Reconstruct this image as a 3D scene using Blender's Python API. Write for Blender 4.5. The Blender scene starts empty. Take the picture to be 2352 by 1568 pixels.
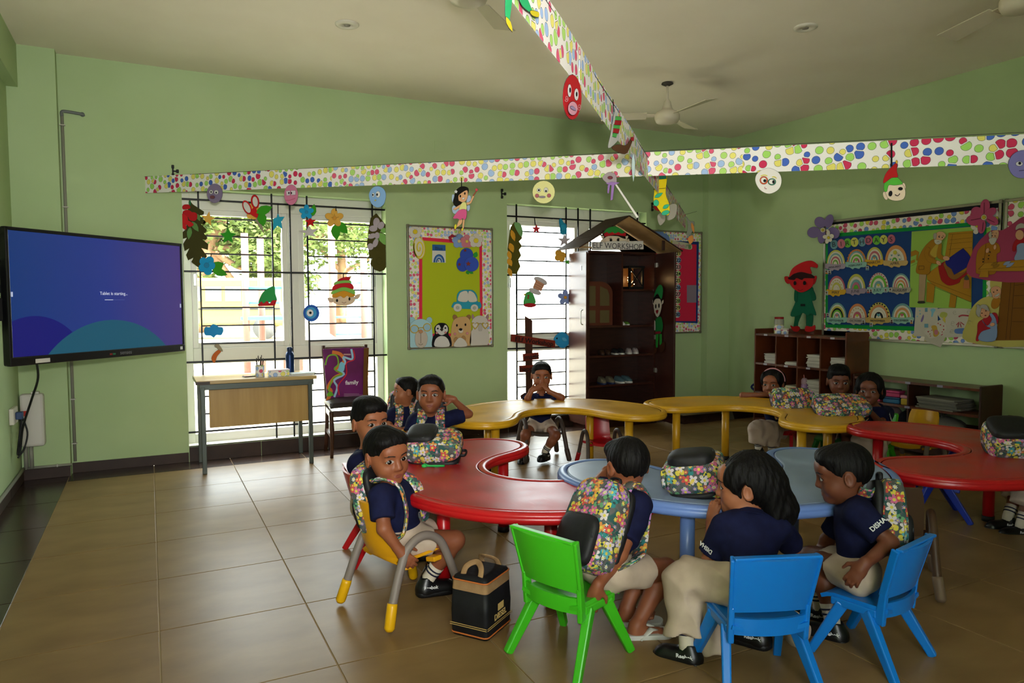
import bpy, bmesh, math, random
import numpy as np
from mathutils import Vector, Matrix
random.seed(7)
SC = bpy.context.scene
COL = SC.collection
# ---------------------------------------------------------------- camera
CAMH, FPX = 1.42, 1645.0
YAW, PIT, ROL = math.radians(26.85), math.radians(3.24), math.radians(-.217)
_f = Vector((math.sin(YAW)*math.cos(PIT), math.cos(YAW)*math.cos(PIT), -math.sin(PIT)))
_r0 = Vector((math.cos(YAW), -math.sin(YAW), 0)); _u0 = _r0.cross(_f)
CR = math.cos(ROL)*_r0 + math.sin(ROL)*_u0
CU = -math.sin(ROL)*_r0 + math.cos(ROL)*_u0
CF = _f
CO = Vector((0, 0, CAMH))
cd = bpy.data.cameras.new('camera'); cam = bpy.data.objects.new('camera', cd); COL.objects.link(cam)
cd.sensor_width = 36; cd.lens = FPX/2352*36; cd.clip_start = .02; cd.clip_end = 300
cam.matrix_world = Matrix((( CR.x, CU.x, -CF.x, 0), (CR.y, CU.y, -CF.y, 0), (CR.z, CU.z, -CF.z, CAMH), (0, 0, 0, 1)))
SC.camera = cam
# ---------------------------------------------------------------- light
wd = bpy.data.worlds.new('sky'); SC.world = wd; wd.use_nodes = True
_bg = wd.node_tree.nodes['Background']; _bg.inputs[0].default_value = (.93, .97, 1, 1); _bg.inputs[1].default_value = 10.5
def add_light(name, kind, loc, energy, color, target=None, **kw):
    l = bpy.data.lights.new(name, kind); l.energy = energy; l.color = color
    for k, v in kw.items(): setattr(l, k, v)
    o = bpy.data.objects.new(name, l); COL.objects.link(o); o.location = loc
    if target is not None: o.rotation_euler = (Vector(target)-Vector(loc)).to_track_quat('-Z', 'Y').to_euler()
    return o
add_light('sun', 'SUN', (16, 4, 22), 34.0, (1, .95, .86), (2, 14, 0), angle=.02)
# daylight enters through the two windows in view and a window in the rear wall (portals only guide the sampling of the sky)
def portal(name, loc, target, w, h):
    o = add_light(name, 'AREA', loc, 1, (1, 1, 1), target, shape='RECTANGLE', size=w, size_y=h); o.data.cycles.is_portal = True
portal('window_portal_a', (1.2, 7.2, 1.28), (1.2, 0, 1.28), 1.83, 2.28)
portal('window_portal_b', (4.38, 7.2, 1.3), (4.38, 0, 1.3), 1.85, 2.33)
portal('rear_window_portal', (-.05, -1.72, 1.55), (-.05, 5, 1.55), 1.5, 2.1)
add_light('camera_flash', 'SPOT', (.02, -.04, CAMH+.19), 340, (1, .97, .9), (1.7, 6.0, 3.0), spot_size=math.radians(100), spot_blend=1.0, shadow_soft_size=.04)
SC.view_settings.view_transform = 'Standard'; SC.view_settings.look = 'None'
SC.view_settings.gamma = 1; SC.view_settings.use_curve_mapping = False
SC.view_settings.exposure = 0.2
SC.cycles.max_bounces = 5; SC.cycles.diffuse_bounces = 3; SC.cycles.glossy_bounces = 2
SC.cycles.transmission_bounces = 4; SC.cycles.transparent_max_bounces = 8
SC.cycles.caustics_reflective = False; SC.cycles.caustics_refractive = False
SC.cycles.sample_clamp_indirect = 6
SC.cycles.use_denoising = True
SC.cycles.use_adaptive_sampling = True; SC.cycles.adaptive_threshold = .09; SC.cycles.adaptive_min_samples = 16
# ---------------------------------------------------------------- projection helpers (photo pixel -> point on a real plane)
def ray(x, y): return CR*((x-1176)/FPX) - CU*((y-784)/FPX) + CF
def on_plane(x, y, p, n):
    d = ray(x, y); n = Vector(n); return CO + d*((Vector(p)-CO).dot(n)/d.dot(n))
def J(x, y, d): return CO + ray(x, y)*d
# ---------------------------------------------------------------- materials
def lin(h):
    if isinstance(h, (tuple, list)): return tuple(h)[:3]
    v = [int(h[i:i+2], 16)/255 for i in (0, 2, 4)]
    return tuple(c/12.92 if c <= .04045 else ((c+.055)/1.055)**2.4 for c in v)
_M = {}
def M(h, rough=.6, metal=0., spec=.4, coat=0., emit=None, estr=1., trans=0.):
    key = (h, rough, metal, spec, coat, emit, estr, trans)
    if key in _M: return _M[key]
    m = bpy.data.materials.new('paint_'+str(h)); m.use_nodes = True
    b = m.node_tree.nodes['Principled BSDF']; c = lin(h)
    b.inputs['Base Color'].default_value = (*c, 1); b.inputs['Roughness'].default_value = rough
    b.inputs['Metallic'].default_value = metal; b.inputs['Specular IOR Level'].default_value = spec
    if coat: b.inputs['Coat Weight'].default_value = coat
    if emit: b.inputs['Emission Color'].default_value = (*lin(emit), 1); b.inputs['Emission Strength'].default_value = estr
    m.diffuse_color = (*c, 1); _M[key] = m; return m
class NT:
    def __init__(s, name, rough=.6, spec=.4):
        s.m = bpy.data.materials.new(name); s.m.use_nodes = True; s.t = s.m.node_tree
        s.b = s.t.nodes['Principled BSDF']; s.b.inputs['Roughness'].default_value = rough; s.b.inputs['Specular IOR Level'].default_value = spec
    def n(s, typ, ins=None, **kw):
        x = s.t.nodes.new(typ)
        for k, v in kw.items(): setattr(x, k, v)
        for k, v in (ins or {}).items(): s.put(x.inputs[k], v)
        return x
    def put(s, sock, v):
        if isinstance(v, bpy.types.NodeSocket): s.t.links.new(v, sock)
        elif isinstance(v, bpy.types.Node): s.t.links.new(v.outputs[0], sock)
        else: sock.default_value = v
    def math(s, op, a, b=None, c=None):
        x = s.t.nodes.new('ShaderNodeMath'); x.operation = op
        for i, v in enumerate((a, b, c)):
            if v is not None: s.put(x.inputs[i], v)
        return x.outputs[0]
    def mix(s, f, a, b):
        x = s.t.nodes.new('ShaderNodeMix'); x.data_type = 'RGBA'
        s.put(x.inputs[0], f)
        for i, v in ((6, a), (7, b)): s.put(x.inputs[i], (*lin(v), 1) if isinstance(v, (str, tuple)) else v)
        return x.outputs[2]
    def ramp(s, f, stops, const=False):
        x = s.t.nodes.new('ShaderNodeValToRGB'); s.put(x.inputs[0], f); e = x.color_ramp.elements
        if const: x.color_ramp.interpolation = 'CONSTANT'
        while len(e) < len(stops): e.new(1)
        for i, (p, c) in enumerate(stops): e[i].position = p; e[i].color = (*lin(c), 1)
        return x.outputs[0]
    def noise(s, scale, det=3, vec=None, rough=.5):
        x = s.n('ShaderNodeTexNoise', {'Scale': scale, 'Detail': det, 'Roughness': rough}); 
        if vec is not None: s.put(x.inputs['Vector'], vec)
        return x.outputs[0]
    def obj(s): return s.n('ShaderNodeTexCoord').outputs['Object']
    def uv(s): return s.n('ShaderNodeTexCoord').outputs['UV']
    def bump(s, h, strength=.2, dist=.002):
        x = s.n('ShaderNodeBump', {'Strength': strength, 'Distance': dist, 'Height': h}); s.put(s.b.inputs['Normal'], x)
    def col(s, v): s.put(s.b.inputs['Base Color'], (*lin(v), 1) if isinstance(v, (str, tuple)) else v); return s
def noisy(name, a, b, scale, rough=.6, spec=.4, bump=0., bscale=None, stretch=None, det=4, lo=.35, hi=.65, bd=.002):
    t = NT(name, rough, spec); v = t.obj()
    if stretch: v = t.n('ShaderNodeMapping', {'Vector': v, 'Scale': stretch}).outputs[0]
    f = t.noise(scale, det, v); t.col(t.ramp(f, [(lo, a), (hi, b)]))
    if bump: t.bump(t.noise(bscale or scale*4, 3, v), bump, bd)
    return t.m
def dots_mat(name, scale, paper='f3ece6', stops=('e2607f', 'a9c3ec', 'b8e07a', 'efe47c')):
    t = NT(name, .75, .15); v = t.uv()
    vo = t.n('ShaderNodeTexVoronoi', {'Vector': v, 'Scale': scale, 'Randomness': .72}, voronoi_dimensions='2D')
    ve = t.n('ShaderNodeTexVoronoi', {'Vector': v, 'Scale': scale, 'Randomness': .72}, voronoi_dimensions='2D', feature='DISTANCE_TO_EDGE')
    sp = t.n('ShaderNodeSeparateColor', {0: vo.outputs['Color']})
    rad = t.math('MULTIPLY_ADD', sp.outputs[1], .2, .3)
    e = t.math('MINIMUM', t.math('SUBTRACT', rad, vo.outputs['Distance']), t.math('SUBTRACT', ve.outputs['Distance'], .045))
    c = t.ramp(sp.outputs[0], [(0, stops[0]), (.28, stops[1]), (.5, stops[2]), (.75, stops[3])], True)
    x = t.mix(t.math('GREATER_THAN', e, 0.), paper, '2a3038'); x = t.mix(t.math('GREATER_THAN', e, .03), x, c)
    t.col(x); return t.m
def floral_mat():
    t = NT('floral_print_fabric', .85, .15); uv = t.uv(); last = None
    n = t.noise(14, 2, uv)
    base = t.ramp(n, [(.4, '4d5250'), (.55, '6b6664'), (.62, '2f5a58')])
    def layer(base, scale, seed, petals, r0, amp, stops, centre, cov):
        mp = t.n('ShaderNodeMapping', {'Vector': uv, 'Location': (seed, seed*.7, 0)}).outputs[0]
        vo = t.n('ShaderNodeTexVoronoi', {'Vector': mp, 'Scale': scale, 'Randomness': .85}, voronoi_dimensions='2D')
        mul = t.n('ShaderNodeVectorMath', {0: mp, 1: (scale, scale, scale)}, operation='MULTIPLY').outputs[0]
        # position output is in unscaled texture space
        dv = t.n('ShaderNodeVectorMath', {0: mp, 1: vo.outputs['Position']}, operation='SUBTRACT').outputs[0]
        sx = t.n('ShaderNodeSeparateXYZ', {0: dv}); sc = t.n('ShaderNodeSeparateColor', {0: vo.outputs['Color']})
        ang = t.math('ARCTAN2', sx.outputs[1], sx.outputs[0])
        ang = t.math('MULTIPLY_ADD', ang, petals, t.math('MULTIPLY', sc.outputs[2], 6.28))
        rr = t.math('MULTIPLY_ADD', t.math('ABSOLUTE', t.math('COSINE', t.math('MULTIPLY', ang, .5))), amp, r0)
        d = t.math('SUBTRACT', rr, vo.outputs['Distance'])
        on = t.math('MULTIPLY', t.math('GREATER_THAN', d, 0), t.math('LESS_THAN', sc.outputs[1], cov))
        c = t.ramp(sc.outputs[0], stops, True)
        x = t.mix(on, base, c)
        x = t.mix(t.math('MULTIPLY', t.math('LESS_THAN', vo.outputs['Distance'], .13), t.math('LESS_THAN', sc.outputs[1], cov)), x, centre)
        return x
    x = layer(base, 26, 3.1, 2, .06, .5, [(0, '1d5a55'), (.3, '6fae78'), (.5, '2f8a88'), (.75, 'e8d84c')], '2a4a48', .9)
    x = layer(x, 21, 9.7, 5, .2, .28, [(0, 'e0574e'), (.2, 'c98bd0'), (.38, 'f0a04c'), (.52, 'ecdfe2'), (.68, '5fb7c4'), (.84, 'e0709f')], 'f0dc5a', .78)
    x = layer(x, 40, 5.3, 7, .1, .3, [(0, 'f2efe9'), (.35, 'b79bd8'), (.6, 'e85a48'), (.8, 'ffd35e')], 'f4e36a', .4)
    x = t.mix(.28, x, '3c4443'); t.col(x); t.bump(t.noise(900, 1, uv), .15, .0006); return t.m
# ---------------------------------------------------------------- mesh builder
def box_uv(me):
    if not me.polygons: return
    n = len(me.polygons); no = np.zeros(n*3, np.float32); me.polygons.foreach_get('normal', no); no = no.reshape(-1, 3)
    tot = np.zeros(n, np.int32); me.polygons.foreach_get('loop_total', tot)
    li = np.zeros(len(me.loops), np.int32); me.loops.foreach_get('vertex_index', li)
    co = np.zeros(len(me.vertices)*3, np.float32); me.vertices.foreach_get('co', co); co = co.reshape(-1, 3)[li]
    ax = np.repeat(np.abs(no).argmax(1), tot)
    u = np.where(ax == 0, co[:, 1], co[:, 0]); v = np.where(ax == 2, co[:, 1], co[:, 2])
    lay = me.uv_layers.new(name='UVMap'); lay.data.foreach_set('uv', np.stack([u, v], 1).ravel().astype(np.float32))
class MB:
    def __init__(s): s.v = []; s.f = []; s.mi = []; s.sm = []
    def add(s, vs, fs, mi=0, sm=False):
        o = len(s.v); s.v += [tuple(p) for p in vs]
        for f in fs: s.f.append([i+o for i in f]); s.mi.append(mi); s.sm.append(sm)
        return s
    def box(s, c, d, mi=0, R=None):
        x, y, z = (k/2 for k in d); c = Vector(c)
        vs = [Vector((a*x, b*y, e*z)) for a in (-1, 1) for b in (-1, 1) for e in (-1, 1)]
        if R is not None: vs = [R @ p for p in vs]
        return s.add([p+c for p in vs], [(0, 1, 3, 2), (4, 6, 7, 5), (0, 4, 5, 1), (2, 3, 7, 6), (0, 2, 6, 4), (1, 5, 7, 3)], mi)
    def bb(s, a, b, mi=0): return s.box([(a[i]+b[i])/2 for i in range(3)], [abs(b[i]-a[i]) for i in range(3)], mi)
    def bar(s, p, q, w, h, w2=None, h2=None, up=(0, 0, 1), mi=0):
        p, q = Vector(p), Vector(q); d = (q-p).normalized(); sd = d.cross(Vector(up))
        if sd.length < 1e-4: sd = d.cross(Vector((1, 0, 0)))
        sd.normalize(); u = sd.cross(d); w2 = w if w2 is None else w2; h2 = h if h2 is None else h2
        vs = [o+sd*(a*x/2)+u*(b*y/2) for o, x, y in ((p, w, h), (q, w2, h2)) for a, b in ((-1, -1), (1, -1), (1, 1), (-1, 1))]
        return s.add(vs, [(3, 2, 1, 0), (4, 5, 6, 7), (0, 1, 5, 4), (1, 2, 6, 5), (2, 3, 7, 6), (3, 0, 4, 7)], mi)
    def tube(s, pts, r, n=10, mi=0, cap=True, flat=1.0, up=(0, 0, 1), closed=False):
        pts = [Vector(p) for p in pts]; N = len(pts); rs = r if isinstance(r, (list, tuple)) else [r]*N; o = len(s.v); pu = None
        for i, p in enumerate(pts):
            if closed: d = pts[(i+1) % N]-pts[i-1]
            else: d = pts[min(i+1, N-1)]-pts[max(i-1, 0)]
            d.normalize()
            if pu is None:
                a = d.cross(Vector(up)); 
                if a.length < 1e-3: a = d.cross(Vector((1, 0, 0)))
            else: a = pu - d*pu.dot(d)
            a.normalize(); pu = a; b = a.cross(d)
            for k in range(n):
                t = 2*math.pi*k/n; s.v.append(tuple(p + a*(math.cos(t)*rs[i]) + b*(math.sin(t)*rs[i]*flat)))
        for i in range(N if closed else N-1):
            for k in range(n):
                j = (i+1) % N
                s.f.append([o+i*n+k, o+i*n+(k+1) % n, o+j*n+(k+1) % n, o+j*n+k]); s.mi.append(mi); s.sm.append(True)
        if cap and not closed:
            s.f.append([o+k for k in range(n)][::-1]); s.f.append([o+(N-1)*n+k for k in range(n)]); s.mi += [mi, mi]; s.sm += [False, False]
        return s
    def lathe(s, prof, c=(0, 0, 0), n=24, mi=0, sm=True, R=None):
        c = Vector(c); vs = []
        for r, z in prof:
            for k in range(n):
                t = 2*math.pi*k/n; p = Vector((r*math.cos(t), r*math.sin(t), z)); vs.append((R @ p if R is not None else p)+c)
        fs = [(i*n+k, i*n+(k+1) % n, (i+1)*n+(k+1) % n, (i+1)*n+k) for i in range(len(prof)-1) for k in range(n)]
        s.add(vs, fs, mi, sm)
        if prof[0][0] > 1e-5: s.add(vs[:n], [tuple(range(n))[::-1]], mi)
        if prof[-1][0] > 1e-5: s.add(vs[-n:], [tuple(range(n))], mi)
        return s
    def prism(s, poly, z0, z1, mi=0, T=None, mi_side=None, bev=0):
        a = sum(poly[i-1][0]*poly[i][1]-poly[i][0]*poly[i-1][1] for i in range(len(poly)))
        if a < 0: poly = poly[::-1]
        n = len(poly); T = T or (lambda p: p)
        vs = [T(Vector((x, y, z))) for z in (z0, z1) for x, y in poly]
        s.add(vs, [tuple(range(n))[::-1], tuple(range(n, 2*n))], mi)
        return s.add(vs, [(i, (i+1) % n, n+(i+1) % n, n+i) for i in range(n)], mi if mi_side is None else mi_side)
    def sheet(s, fn, nu, nv, th, mi=0, sm=True):
        """thick curved sheet: fn(u,v)->point; thickness along the surface normal"""
        P = [[Vector(fn(i/nu, j/nv)) for j in range(nv+1)] for i in range(nu+1)]; vs = []
        Nn = {}
        for i in range(nu+1):
            for j in range(nv+1):
                a = P[min(i+1, nu)][j]-P[max(i-1, 0)][j]; b = P[i][min(j+1, nv)]-P[i][max(j-1, 0)]; Nn[i, j] = a.cross(b).normalized()
        for sg in (.5, -.5):
            for i in range(nu+1):
                for j in range(nv+1): vs.append(P[i][j]+Nn[i, j]*th*sg)
        W = nv+1; o = (nu+1)*W; fs = []
        for i in range(nu):
            for j in range(nv):
                a, b, c, d = i*W+j, (i+1)*W+j, (i+1)*W+j+1, i*W+j+1
                fs += [(a, b, c, d), (o+d, o+c, o+b, o+a)]
        s.add(vs, fs, mi, sm); rim = [i*W for i in range(nu+1)]+[nu*W+j for j in range(1, W)]+[i*W+nv for i in range(nu-1, -1, -1)]+[j for j in range(nv-1, 0, -1)]
        e = [(rim[(k+1) % len(rim)], rim[k], o+rim[k], o+rim[(k+1) % len(rim)]) for k in range(len(rim))]
        return s.add(vs, e, mi, False)
    def build(s, name, mats, parent=None, uv=False, bevel=0, subd=0, loc=None):
        me = bpy.data.meshes.new(name); me.from_pydata(s.v, [], s.f)
        mats = mats if isinstance(mats, (list, tuple)) else [mats]
        for m in mats: me.materials.append(m)
        me.polygons.foreach_set('material_index', s.mi); me.polygons.foreach_set('use_smooth', s.sm); me.update()
        if uv: box_uv(me)
        o = bpy.data.objects.new(name, me); COL.objects.link(o)
        if parent is not None: o.parent = parent
        if loc is not None: o.location = loc
        if bevel:
            md = o.modifiers.new('bevel', 'BEVEL'); md.width = bevel; md.segments = 2; md.limit_method = 'ANGLE'; md.angle_limit = .7
        if subd:
            md = o.modifiers.new('sub', 'SUBSURF'); md.levels = subd; md.render_levels = subd
        return o
def tag(o, label, cat, group=None, kind=None):
    if label: o['label'] = label
    if cat: o['category'] = cat
    if group: o['group'] = group
    if kind: o['kind'] = kind
    return o
def thing(name, label, cat, loc=(0, 0, 0), rot=0, group=None, mw=None):
    o = bpy.data.objects.new(name, None); COL.objects.link(o); o.empty_display_size = .05
    if mw is not None: o.matrix_world = mw
    else: o.location = loc; o.rotation_euler = (0, 0, rot)
    return tag(o, label, cat, group)
def copy_tree(o, parent=None):
    c = o.copy(); COL.objects.link(c); c.parent = parent
    for ch in list(o.children): copy_tree(ch, c)
    return c
def spl(P, n=6, closed=True):
    P = [Vector((p[0], p[1], p[2] if len(p) > 2 else 0)) for p in P]; N = len(P); o = []
    for i in range(N if closed else N-1):
        if closed: p0, p1, p2, p3 = P[i-1], P[i], P[(i+1) % N], P[(i+2) % N]
        else: p0, p1, p2, p3 = P[max(i-1, 0)], P[i], P[i+1], P[min(i+2, N-1)]
        for k in range(n):
            t = k/n; o.append(.5*((2*p1)+(p2-p0)*t+(2*p0-5*p1+4*p2-p3)*t*t+(3*p1-p0-3*p2+p3)*t**3))
    if not closed: o.append(P[-1])
    return o
def xy(P): return [(p[0], p[1]) for p in P]
# ---------------------------------------------------------------- flat paper things on a plane
class Pl:
    def __init__(s, o, ux, uy):
        s.o, s.ux, s.uy = Vector(o), Vector(ux).normalized(), Vector(uy).normalized(); s.n = s.ux.cross(s.uy)
    def px(s, x, y):
        p = on_plane(x, y, s.o, s.n)-s.o; return p.dot(s.ux), p.dot(s.uy)
    def mw(s, a, b, z=0):
        p = s.o+s.ux*a+s.uy*b+s.n*z
        return Matrix(((s.ux.x, s.uy.x, s.n.x, p.x), (s.ux.y, s.uy.y, s.n.y, p.y), (s.ux.z, s.uy.z, s.n.z, p.z), (0, 0, 0, 1)))
def E(cx, cy, rx, ry=None, rot=0, n=20, a0=0, a1=360):
    ry = rx if ry is None else ry; c, s = math.cos(math.radians(rot)), math.sin(math.radians(rot)); o = []
    full = a1-a0 >= 360
    for k in range(n if full else n+1):
        t = math.radians(a0+(a1-a0)*k/n); x, y = rx*math.cos(t), ry*math.sin(t); o.append((cx+c*x-s*y, cy+s*x+c*y))
    return o
def S(cx, cy, R, r, n=5, rot=-90):
    return [(cx+(R if k % 2 == 0 else r)*math.cos(math.radians(rot+180*k/n)), cy+(R if k % 2 == 0 else r)*math.sin(math.radians(rot+180*k/n))) for k in range(2*n)]
def Rc(x0, y0, x1, y1): return [(x0, y0), (x1, y0), (x1, y1), (x0, y1)]
def LF(x0, y0, x1, y1, w):
    dx, dy = x1-x0, y1-y0; L = math.hypot(dx, dy); nx, ny = -dy/L, dx/L; pr = [(0, 0), (.15, .6), (.4, 1), (.7, .75), (1, 0)]
    a = [(x0+dx*t+nx*w/2*k, y0+dy*t+ny*w/2*k) for t, k in pr]; b = [(x0+dx*t-nx*w/2*k, y0+dy*t-ny*w/2*k) for t, k in pr[3:0:-1]]
    return a+b
def SP(*p): return xy(spl(p, 4))
def HT(cx, cy, r): return [(cx+r*x, cy+r*y) for x, y in ((0, -.35), (.3, -.75), (.75, -.75), (.95, -.3), (.6, .35), (0, 1), (-.6, .35), (-.95, -.3), (-.75, -.75), (-.3, -.75))]
def AR(cx, base, ro, ho, ri, hi, n=12):
    o = [(cx+ro*math.cos(math.pi*k/n), base-ho*math.sin(math.pi*k/n)) for k in range(n+1)]
    return o+[(cx+ri*math.cos(math.pi*k/n), base-hi*math.sin(math.pi*k/n)) for k in range(n, -1, -1)]
def K(w, *p): return ('k', w, list(p))
def KC(w, *p): return ('k', w, xy(spl(p, 4, False)))
def FL(cx, cy, R, n=5, w=None, rot=-90, fr=.55):
    w = w or R*.55
    return [E(cx+R*fr*math.cos(math.radians(rot+360*k/n)), cy+R*fr*math.sin(math.radians(rot+360*k/n)), R*(1-fr)*1.02, w*.62, rot+360*k/n, 14) for k in range(n)]
PAPER_T = .0014
def layer_mesh(pl, cr, c0, shape, z, t, ink=0, flat=True):
    x0, y0, s = cr
    def q(p): a, b = pl.px(x0+p[0]/s, y0+p[1]/s); return a-c0[0], b-c0[1]
    mb = MB()
    if isinstance(shape, tuple) and shape[0] == 'k':
        w = shape[1]; P = shape[2]; n = len(P); L, R = [], []
        for i in range(n):
            dx = P[min(i+1, n-1)][0]-P[max(i-1, 0)][0]; dy = P[min(i+1, n-1)][1]-P[max(i-1, 0)][1]; l = math.hypot(dx, dy) or 1
            L.append(q((P[i][0]-dy/l*w/2, P[i][1]+dx/l*w/2))); R.append(q((P[i][0]+dy/l*w/2, P[i][1]-dx/l*w/2)))
        vs = [(*p, zz) for zz in (z+t*.35, z) for p in L+R]; m = 2*n
        fs = [(i, i+1, n+i+1, n+i) for i in range(n-1)]+[(m+i, m+n+i, m+n+i+1, m+i+1) for i in range(n-1)]
        a, b, c = Vector(vs[0]), Vector(vs[1]), Vector(vs[n])
        if (b-a).cross(c-a).z < 0: fs = [f[::-1] for f in fs]
        mb.add(vs, fs)
    else:
        P = [q(p) for p in shape]
        if ink:
            a = sum(P[i-1][0]*P[i][1]-P[i][0]*P[i-1][1] for i in range(len(P)))
            if a < 0: P = P[::-1]
            Q = []
            for i in range(len(P)):
                ax, ay = P[i-1]; bx, by = P[(i+1) % len(P)]; dx, dy = bx-ax, by-ay; l = math.hypot(dx, dy) or 1
                Q.append((P[i][0]+dy/l*ink, P[i][1]-dx/l*ink))
            mb.prism(Q, z-t*.02, z+t*.7, 1)
        mb.prism(P, z, z+t, 0)
    return mb
def paper(pl, name, label, cat, layers, cr=(0, 0, 1), group=None, z=0., t=PAPER_T, ink=.0012, uvd=False, root=None, rough=.75):
    """layers: (part, colour|material, shapes, [ink]) ; one child mesh per shape, strokes of a layer joined"""
    first = layers[0][2][0]; first = first[2] if isinstance(first, tuple) and first[0] == 'k' else first
    x0, y0, s = cr; cx = sum(p[0] for p in first)/len(first); cy = sum(p[1] for p in first)/len(first)
    c0 = pl.px(x0+cx/s, y0+cy/s)
    if root is None:
        root = thing(name, label, cat, mw=pl.mw(c0[0], c0[1]), group=group); off = c0
    else:
        w = root.matrix_world.translation-pl.o; off = (w.dot(pl.ux), w.dot(pl.uy))
    zz = z
    for ly in layers:
        part, col, shapes = ly[:3]; k = ly[3] if len(ly) > 3 else ink
        m = col if isinstance(col, bpy.types.Material) else M(col, rough, 0, .2)
        st = MB()
        for sh in shapes:
            mb = layer_mesh(pl, cr, off, sh, zz, t, k)
            if isinstance(sh, tuple) and sh[0] == 'k':
                if len(shapes) > 7: st.add(mb.v, mb.f)
                else: mb.build(part, m, root)
            else: mb.build(part, [m, M('1c1c20', .8)], root, uv=uvd or not isinstance(col, str)); zz += t*.16
        if st.v: st.build(part, m, root)['kind'] = 'stuff'
        zz += t
    return root
def font_obj(name, s, size, ext, off, m, align='CENTER'):
    cu = bpy.data.curves.new(name, 'FONT'); cu.body = s; cu.align_x = align; cu.size = size; cu.extrude = ext; cu.offset = off; cu.resolution_u = 3
    tmp = bpy.data.objects.new(name, cu); COL.objects.link(tmp); bpy.context.view_layer.update()
    me = bpy.data.meshes.new_from_object(tmp); bpy.data.objects.remove(tmp); bpy.data.curves.remove(cu)
    me.materials.clear(); me.materials.append(m); me.name = name
    o = bpy.data.objects.new(name, me); COL.objects.link(o); return o
def text(s, root, pl, x, y, h, color, rot=0, z=.003, cr=(0, 0, 1), name='lettering', align='CENTER', sx=1., bold=0., ext=.0004):
    """h: letter height in crop pixels; the baseline centre sits at pixel x,y"""
    a = pl.px(cr[0]+x/cr[2], cr[1]+y/cr[2]); b = pl.px(cr[0]+x/cr[2], cr[1]+(y-h)/cr[2]); e = pl.px(cr[0]+(x+h)/cr[2], cr[1]+y/cr[2])
    hm = math.hypot(b[0]-a[0], b[1]-a[1]); wm = math.hypot(e[0]-a[0], e[1]-a[1]); tilt = math.atan2(e[1]-a[1], e[0]-a[0])*0
    o = font_obj(name, s, hm/.72, ext, bold*hm, M(color, .7) if isinstance(color, str) else color, align); o.parent = root
    w = pl.o+pl.ux*a[0]+pl.uy*a[1]+pl.n*z
    L = root.matrix_world.inverted() @ pl.mw(a[0], a[1], z) @ Matrix.Rotation(math.radians(rot)+tilt, 4, 'Z') @ Matrix.Diagonal((sx*wm/hm if hm else 1, 1, 1, 1))
    o.matrix_local = L
    return o
# ================================================================ the room
YB, XR, XL, ZC, YR = 6.934, 6.53, -.94, 3.43, -1.6
WALL = noisy('green_wall_paint', 'adc390', 'b4c998', 1.3, .72, .25, .08, 60)
CEIL = noisy('ceiling_paint', 'efe5d2', 'f3ead8', 2, .85, .2, .05, 50)
TILE = noisy('beige_floor_tile', '7c613d', '94774e', 2.6, .37, .27, .05, 90, (1, 2.2, 1), 5, .3, .72)
BROWN = noisy('dark_brown_tile', '2f2019', '3d2a21', 5, .22, .5, .04, 60)
SKIRT = noisy('dark_brown_skirting', '2f2019', '3d2a21', 5, .5, .3, .04, 60)
GROUT = M('a8926e', .9)
UPVC = M('e6e4da', .35, 0, .5)
IRON = M('101112', .45, .3)
def struct(name, mb, m, parent=None, **k):
    o = mb.build(name, m, parent, **k)
    if parent is None: o['kind'] = 'structure'
    return o
def sempty(name):
    o = bpy.data.objects.new(name, None); COL.objects.link(o); o['kind'] = 'structure'; return o
# floor: screed + one object per tile
TX, TY, GAP = .62, .645, .0045
fl = struct('floor', MB().bb((XL, YR, -.12), (XR, YB, -.004)), GROUT)
def tiles(x0, x1, y0, y1, mt, nm, cache={}):
    k = (round(x1-x0, 3), round(y1-y0, 3), nm)
    if k not in cache:
        hx, hy = (x1-x0-GAP)/2, (y1-y0-GAP)/2; b = .0015
        o = MB().add([(sx*(hx-e), sy*(hy-e), z) for z, e in ((-.004, 0), (-.0012, 0), (0, b)) for sx, sy in ((-1, -1), (1, -1), (1, 1), (-1, 1))],
            [(8, 9, 10, 11)]+[(i+l, (i+1) % 4+l, (i+1) % 4+l+4, i+l+4) for l in (0, 4) for i in range(4)]).build(nm, mt, fl)
        cache[k] = o.data
    else: o = bpy.data.objects.new(nm, cache[k]); COL.objects.link(o); o.parent = fl
    o.location = ((x0+x1)/2, (y0+y1)/2, random.uniform(-.0003, .0003))
xs = [-.62+TX*i for i in range(12)]+[XR]
ys = [6.615-TY*i for i in range(13)]+[YR]
for i in range(len(xs)-1):
    for j in range(len(ys)-1):
        if xs[i+1]-xs[i] > .03: tiles(xs[i], xs[i+1], ys[j+1], ys[j], TILE, 'floor_tile')
    if xs[i+1]-xs[i] > .03: tiles(xs[i], xs[i+1], ys[0], YB, BROWN, 'border_tile')
for j in range(len(ys)-1): tiles(XL, xs[0], ys[j+1], ys[j], BROWN, 'border_tile')
tiles(XL, xs[0], ys[0], YB, BROWN, 'border_tile')
struct('ceiling', MB().bb((XL-.3, YR-.3, ZC), (XR+.3, YB+.3, ZC+.2)), CEIL)
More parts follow.
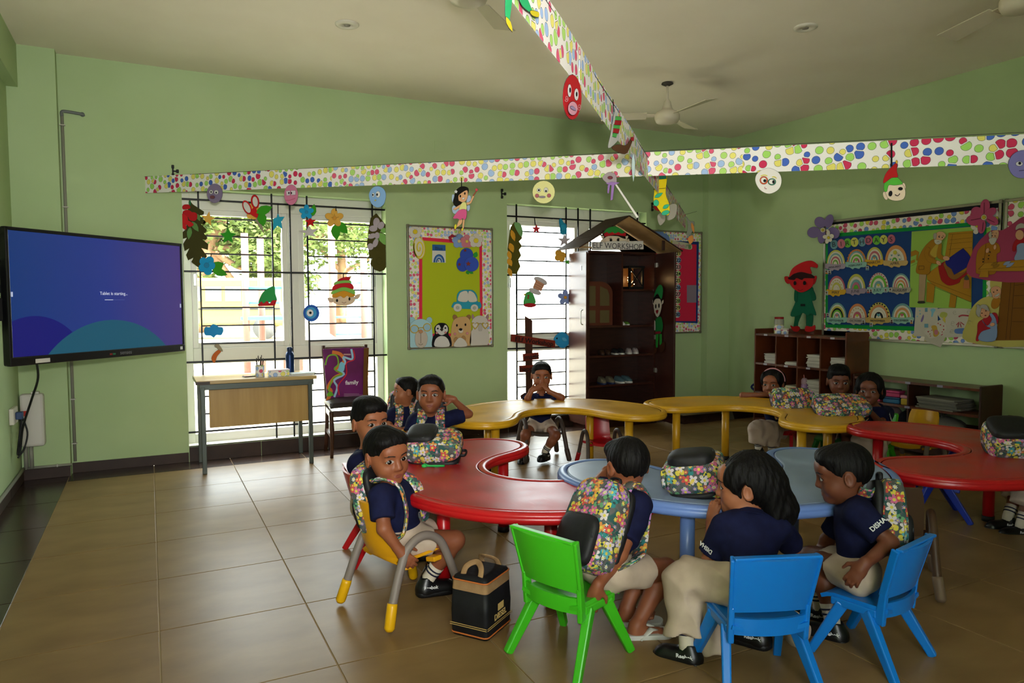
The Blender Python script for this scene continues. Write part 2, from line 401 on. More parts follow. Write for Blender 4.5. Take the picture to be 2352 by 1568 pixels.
# back wall with two tall openings
W1 = (.283, 2.115, .138, 2.415); W2 = (3.455, 5.31, .138, 2.465); WT = .26
mb = MB(); y0, y1 = YB, YB+WT
for a, b, c, d in ((XL-.3, W1[0], 0, ZC), (W1[1], W2[0], 0, ZC), (W2[1], XR+.3, 0, ZC), (W1[0], W1[1], 0, W1[2]), (W1[0], W1[1], W1[3], ZC), (W2[0], W2[1], 0, W2[2]), (W2[0], W2[1], W2[3], ZC)):
    mb.bb((a, y0, c), (b, y1, d))
struct('wall_back', mb, WALL)
struct('wall_left', MB().bb((XL-.3, YR-.3, 0), (XL, YB, ZC)), WALL)
struct('wall_right', MB().bb((XR, YR-.3, 0), (XR+.3, YB, ZC)), WALL)
mb = MB(); RO = (-.8, .7, .5, 2.6)
for a, b, c, d in ((XL-.3, RO[0], 0, ZC), (RO[1], XR+.3, 0, ZC), (RO[0], RO[1], 0, RO[2]), (RO[0], RO[1], RO[3], ZC)): mb.bb((a, YR-.25, c), (b, YR, d))
struct('wall_rear', mb, WALL)
struct('trim_1', MB().bb((XL, 6.82, 0), (-.61, YB, ZC)), WALL)          # pilaster in the left corner
struct('trim_2', MB().bb((XL, YR, 3.1), (-.863, 6.82, ZC)), WALL)       # beam along the left wall
struct('trim_3', MB().bb((6.17, 6.83, 0), (XR, YB, ZC)), WALL)          # pilaster in the right corner
# skirting made of single tiles
def skirting(name, p, q, n, h=.085, t=.012):
    e = sempty(name); p, q = Vector(p), Vector(q); L = (q-p).length; k = max(1, round(L/TX)); d = (q-p)/k; nn = Vector(n)
    for i in range(k):
        a, b = p+d*i+d*.004, p+d*(i+1)-d*.004; c = (a+b)/2+nn*(t/2)
        ln = (b-a).length; sx = (ln, t) if abs(d.x) > abs(d.y) else (t, ln)
        o = MB().box((0, 0, h/2), (*sx, h)).build('skirting_tile', SKIRT, e, bevel=.0015); o.location = c
for nm_, a_, b_ in (('baseboard_back', -.61, W1[0]), ('baseboard_back_2', W1[1], W2[0]), ('baseboard_back_3', W2[1], 5.42)): skirting(nm_, (a_, YB, 0), (b_, YB, 0), (0, -1, 0))
skirting('baseboard_window', (W1[0], YB-.002, 0), (W1[1], YB-.002, 0), (0, -1, 0), W1[2]-.008)
skirting('baseboard_window_2', (W2[0], YB-.002, 0), (W2[1], YB-.002, 0), (0, -1, 0), W2[2]-.008)
skirting('baseboard_pilaster', (XL, 6.82, 0), (-.61, 6.82, 0), (0, -1, 0))
skirting('baseboard_left', (XL, YR, 0), (XL, 6.80, 0), (1, 0, 0))
skirting('baseboard_right', (XR, YR, 0), (XR, 6.36, 0), (-1, 0, 0))
# low tiled plinth in the right corner
pe = sempty('trim_4')
MB().bb((5.43, 6.38, 0), (XR, YB, .095)).build('plinth_body', BROWN, pe, bevel=.002)
MB().bb((5.42, 6.37, .097), (XR, 6.83, .103)).build('plinth_top', M('5a4028', .4), pe)
# ---------------------------------------------------------------- windows
GL = bpy.data.materials.new('window_glass'); GL.use_nodes = True; _t = GL.node_tree; _t.nodes.clear()
_o = _t.nodes.new('ShaderNodeOutputMaterial'); _mx = _t.nodes.new('ShaderNodeMixShader'); _tr = _t.nodes.new('ShaderNodeBsdfTransparent'); _g = _t.nodes.new('ShaderNodeBsdfGlossy')
_g.inputs['Roughness'].default_value = .02; _mx.inputs[0].default_value = .05; _tr.inputs[0].default_value = (.97, 1, .985, 1)
_t.links.new(_tr.outputs[0], _mx.inputs[1]); _t.links.new(_g.outputs[0], _mx.inputs[2]); _t.links.new(_mx.outputs[0], _o.inputs[0])
GRY = YB+.03        # grille plane
def window(name, W, zt, mull, panes_low=True):
    e = sempty(name); x0, x1, z0, z1 = W; yf = YB+.17; d = .06
    def fr(nm, a, b, y=yf, dd=d): MB().bb((a[0], y-dd/2, a[1]), (b[0], y+dd/2, b[1])).build(nm, UPVC, e, bevel=.004)
    fw = .065
    fr('frame_jamb', (x0, z0), (x0+fw, z1)); fr('frame_jamb', (x1-fw, z0), (x1, z1))
    fr('frame_head', (x0+fw, z1-.16), (x1-fw, z1)); fr('frame_sill', (x0+fw, z0), (x1-fw, z0+.08))
    fr('transom', (x0+fw, zt-.07), (x1-fw, zt+.07))
    fr('mullion', (mull-.05, zt+.07), (mull+.05, z1-.16)); fr('mullion', (mull-.04, z0+.08), (mull+.04, zt-.07))
    xs_ = ((x0+fw, mull-.05), (mull+.05, x1-fw)); sw = .05
    for a, b in xs_:
        for (c, dd_) in ((zt+.07, z1-.16),):
            for q in (((a, c), (a+sw, dd_)), ((b-sw, c), (b, dd_)), ((a+sw, c), (b-sw, c+sw)), ((a+sw, dd_-sw), (b-sw, dd_))): fr('sash_rail', q[0], q[1], yf+.005, .04)
        MB().bb((a+.01, yf+.004, zt+.08), (b-.01, yf+.010, z1-.17)).build('window_pane', GL, e)
        MB().bb((a+.01, yf+.004, z0+.09), (b-.01, yf+.010, zt-.08)).build('window_pane', GL, e)
    for a in (x0+.09, x1-.09): MB().box((a, yf-.045, 1.62), (.022, .03, .11)).build('window_handle', M('c9cbc8', .3, .6), e, bevel=.004)
    MB().bb((x0, YB-.0, z0-.006), (x1, YB+.15, z0+.004)).build('sill_slab', M('efece4', .35), e)
    return e
w1 = window('window_1', W1, .93, 1.245); w2 = window('window_2', W2, .93, 4.5)
def bars(e, W, vx, zfull, left, right, r=.0065):
    x0, x1, z0, z1 = W
    for x, a, b, rr in vx: MB().bb((x-rr, GRY-rr, a), (x+rr, GRY+rr, b)).build('grille_bar', IRON, e)
    for z in zfull: MB().bb((x0-.0, GRY-.013, z-.008), (x1, GRY-.001, z+.008)).build('grille_bar', IRON, e)
    for (a, b), zs in (left, right):
        for z in zs: MB().bb((a, GRY-.005, z-r), (b, GRY+.005, z+r)).build('grille_bar', IRON, e)
PB = Pl((0, GRY, 0), (1, 0, 0), (0, 0, 1))
def gx(x, y): return PB.px(x, y)[0]
def gz(x, y): return PB.px(x, y)[1]
c2 = lambda x, y: (390+x/3.267, 420+y/3.267)
vx1 = [gx(*c2(a, 800)) for a in (232, 778, 912, 1040, 1527)]
zf1 = [gz(*c2(120, 121)), gz(*c2(240, 664)), gz(*c2(130, 1346)), gz(433, 993)]
step = (zf1[0]-zf1[1])/4; st2 = (zf1[1]-zf1[2])/5; st3 = (zf1[2]-zf1[3])/4
zl = [zf1[0]-step*i for i in (1, 2, 3)]+[zf1[1]-st2*i for i in (1, 2, 3, 4)]
zlow = [zf1[2]-st3*i for i in (1, 2, 3)]
bars(w1, W1, [(x, W1[2], W1[3], .007) for x in vx1], zf1, ((vx1[0], vx1[1]), zl+zlow), ((vx1[3], vx1[4]), zl+zlow))
c5 = lambda x, y: (1140+x/2.8, 440+y/2.8)
vx2 = [gx(*c5(a, 500)) for a in (130, 448, 525, 603, 905)]
zf2 = [gz(*c5(130, 160)), gz(*c5(130, 537)), gz(*c5(130, 1008)), .33]
step = (zf2[0]-zf2[1])/4; st2 = (zf2[1]-zf2[2])/5; st3 = (zf2[2]-zf2[3])/4
zl = [zf2[0]-step*i for i in (1, 2, 3)]+[zf2[1]-st2*i for i in (1, 2, 3, 4)]+[zf2[2]-st3*i for i in (1, 2, 3)]
bars(w2, W2, [(x, W2[2], W2[3], .007) for x in vx2], zf2, ((vx2[0], vx2[1]), zl), ((vx2[3], vx2[4]), zl))
# ---------------------------------------------------------------- outside
GRD = noisy('pale_yard_ground', 'b8b09c', 'ccc5b2', 1.2, .95, .1)
g = MB().bb((-50, YB+WT, -.25), (60, 90, -.1)).build('yard_ground', GRD); tag(g, 'pale sunlit yard outside the windows', 'ground', kind='structure')
BARK = noisy('pale_bark', '6e5540', '8c7055', 6, .9, .1, .4, 20, (1, 1, .25))
LEAFM = noisy('leaf_green', (.06, .09, .02), (.13, .175, .05), 3, .8, .15)
def tree(name, label, p, h, trunk_pts, r, crowns, n, seed, group='trees in the yard', lm=None):
    rnd = random.Random(seed); t = thing(name, label, 'tree', p, 0, group); t.scale = (2.1, 2.1, 1.75)
    mb = MB(); mb.tube(spl(trunk_pts, 5, False), [r*(1-.55*i/(5*(len(trunk_pts)-1))) for i in range(5*(len(trunk_pts)-1)+1)], 12)
    for c in crowns: mb.tube(spl([trunk_pts[-2], ((trunk_pts[-1][0]+c[0])/2, (trunk_pts[-1][1]+c[1])/2, c[2]-.4), c[:3]], 4, False), [r*.45*(1-i/12) for i in range(9)], 7)
    mb.build('trunk', BARK, t); lf = MB()
    for i in range(n):
        c = rnd.choice(crowns); a = Vector((rnd.gauss(0, 1), rnd.gauss(0, 1), rnd.gauss(0, 1))).normalized()*(c[3]*rnd.random()**.4)
        q = Vector(c[:3])+Vector((a.x, a.y, a.z*.7)); u = Vector((rnd.gauss(0, 1), rnd.gauss(0, 1), rnd.gauss(0, .6))).normalized(); v = u.cross(Vector((rnd.gauss(0, 1), rnd.gauss(0, 1), rnd.gauss(0, 1)))).normalized()
        s = rnd.uniform(.07, .15); lf.add([q-u*s, q+v*s*.45, q+u*s, q-v*s*.45], [(0, 1, 2, 3)])
    o = lf.build('foliage', LEAFM, t); o['kind'] = 'stuff'
def gp(x, d): v = J(x, 690, d); return (v.x, v.y, -.1)
tree('shade_tree', 'big tree with pale trunk outside the left window', gp(470, 36), 6, [(0, 0, 0), (-.1, 0, 1.4), (.1, 0, 2.4), (.6, 0, 3.6)], .24, [(-1.2, .5, 3.1, 1.3), (.9, .2, 2.9, 1.2), (.3, 0, 3.4, 1.3), (1.9, .8, 3.3, 1.3), (1.3, -.4, 2.2, .8), (-.6, .2, 1.4, 1.0), (1.6, .3, 1.3, .9)], 6500, 3)
tree('shade_tree', 'leafy tree behind the playground seen through the left window', gp(620, 44), 7, [(0, 0, 0), (-.1, 0, 2), (.2, 0, 4)], .25, [(-1, 0, 3.2, 1.6), (1.2, 0, 3.4, 1.6), (.2, 0, 4, 1.6), (2.6, .3, 3.6, 1.4), (.4, 0, 1.6, 1.1)], 4200, 5)
tree('shade_tree', 'far tree at the left edge of the left window', gp(360, 45), 7, [(0, 0, 0), (.1, 0, 2), (0, 0, 4)], .25, [(-1, 0, 2.6, 1.7), (1.0, 0, 3.0, 1.7), (.2, 0, 4, 1.6), (-.2, 0, 1.3, 1.1)], 4200, 8)
tree('shade_tree', 'distant small tree beyond the slide right of the window mullion', gp(780, 50), 7, [(0, 0, 0), (.1, 0, 2), (0, 0, 4)], .22, [(-1, 0, 3.2, 1.5), (1.4, 0, 2.8, 1.4), (.2, 0, 4, 1.5)], 2600, 11)
# yellow bus far behind
b0 = gp(535, 30); bus = thing('school_bus', 'yellow bus parked beyond the trees outside the window', 'bus', b0, -YAW)
MB().bb((-2.6, -.9, .55), (2.6, .9, 2.5)).build('body', M('c9a040', .5), bus, bevel=.12)
for i in range(6): MB().bb((-2.35+i*.8, -.93, 1.55), (-1.7+i*.8, -.89, 2.15)).build('window', M('5a6062', .3), bus)
MB().bb((-2.62, -.93, 1.2), (2.62, -.9, 1.28)).build('stripe', M('1b1b1b', .5), bus)
for x in (-1.6, 1.6): MB().lathe([(.0, -.12), (.45, -.12), (.45, .12), (0, .12)], (x, -.85, .45), 18, R=Matrix.Rotation(math.pi/2, 3, 'X')).build('wheel', M('4a4a4a', .8), bus)
# playground frame
pg = thing('climbing_frame', 'playground climbing frame with red posts and slide outside', 'playground', gp(650, 14.5), -YAW)
RED = M('7a5048', .6)
for x, y, h in ((-.75, 0, 2.9), (.05, 0, 2.9), (-.75, .9, 2.9), (.05, .9, 2.9), (.95, .2, 3.4), (1.6, .2, 2.5)): MB().tube([(x, y, 0), (x, y, h)], .07, 10).build('post', RED, pg)
MB().bb((-.85, -.05, 1.15), (.15, .95, 1.22)).build('deck', M('3f7f74', .5), pg)
for z in (1.5, 1.8): MB().tube([(-.75, 0, z), (.05, 0, z)], .025, 8).build('rail', M('3f8f84', .5), pg)
for i in range(5): MB().tube([(.95+.02*i, .2, .5+.35*i), (1.6, .2, .5+.35*i)], .02, 8).build('rung', M('58a8b8', .5), pg)
MB().sheet(lambda u, v: (.1+1.9*u, -.3-.1*u+.45*(v-.5), 1.2*(1-u)**1.3+.08+.25*(2*v-1)**4), 10, 6, .03).build('slide', M('a7a59c', .5), pg)
# ================================================================ furniture
def plastic(h, r=.32): return noisy('plastic_'+h, h, h, 8, r, .5, .04, 140)
P_RED, P_YEL, P_BLU, P_SKY, P_GRN = M('b01218', .3, 0, .5), M('d29d1e', .34, 0, .5), M('8096bd', .38, 0, .5), M('0a78d6', .32, 0, .5), M('3fb51e', .32, 0, .5)
def scuffed(name, a, b, c):
    t = NT(name, .34, .5); v = t.obj(); f = t.noise(5, 5, v); w = t.n('ShaderNodeTexNoise', {'Vector': t.n('ShaderNodeMapping', {'Vector': v, 'Scale': (3, 60, 3), 'Rotation': (0, 0, .6)}), 'Scale': 3., 'Detail': 3.}).outputs[0]
    x = t.ramp(f, [(.35, a), (.65, b)]); x = t.mix(t.math('MULTIPLY', t.math('GREATER_THAN', w, .68), .35), x, c); t.col(x)
    t.put(t.b.inputs['Roughness'], t.math('MULTIPLY_ADD', f, .3, .2)); t.bump(t.noise(160, 2, v), .08, .001); return t.m
T_RED, T_YEL, T_BLU = scuffed('red_table_plastic', '9c1216', 'b51a1c', 'd66a62'), scuffed('yellow_table_plastic', 'c29020', 'd3a02c', 'e6c570'), scuffed('blue_table_plastic', '7f93b3', '8fa3c2', 'b4c0d0')
BLACKM = M('121214', .6)
# ---- wave tables
_half = [(0, 1.15), (.35, 1.10), (.65, .93), (.85, .65), (.94, .35), (.88, .1), (.7, -.03), (.52, 0), (.4, .13), (.3, .36), (.17, .5), (0, .55)]
_tb = xy(spl([(a*.945, b*.945) for a, b in _half]+[(-a*.945, b*.945) for a, b in _half[-2:0:-1]], 6))
def offset(P, d):
    n = len(P); o = []
    for i in range(n):
        dx, dy = P[(i+1) % n][0]-P[i-1][0], P[(i+1) % n][1]-P[i-1][1]; l = math.hypot(dx, dy); o.append((P[i][0]-dy/l*d, P[i][1]+dx/l*d))
    return o
if sum(_tb[i-1][0]*_tb[i][1]-_tb[i][0]*_tb[i-1][1] for i in range(len(_tb))) < 0: _tb = _tb[::-1]
def loft(rings, mi_rows, cap=True):
    mb = MB(); n = len(rings[0][0]); vs = [(x, y, z) for P, z in rings for x, y in P]
    for k in range(len(rings)-1):
        mb.add([], []); 
    mb.v = vs
    for k in range(len(rings)-1):
        for i in range(n):
            mb.f.append([k*n+i, k*n+(i+1) % n, (k+1)*n+(i+1) % n, (k+1)*n+i]); mb.mi.append(mi_rows[k]); mb.sm.append(True)
    if cap: mb.f += [list(range(n))[::-1], [(len(rings)-1)*n+i for i in range(n)]]; mb.mi += [0, 0]; mb.sm += [False, False]
    return mb
ZT = .55
def wave_table(label, x, y, th, top, leg, legs=((-.57, .17), (.57, .17), (-.48, .84), (.48, .84))):
    t = thing('wave_table', label, 'table', (x, y, 0), th, 'plastic wave tables set in a ring')
    loft([(offset(_tb, .045), ZT-.018), (offset(_tb, .052), ZT-.004), (offset(_tb, .06), ZT-.002)], [0, 0]).build('table_top', top, t)
    loft([(offset(_tb, .03), ZT-.055), (offset(_tb, .008), ZT-.053), (offset(_tb, 0), ZT-.04), (offset(_tb, 0), ZT-.026), (offset(_tb, .003), ZT-.022), (offset(_tb, 0), ZT-.018), (offset(_tb, .006), ZT-.006), (offset(_tb, .018), ZT), (offset(_tb, .036), ZT), (offset(_tb, .046), ZT-.004)], [0]*9, False).build('rim', leg, t)
    MB().prism(offset(_tb, .028), ZT-.052, ZT-.045).build('underside', leg, t)
    for a, b in legs:
        l = MB().tube([(a*.945, b*.945, .035), (a*.945, b*.945, ZT-.05)], .033, 16).build('leg', leg, t)
        MB().tube([(a*.945, b*.945, 0), (a*.945, b*.945, .035)], .036, 16).build('foot_cap', BLACKM, l)
    return t
wave_table('glossy red wave table at left holding one floral backpack', 2.093, 3.358, 1.63, T_RED, P_RED, ((.6, .15), (.5, .8), (-.1, .9), (-.42, .45))).scale.z = .972
wave_table('pale blue wave table in the foreground centre', 2.744, 3.135, 2.916, T_BLU, M('6a88c8', .36, 0, .5))
wave_table('yellow wave table in front of the tall brown cupboard', 2.774, 4.518, -.214, T_YEL, P_YEL)
wave_table('yellow wave table before the pigeonhole bookcase holding two backpacks', 3.911, 4.133, 4.989, T_YEL, P_YEL)
wave_table('dark red wave table at the right edge of the picture', 3.890, 2.916, 3.909, T_RED, P_RED)
# ---- children's chairs
def chair_a(label, x, y, ang, m, s=1., group='moulded plastic children\'s chairs'):
    t = thing('kids_chair', label, 'chair', (x, y, 0), -math.radians(ang), group); t.scale = (s, s, s)
    def back(u, v):
        w = .285+.035*v; X = (u-.5)*w; return (X, -.135-.055*v-.035*(1-(2*u-1)**2)+.02, .325+.2*v-.012*(2*u-1)**2*(1-v))
    b = MB().sheet(back, 12, 5, .012).build('backrest', m, t, bevel=.002)
    for sx in (-1, 1):
        MB().bar((sx*.141, -.112, .318), (sx*.158, -.165, .525), .014, .034).build('back_flange', m, t, bevel=.004)
        MB().bar((sx*.136, -.10, .20), (sx*.140, -.118, .335), .022, .045, .02, .03).build('back_post', m, t, bevel=.005)
    MB().bar((-.158, -.178, .526), (.158, -.178, .526), .03, .012).build('top_edge', m, t, bevel=.004)
    MB().sheet(lambda u, v: ((u-.5)*.27, -.115-.028*(1-(2*u-1)**2)-.004*v, .232+.062*v), 10, 3, .012).build('lumbar_band', m, t)
    MB().sheet(lambda u, v: ((u-.5)*(.285-.02*v), -.135+.285*v, .245+.018*(2*u-1)**2*(1-v*.6)-.02*max(0, v-.85)/.15+.006*v), 10, 10, .016).build('seat', m, t)
    for sx in (-1, 1):
        MB().bar((sx*.132, -.09, .238), (sx*.132, .1, .238), .032, .034).build('side_rail', m, t, bevel=.006)
        for p, q in (((sx*.130, .055, .235), (sx*.175, .17, 0)), ((sx*.130, -.045, .235), (sx*.178, -.185, 0))):
            MB().bar(p, q, .036, .05, .03, .034).build('leg', m, t, bevel=.006)
    return t
def chair_b(label, x, y, ang, m, tube, foot, s=1., group='children\'s chairs with tube arches'):
    t = thing('kids_chair', label, 'chair', (x, y, 0), -math.radians(ang), group); t.scale = (s, s, s)
    pr = spl([(0, .15, .235), (0, .135, .262), (0, .0, .248), (0, -.11, .258), (0, -.15, .31), (0, -.175, .42), (0, -.2, .53)], 4, False)
    def sh(u, v):
        k = u*(len(pr)-1); i = min(int(k), len(pr)-2); p = pr[i].lerp(pr[i+1], k-i); w = .27-.02*u; X = (v-.5)*w*(1-.12*max(0, u-.9)/.1)
        return (X, p.y+(.03*(2*v-1)**2 if u > .55 else 0), p.z+(.02*(2*v-1)**2 if u < .5 else 0))
    MB().sheet(sh, 24, 8, .013).build('shell', m, t)
    for sx in (-1, 1):
        pts = spl([(sx*.19, .185, .10), (sx*.178, .135, .24), (sx*.172, .085, .335), (sx*.17, .0, .372), (sx*.172, -.085, .335), (sx*.178, -.135, .24), (sx*.19, -.185, .10)], 6, False)
        a = MB().tube(pts, .0195, 12).build('tube_arch', tube, t)
        for sy in (-1, 1):
            MB().tube([(sx*.205, sy*.21, .012), (sx*.204, sy*.208, .004+.02), (sx*.19, sy*.184, .105), (sx*.188, sy*.18, .12)], [.016, .0235, .0235, .0225], 12).build('foot_sleeve', foot, t)
        for sy in (.07, -.07): MB().bar((sx*.12, sy, .24), (sx*.175, sy*1.1, .25), .05, .022).build('seat_bracket', m, t, bevel=.005)
    return t
GREYT, BRNT = M('7d726b', .5), M('4c4038', .5)
def fwd(dx, dy): return math.degrees(math.atan2(dx, dy))
chair_b('yellow child chair with grey tube arches and yellow feet, at front left', 1.02, 3.16, fwd(.95, .28), M('d99a12', .35, 0, .5), GREYT, M('e0a90f', .35), 1.0)
chair_a('bright green plastic child chair in the foreground', 1.487, 2.42, fwd(.31, .11), P_GRN, 1.0)
chair_a('blue plastic child chair under the long haired child', 1.99, 1.93, fwd(.36, .93), P_SKY, 1.0)
chair_a('blue plastic child chair under the child facing left at the right', 2.55, 1.86, fwd(-.2, .98), P_SKY, .94)
chair_a('red plastic child chair mostly hidden behind the yellow chair', 1.12, 3.86, fwd(.9, -.1), M('b5121a', .32, 0, .5), .95)
chair_b('red child chair with brown arches pushed under the far yellow table', 3.42, 5.07, fwd(-.3, -.95), M('b0141c', .35, 0, .5), BRNT, M('a31018', .4), .84)
chair_b('brown child chair of the child resting chin on hands', 3.12, 5.58, fwd(-.25, -.97), M('43352c', .5), BRNT, M('43352c', .5), .97)
chair_b('brown child chair with pale feet behind the child at the right', 3.30, 2.30, fwd(.8, .6), M('4a3524', .5), M('4a3524', .5), M('6d5a48', .6), 1.0)
chair_a('dark blue plastic child chair pushed under the right red table', 4.58, 2.9, fwd(-.6, .6), M('1430a0', .35, 0, .5), .95)
chair_b('yellow child chair in front of the low shelf', 5.54, 3.69, fwd(-.9, -.1), M('d29a14', .35), GREYT, M('d29a14', .35), .95)
chair_a('dark green child chair of the middle child in the far right trio', 5.28, 4.24, fwd(-.9, -.3), M('1f6a22', .4), .9)
chair_a('red child chair of the child with the hair band', 5.16, 4.72, fwd(-.9, -.35), M('b5121a', .32), .9)
chair_a('yellow child chair hidden behind the backpack on the left red table', 1.72, 4.72, fwd(.2, -.95), P_YEL, .95)
chair_a('blue child chair by the teacher chair at the far left', 1.92, 5.62, fwd(-.2, -.95), P_SKY, .92)
chair_a('green child chair of the rightmost child in the far trio', 5.3, 3.88, fwd(-.9, -.35), P_GRN, .9)
chair_a('red child chair cut off by the right picture edge', 5.2, 2.42, fwd(-.8, .5), P_RED, .95)
# ---- teacher desk
WOOD = noisy('light_oak_laminate', 'a98447', 'b79455', 3, .4, .4, .03, 80, (7, 1, .5)); GUN = M('4f5550', .45, .5)
dk = thing('teacher_desk', 'light wooden desk with grey steel legs before the left window', 'desk', (.81, 6.62, 0))
MB().bb((-.485, -.27, .745), (.485, .27, .775)).build('desk_top', M('b79a63', .3, 0, .5), dk, bevel=.003)
for p, q in (((-.46, -.245, .72), (.46, -.245, .72)), ((-.46, .245, .72), (.46, .245, .72)), ((-.44, -.245, .72), (-.44, .245, .72)), ((.44, -.245, .72), (.44, .245, .72))): MB().bar(p, q, .028, .048).build('apron_rail', GUN, dk, bevel=.003)
MB().bb((-.385, -.19, .37), (.43, -.172, .70)).build('modesty_panel', WOOD, dk, bevel=.002)
for sx in (-.435, .43):
    for sy in (-.245, .245): MB().bb((sx-.017, sy-.017, 0), (sx+.017, sy+.017, .72)).build('leg', GUN, dk, bevel=.003)
MB().bb((-.489, -.274, .742), (-.38, -.262, .768)).build('corner_guard', M('3c2f28', .5), dk)
# things on the desk
DOTS = dots_mat('polka_dot_paper', 21); DOTS_S = dots_mat('polka_dot_paper_small', 27, 'efe6df'); DOTS_B = dots_mat('polka_dot_paper_bright', 19, 'f1ece8', ('d2365c', '4a6cc4', 'a6da6a', 'e8dc70')); DOTS_C = dots_mat('polka_dot_paper_board', 17, 'e8dfd2', ('c8506e', '6f8cc8', '9ed05c', 'd8cc4c'))
pc = thing('pen_cup', 'polka dot pen cup full of dark pencils on the desk', 'cup', (.838, 6.47, .775))
MB().lathe([(.0, 0), (.038, 0), (.038, .10), (.034, .10), (.034, .01), (0, .01)], n=20).build('cup_body', DOTS, pc, uv=True)
for i in range(9):
    a = i*2.4; r = .02; MB().tube([(r*.6*math.cos(a), r*.6*math.sin(a), .02), (r*1.6*math.cos(a), r*1.6*math.sin(a), .15+.012*(i % 4))], [.0035, .0035], 6).build('pencil', M(['1a1a1c', '2c2320', '3a2c20'][i % 3], .5), pc)
bx = thing('pencil_box', 'low white polka dot box beside the pen cup', 'box', (.99, 6.46, .775))
MB().bb((-.085, -.05, 0), (.085, .05, .05)).build('box_body', DOTS, bx, uv=True, bevel=.003)
MB().bb((-.088, -.053, .05), (.088, .053, .06)).build('lid', M('e9d8dc', .5), bx, bevel=.003)
bt = thing('water_bottle', 'dark blue steel water bottle standing on the desk', 'bottle', (1.105, 6.56, .775))
MB().lathe([(0, 0), (.036, 0), (.037, .01), (.037, .17), (.03, .195), (.022, .203)], n=24).build('bottle_body', M('16305c', .35, .5), bt)
MB().lathe([(.022, .203), (.024, .205), (.024, .235), (.022, .243), (0, .243)], n=24).build('cap', M('14294e', .4), bt)
for i in range(3): tag(MB().bb((-.1, -.07, 0), (.1, .07, .007)).build('notebook', M(['e2e0dc', 'd8d4cc', 'cfd6d8'][i], .7), bevel=.002), ['white notebook on top of the pile at the desk edge', 'grey notebook in the middle of the desk pile', 'pale notebook at the bottom of the desk pile'][2-i], 'notebook', 'notebooks on the desk').matrix_world = Matrix.Translation((1.17+.01*i, 6.46, .775+.0072*i)) @ Matrix.Rotation(.1*i, 4, 'Z')
ph = thing('mobile_phone', 'black mobile phone lying beside the pen cup on the desk', 'phone', (.775, 6.53, .775), .2)
MB().bb((-.07, -.035, 0), (.07, .035, .009)).build('phone_body', M('141416', .3), ph, bevel=.003); MB().bb((-.066, -.031, .009), (.066, .031, .0095)).build('phone_screen', M('050506', .1), ph)
# ---- teacher chair with a bag over its back
DW = noisy('dark_wood', '3a2012', '4a2a18', 4, .4, .4, .05, 60, (1, 1, 6))
tc = thing('office_chair', 'dark wooden chair with brown cushion and a purple bag over it', 'chair', (1.66, 6.67, 0), -.08)
for sx in (-1, 1):
    MB().tube(spl([(sx*.2, -.19, 0), (sx*.195, -.2, .2), (sx*.2, -.2, .42)], 4, False), [.016]*4+[.02]*5, 8).build('leg', DW, tc)
    MB().tube(spl([(sx*.2, .2, 0), (sx*.19, .16, .25), (sx*.19, .16, .5), (sx*.195, .2, .8), (sx*.2, .225, 1.0)], 4, False), .019, 8).build('back_post', DW, tc)
    MB().bar((sx*.2, -.18, .2), (sx*.19, .15, .2), .02, .03).build('stretcher', DW, tc); MB().bar((sx*.2, -.19, .4), (sx*.19, .16, .4), .022, .055).build('seat_rail', DW, tc)
MB().bar((-.2, -.195, .4), (.2, -.195, .4), .022, .055).build('seat_rail', DW, tc); MB().bar((-.19, .0, .2), (.19, .0, .2), .02, .03).build('stretcher', DW, tc)
MB().sheet(lambda u, v: ((u-.5)*.42, -.21+.4*v, .475+.03*math.sin(math.pi*u)**.5*math.sin(math.pi*min(max(v, .01), .99))**.5), 12, 12, .05).build('cushion', M('2e2622', .45), tc)
MB().sheet(lambda u, v: ((u-.5)*.4, .16+.02+.06*v**1.5, .6+.38*v), 8, 6, .04).build('back_pad', M('4a2c14', .5), tc)
# ---- ceiling fans (at rest) and ceiling discs
FANM = M('cfc6ae', .45)
def fan(label, x, y, zm, rot):
    f = thing('ceiling_fan', label, 'fan', (x, y, 0), rot, 'cream ceiling fans')
    MB().lathe([(0, ZC-.001), (.05, ZC-.001), (.055, ZC-.012), (.02, ZC-.03), (0, ZC-.03)], n=18).build('ceiling_plate', M('3a342c', .8), f)
    MB().tube([(0, 0, ZC-.02), (0, 0, zm+.08)], .011, 10).build('down_rod', FANM, f)
    MB().lathe([(.012, zm+.17), (.03, zm+.15), (.045, zm+.09), (.06, zm+.07), (.1, zm+.05), (.115, zm+.02), (.115, zm-.01), (.1, zm-.04), (.05, zm-.055), (0, zm-.055)], n=28).build('motor', FANM, f)
    for k in range(3):
        a = 2*math.pi*k/3; R = Matrix.Rotation(a, 3, 'Z')
        b = MB().add([R @ Vector(p) for p in [(.1, -.018, zm+.022), (.21, -.03, zm+.02), (.21, .03, zm+.03), (.1, .018, zm+.03), (.1, -.018, zm+.016), (.21, -.03, zm+.014), (.21, .03, zm+.024), (.1, .018, zm+.024)]], [(0, 1, 2, 3), (7, 6, 5, 4), (0, 4, 5, 1), (1, 5, 6, 2), (2, 6, 7, 3), (3, 7, 4, 0)]).build('blade_iron', FANM, f)
        MB().sheet(lambda u, v, R=R: R @ Vector((.19+.42*u, (v-.5)*(.1+.04*u), zm+.02+(v-.5)*.03)), 8, 3, .006).build('blade', FANM, f)
fan('cream ceiling fan hanging near the right corner', 4.342, 5.372, 3.11, .5)
fan('ceiling fan cut off by the top edge above the banner', 1.62, 3.72, 3.11, 2.87)
fan('ceiling fan cut off by the top right corner', 4.5, 2.42, 3.11, 3.3)
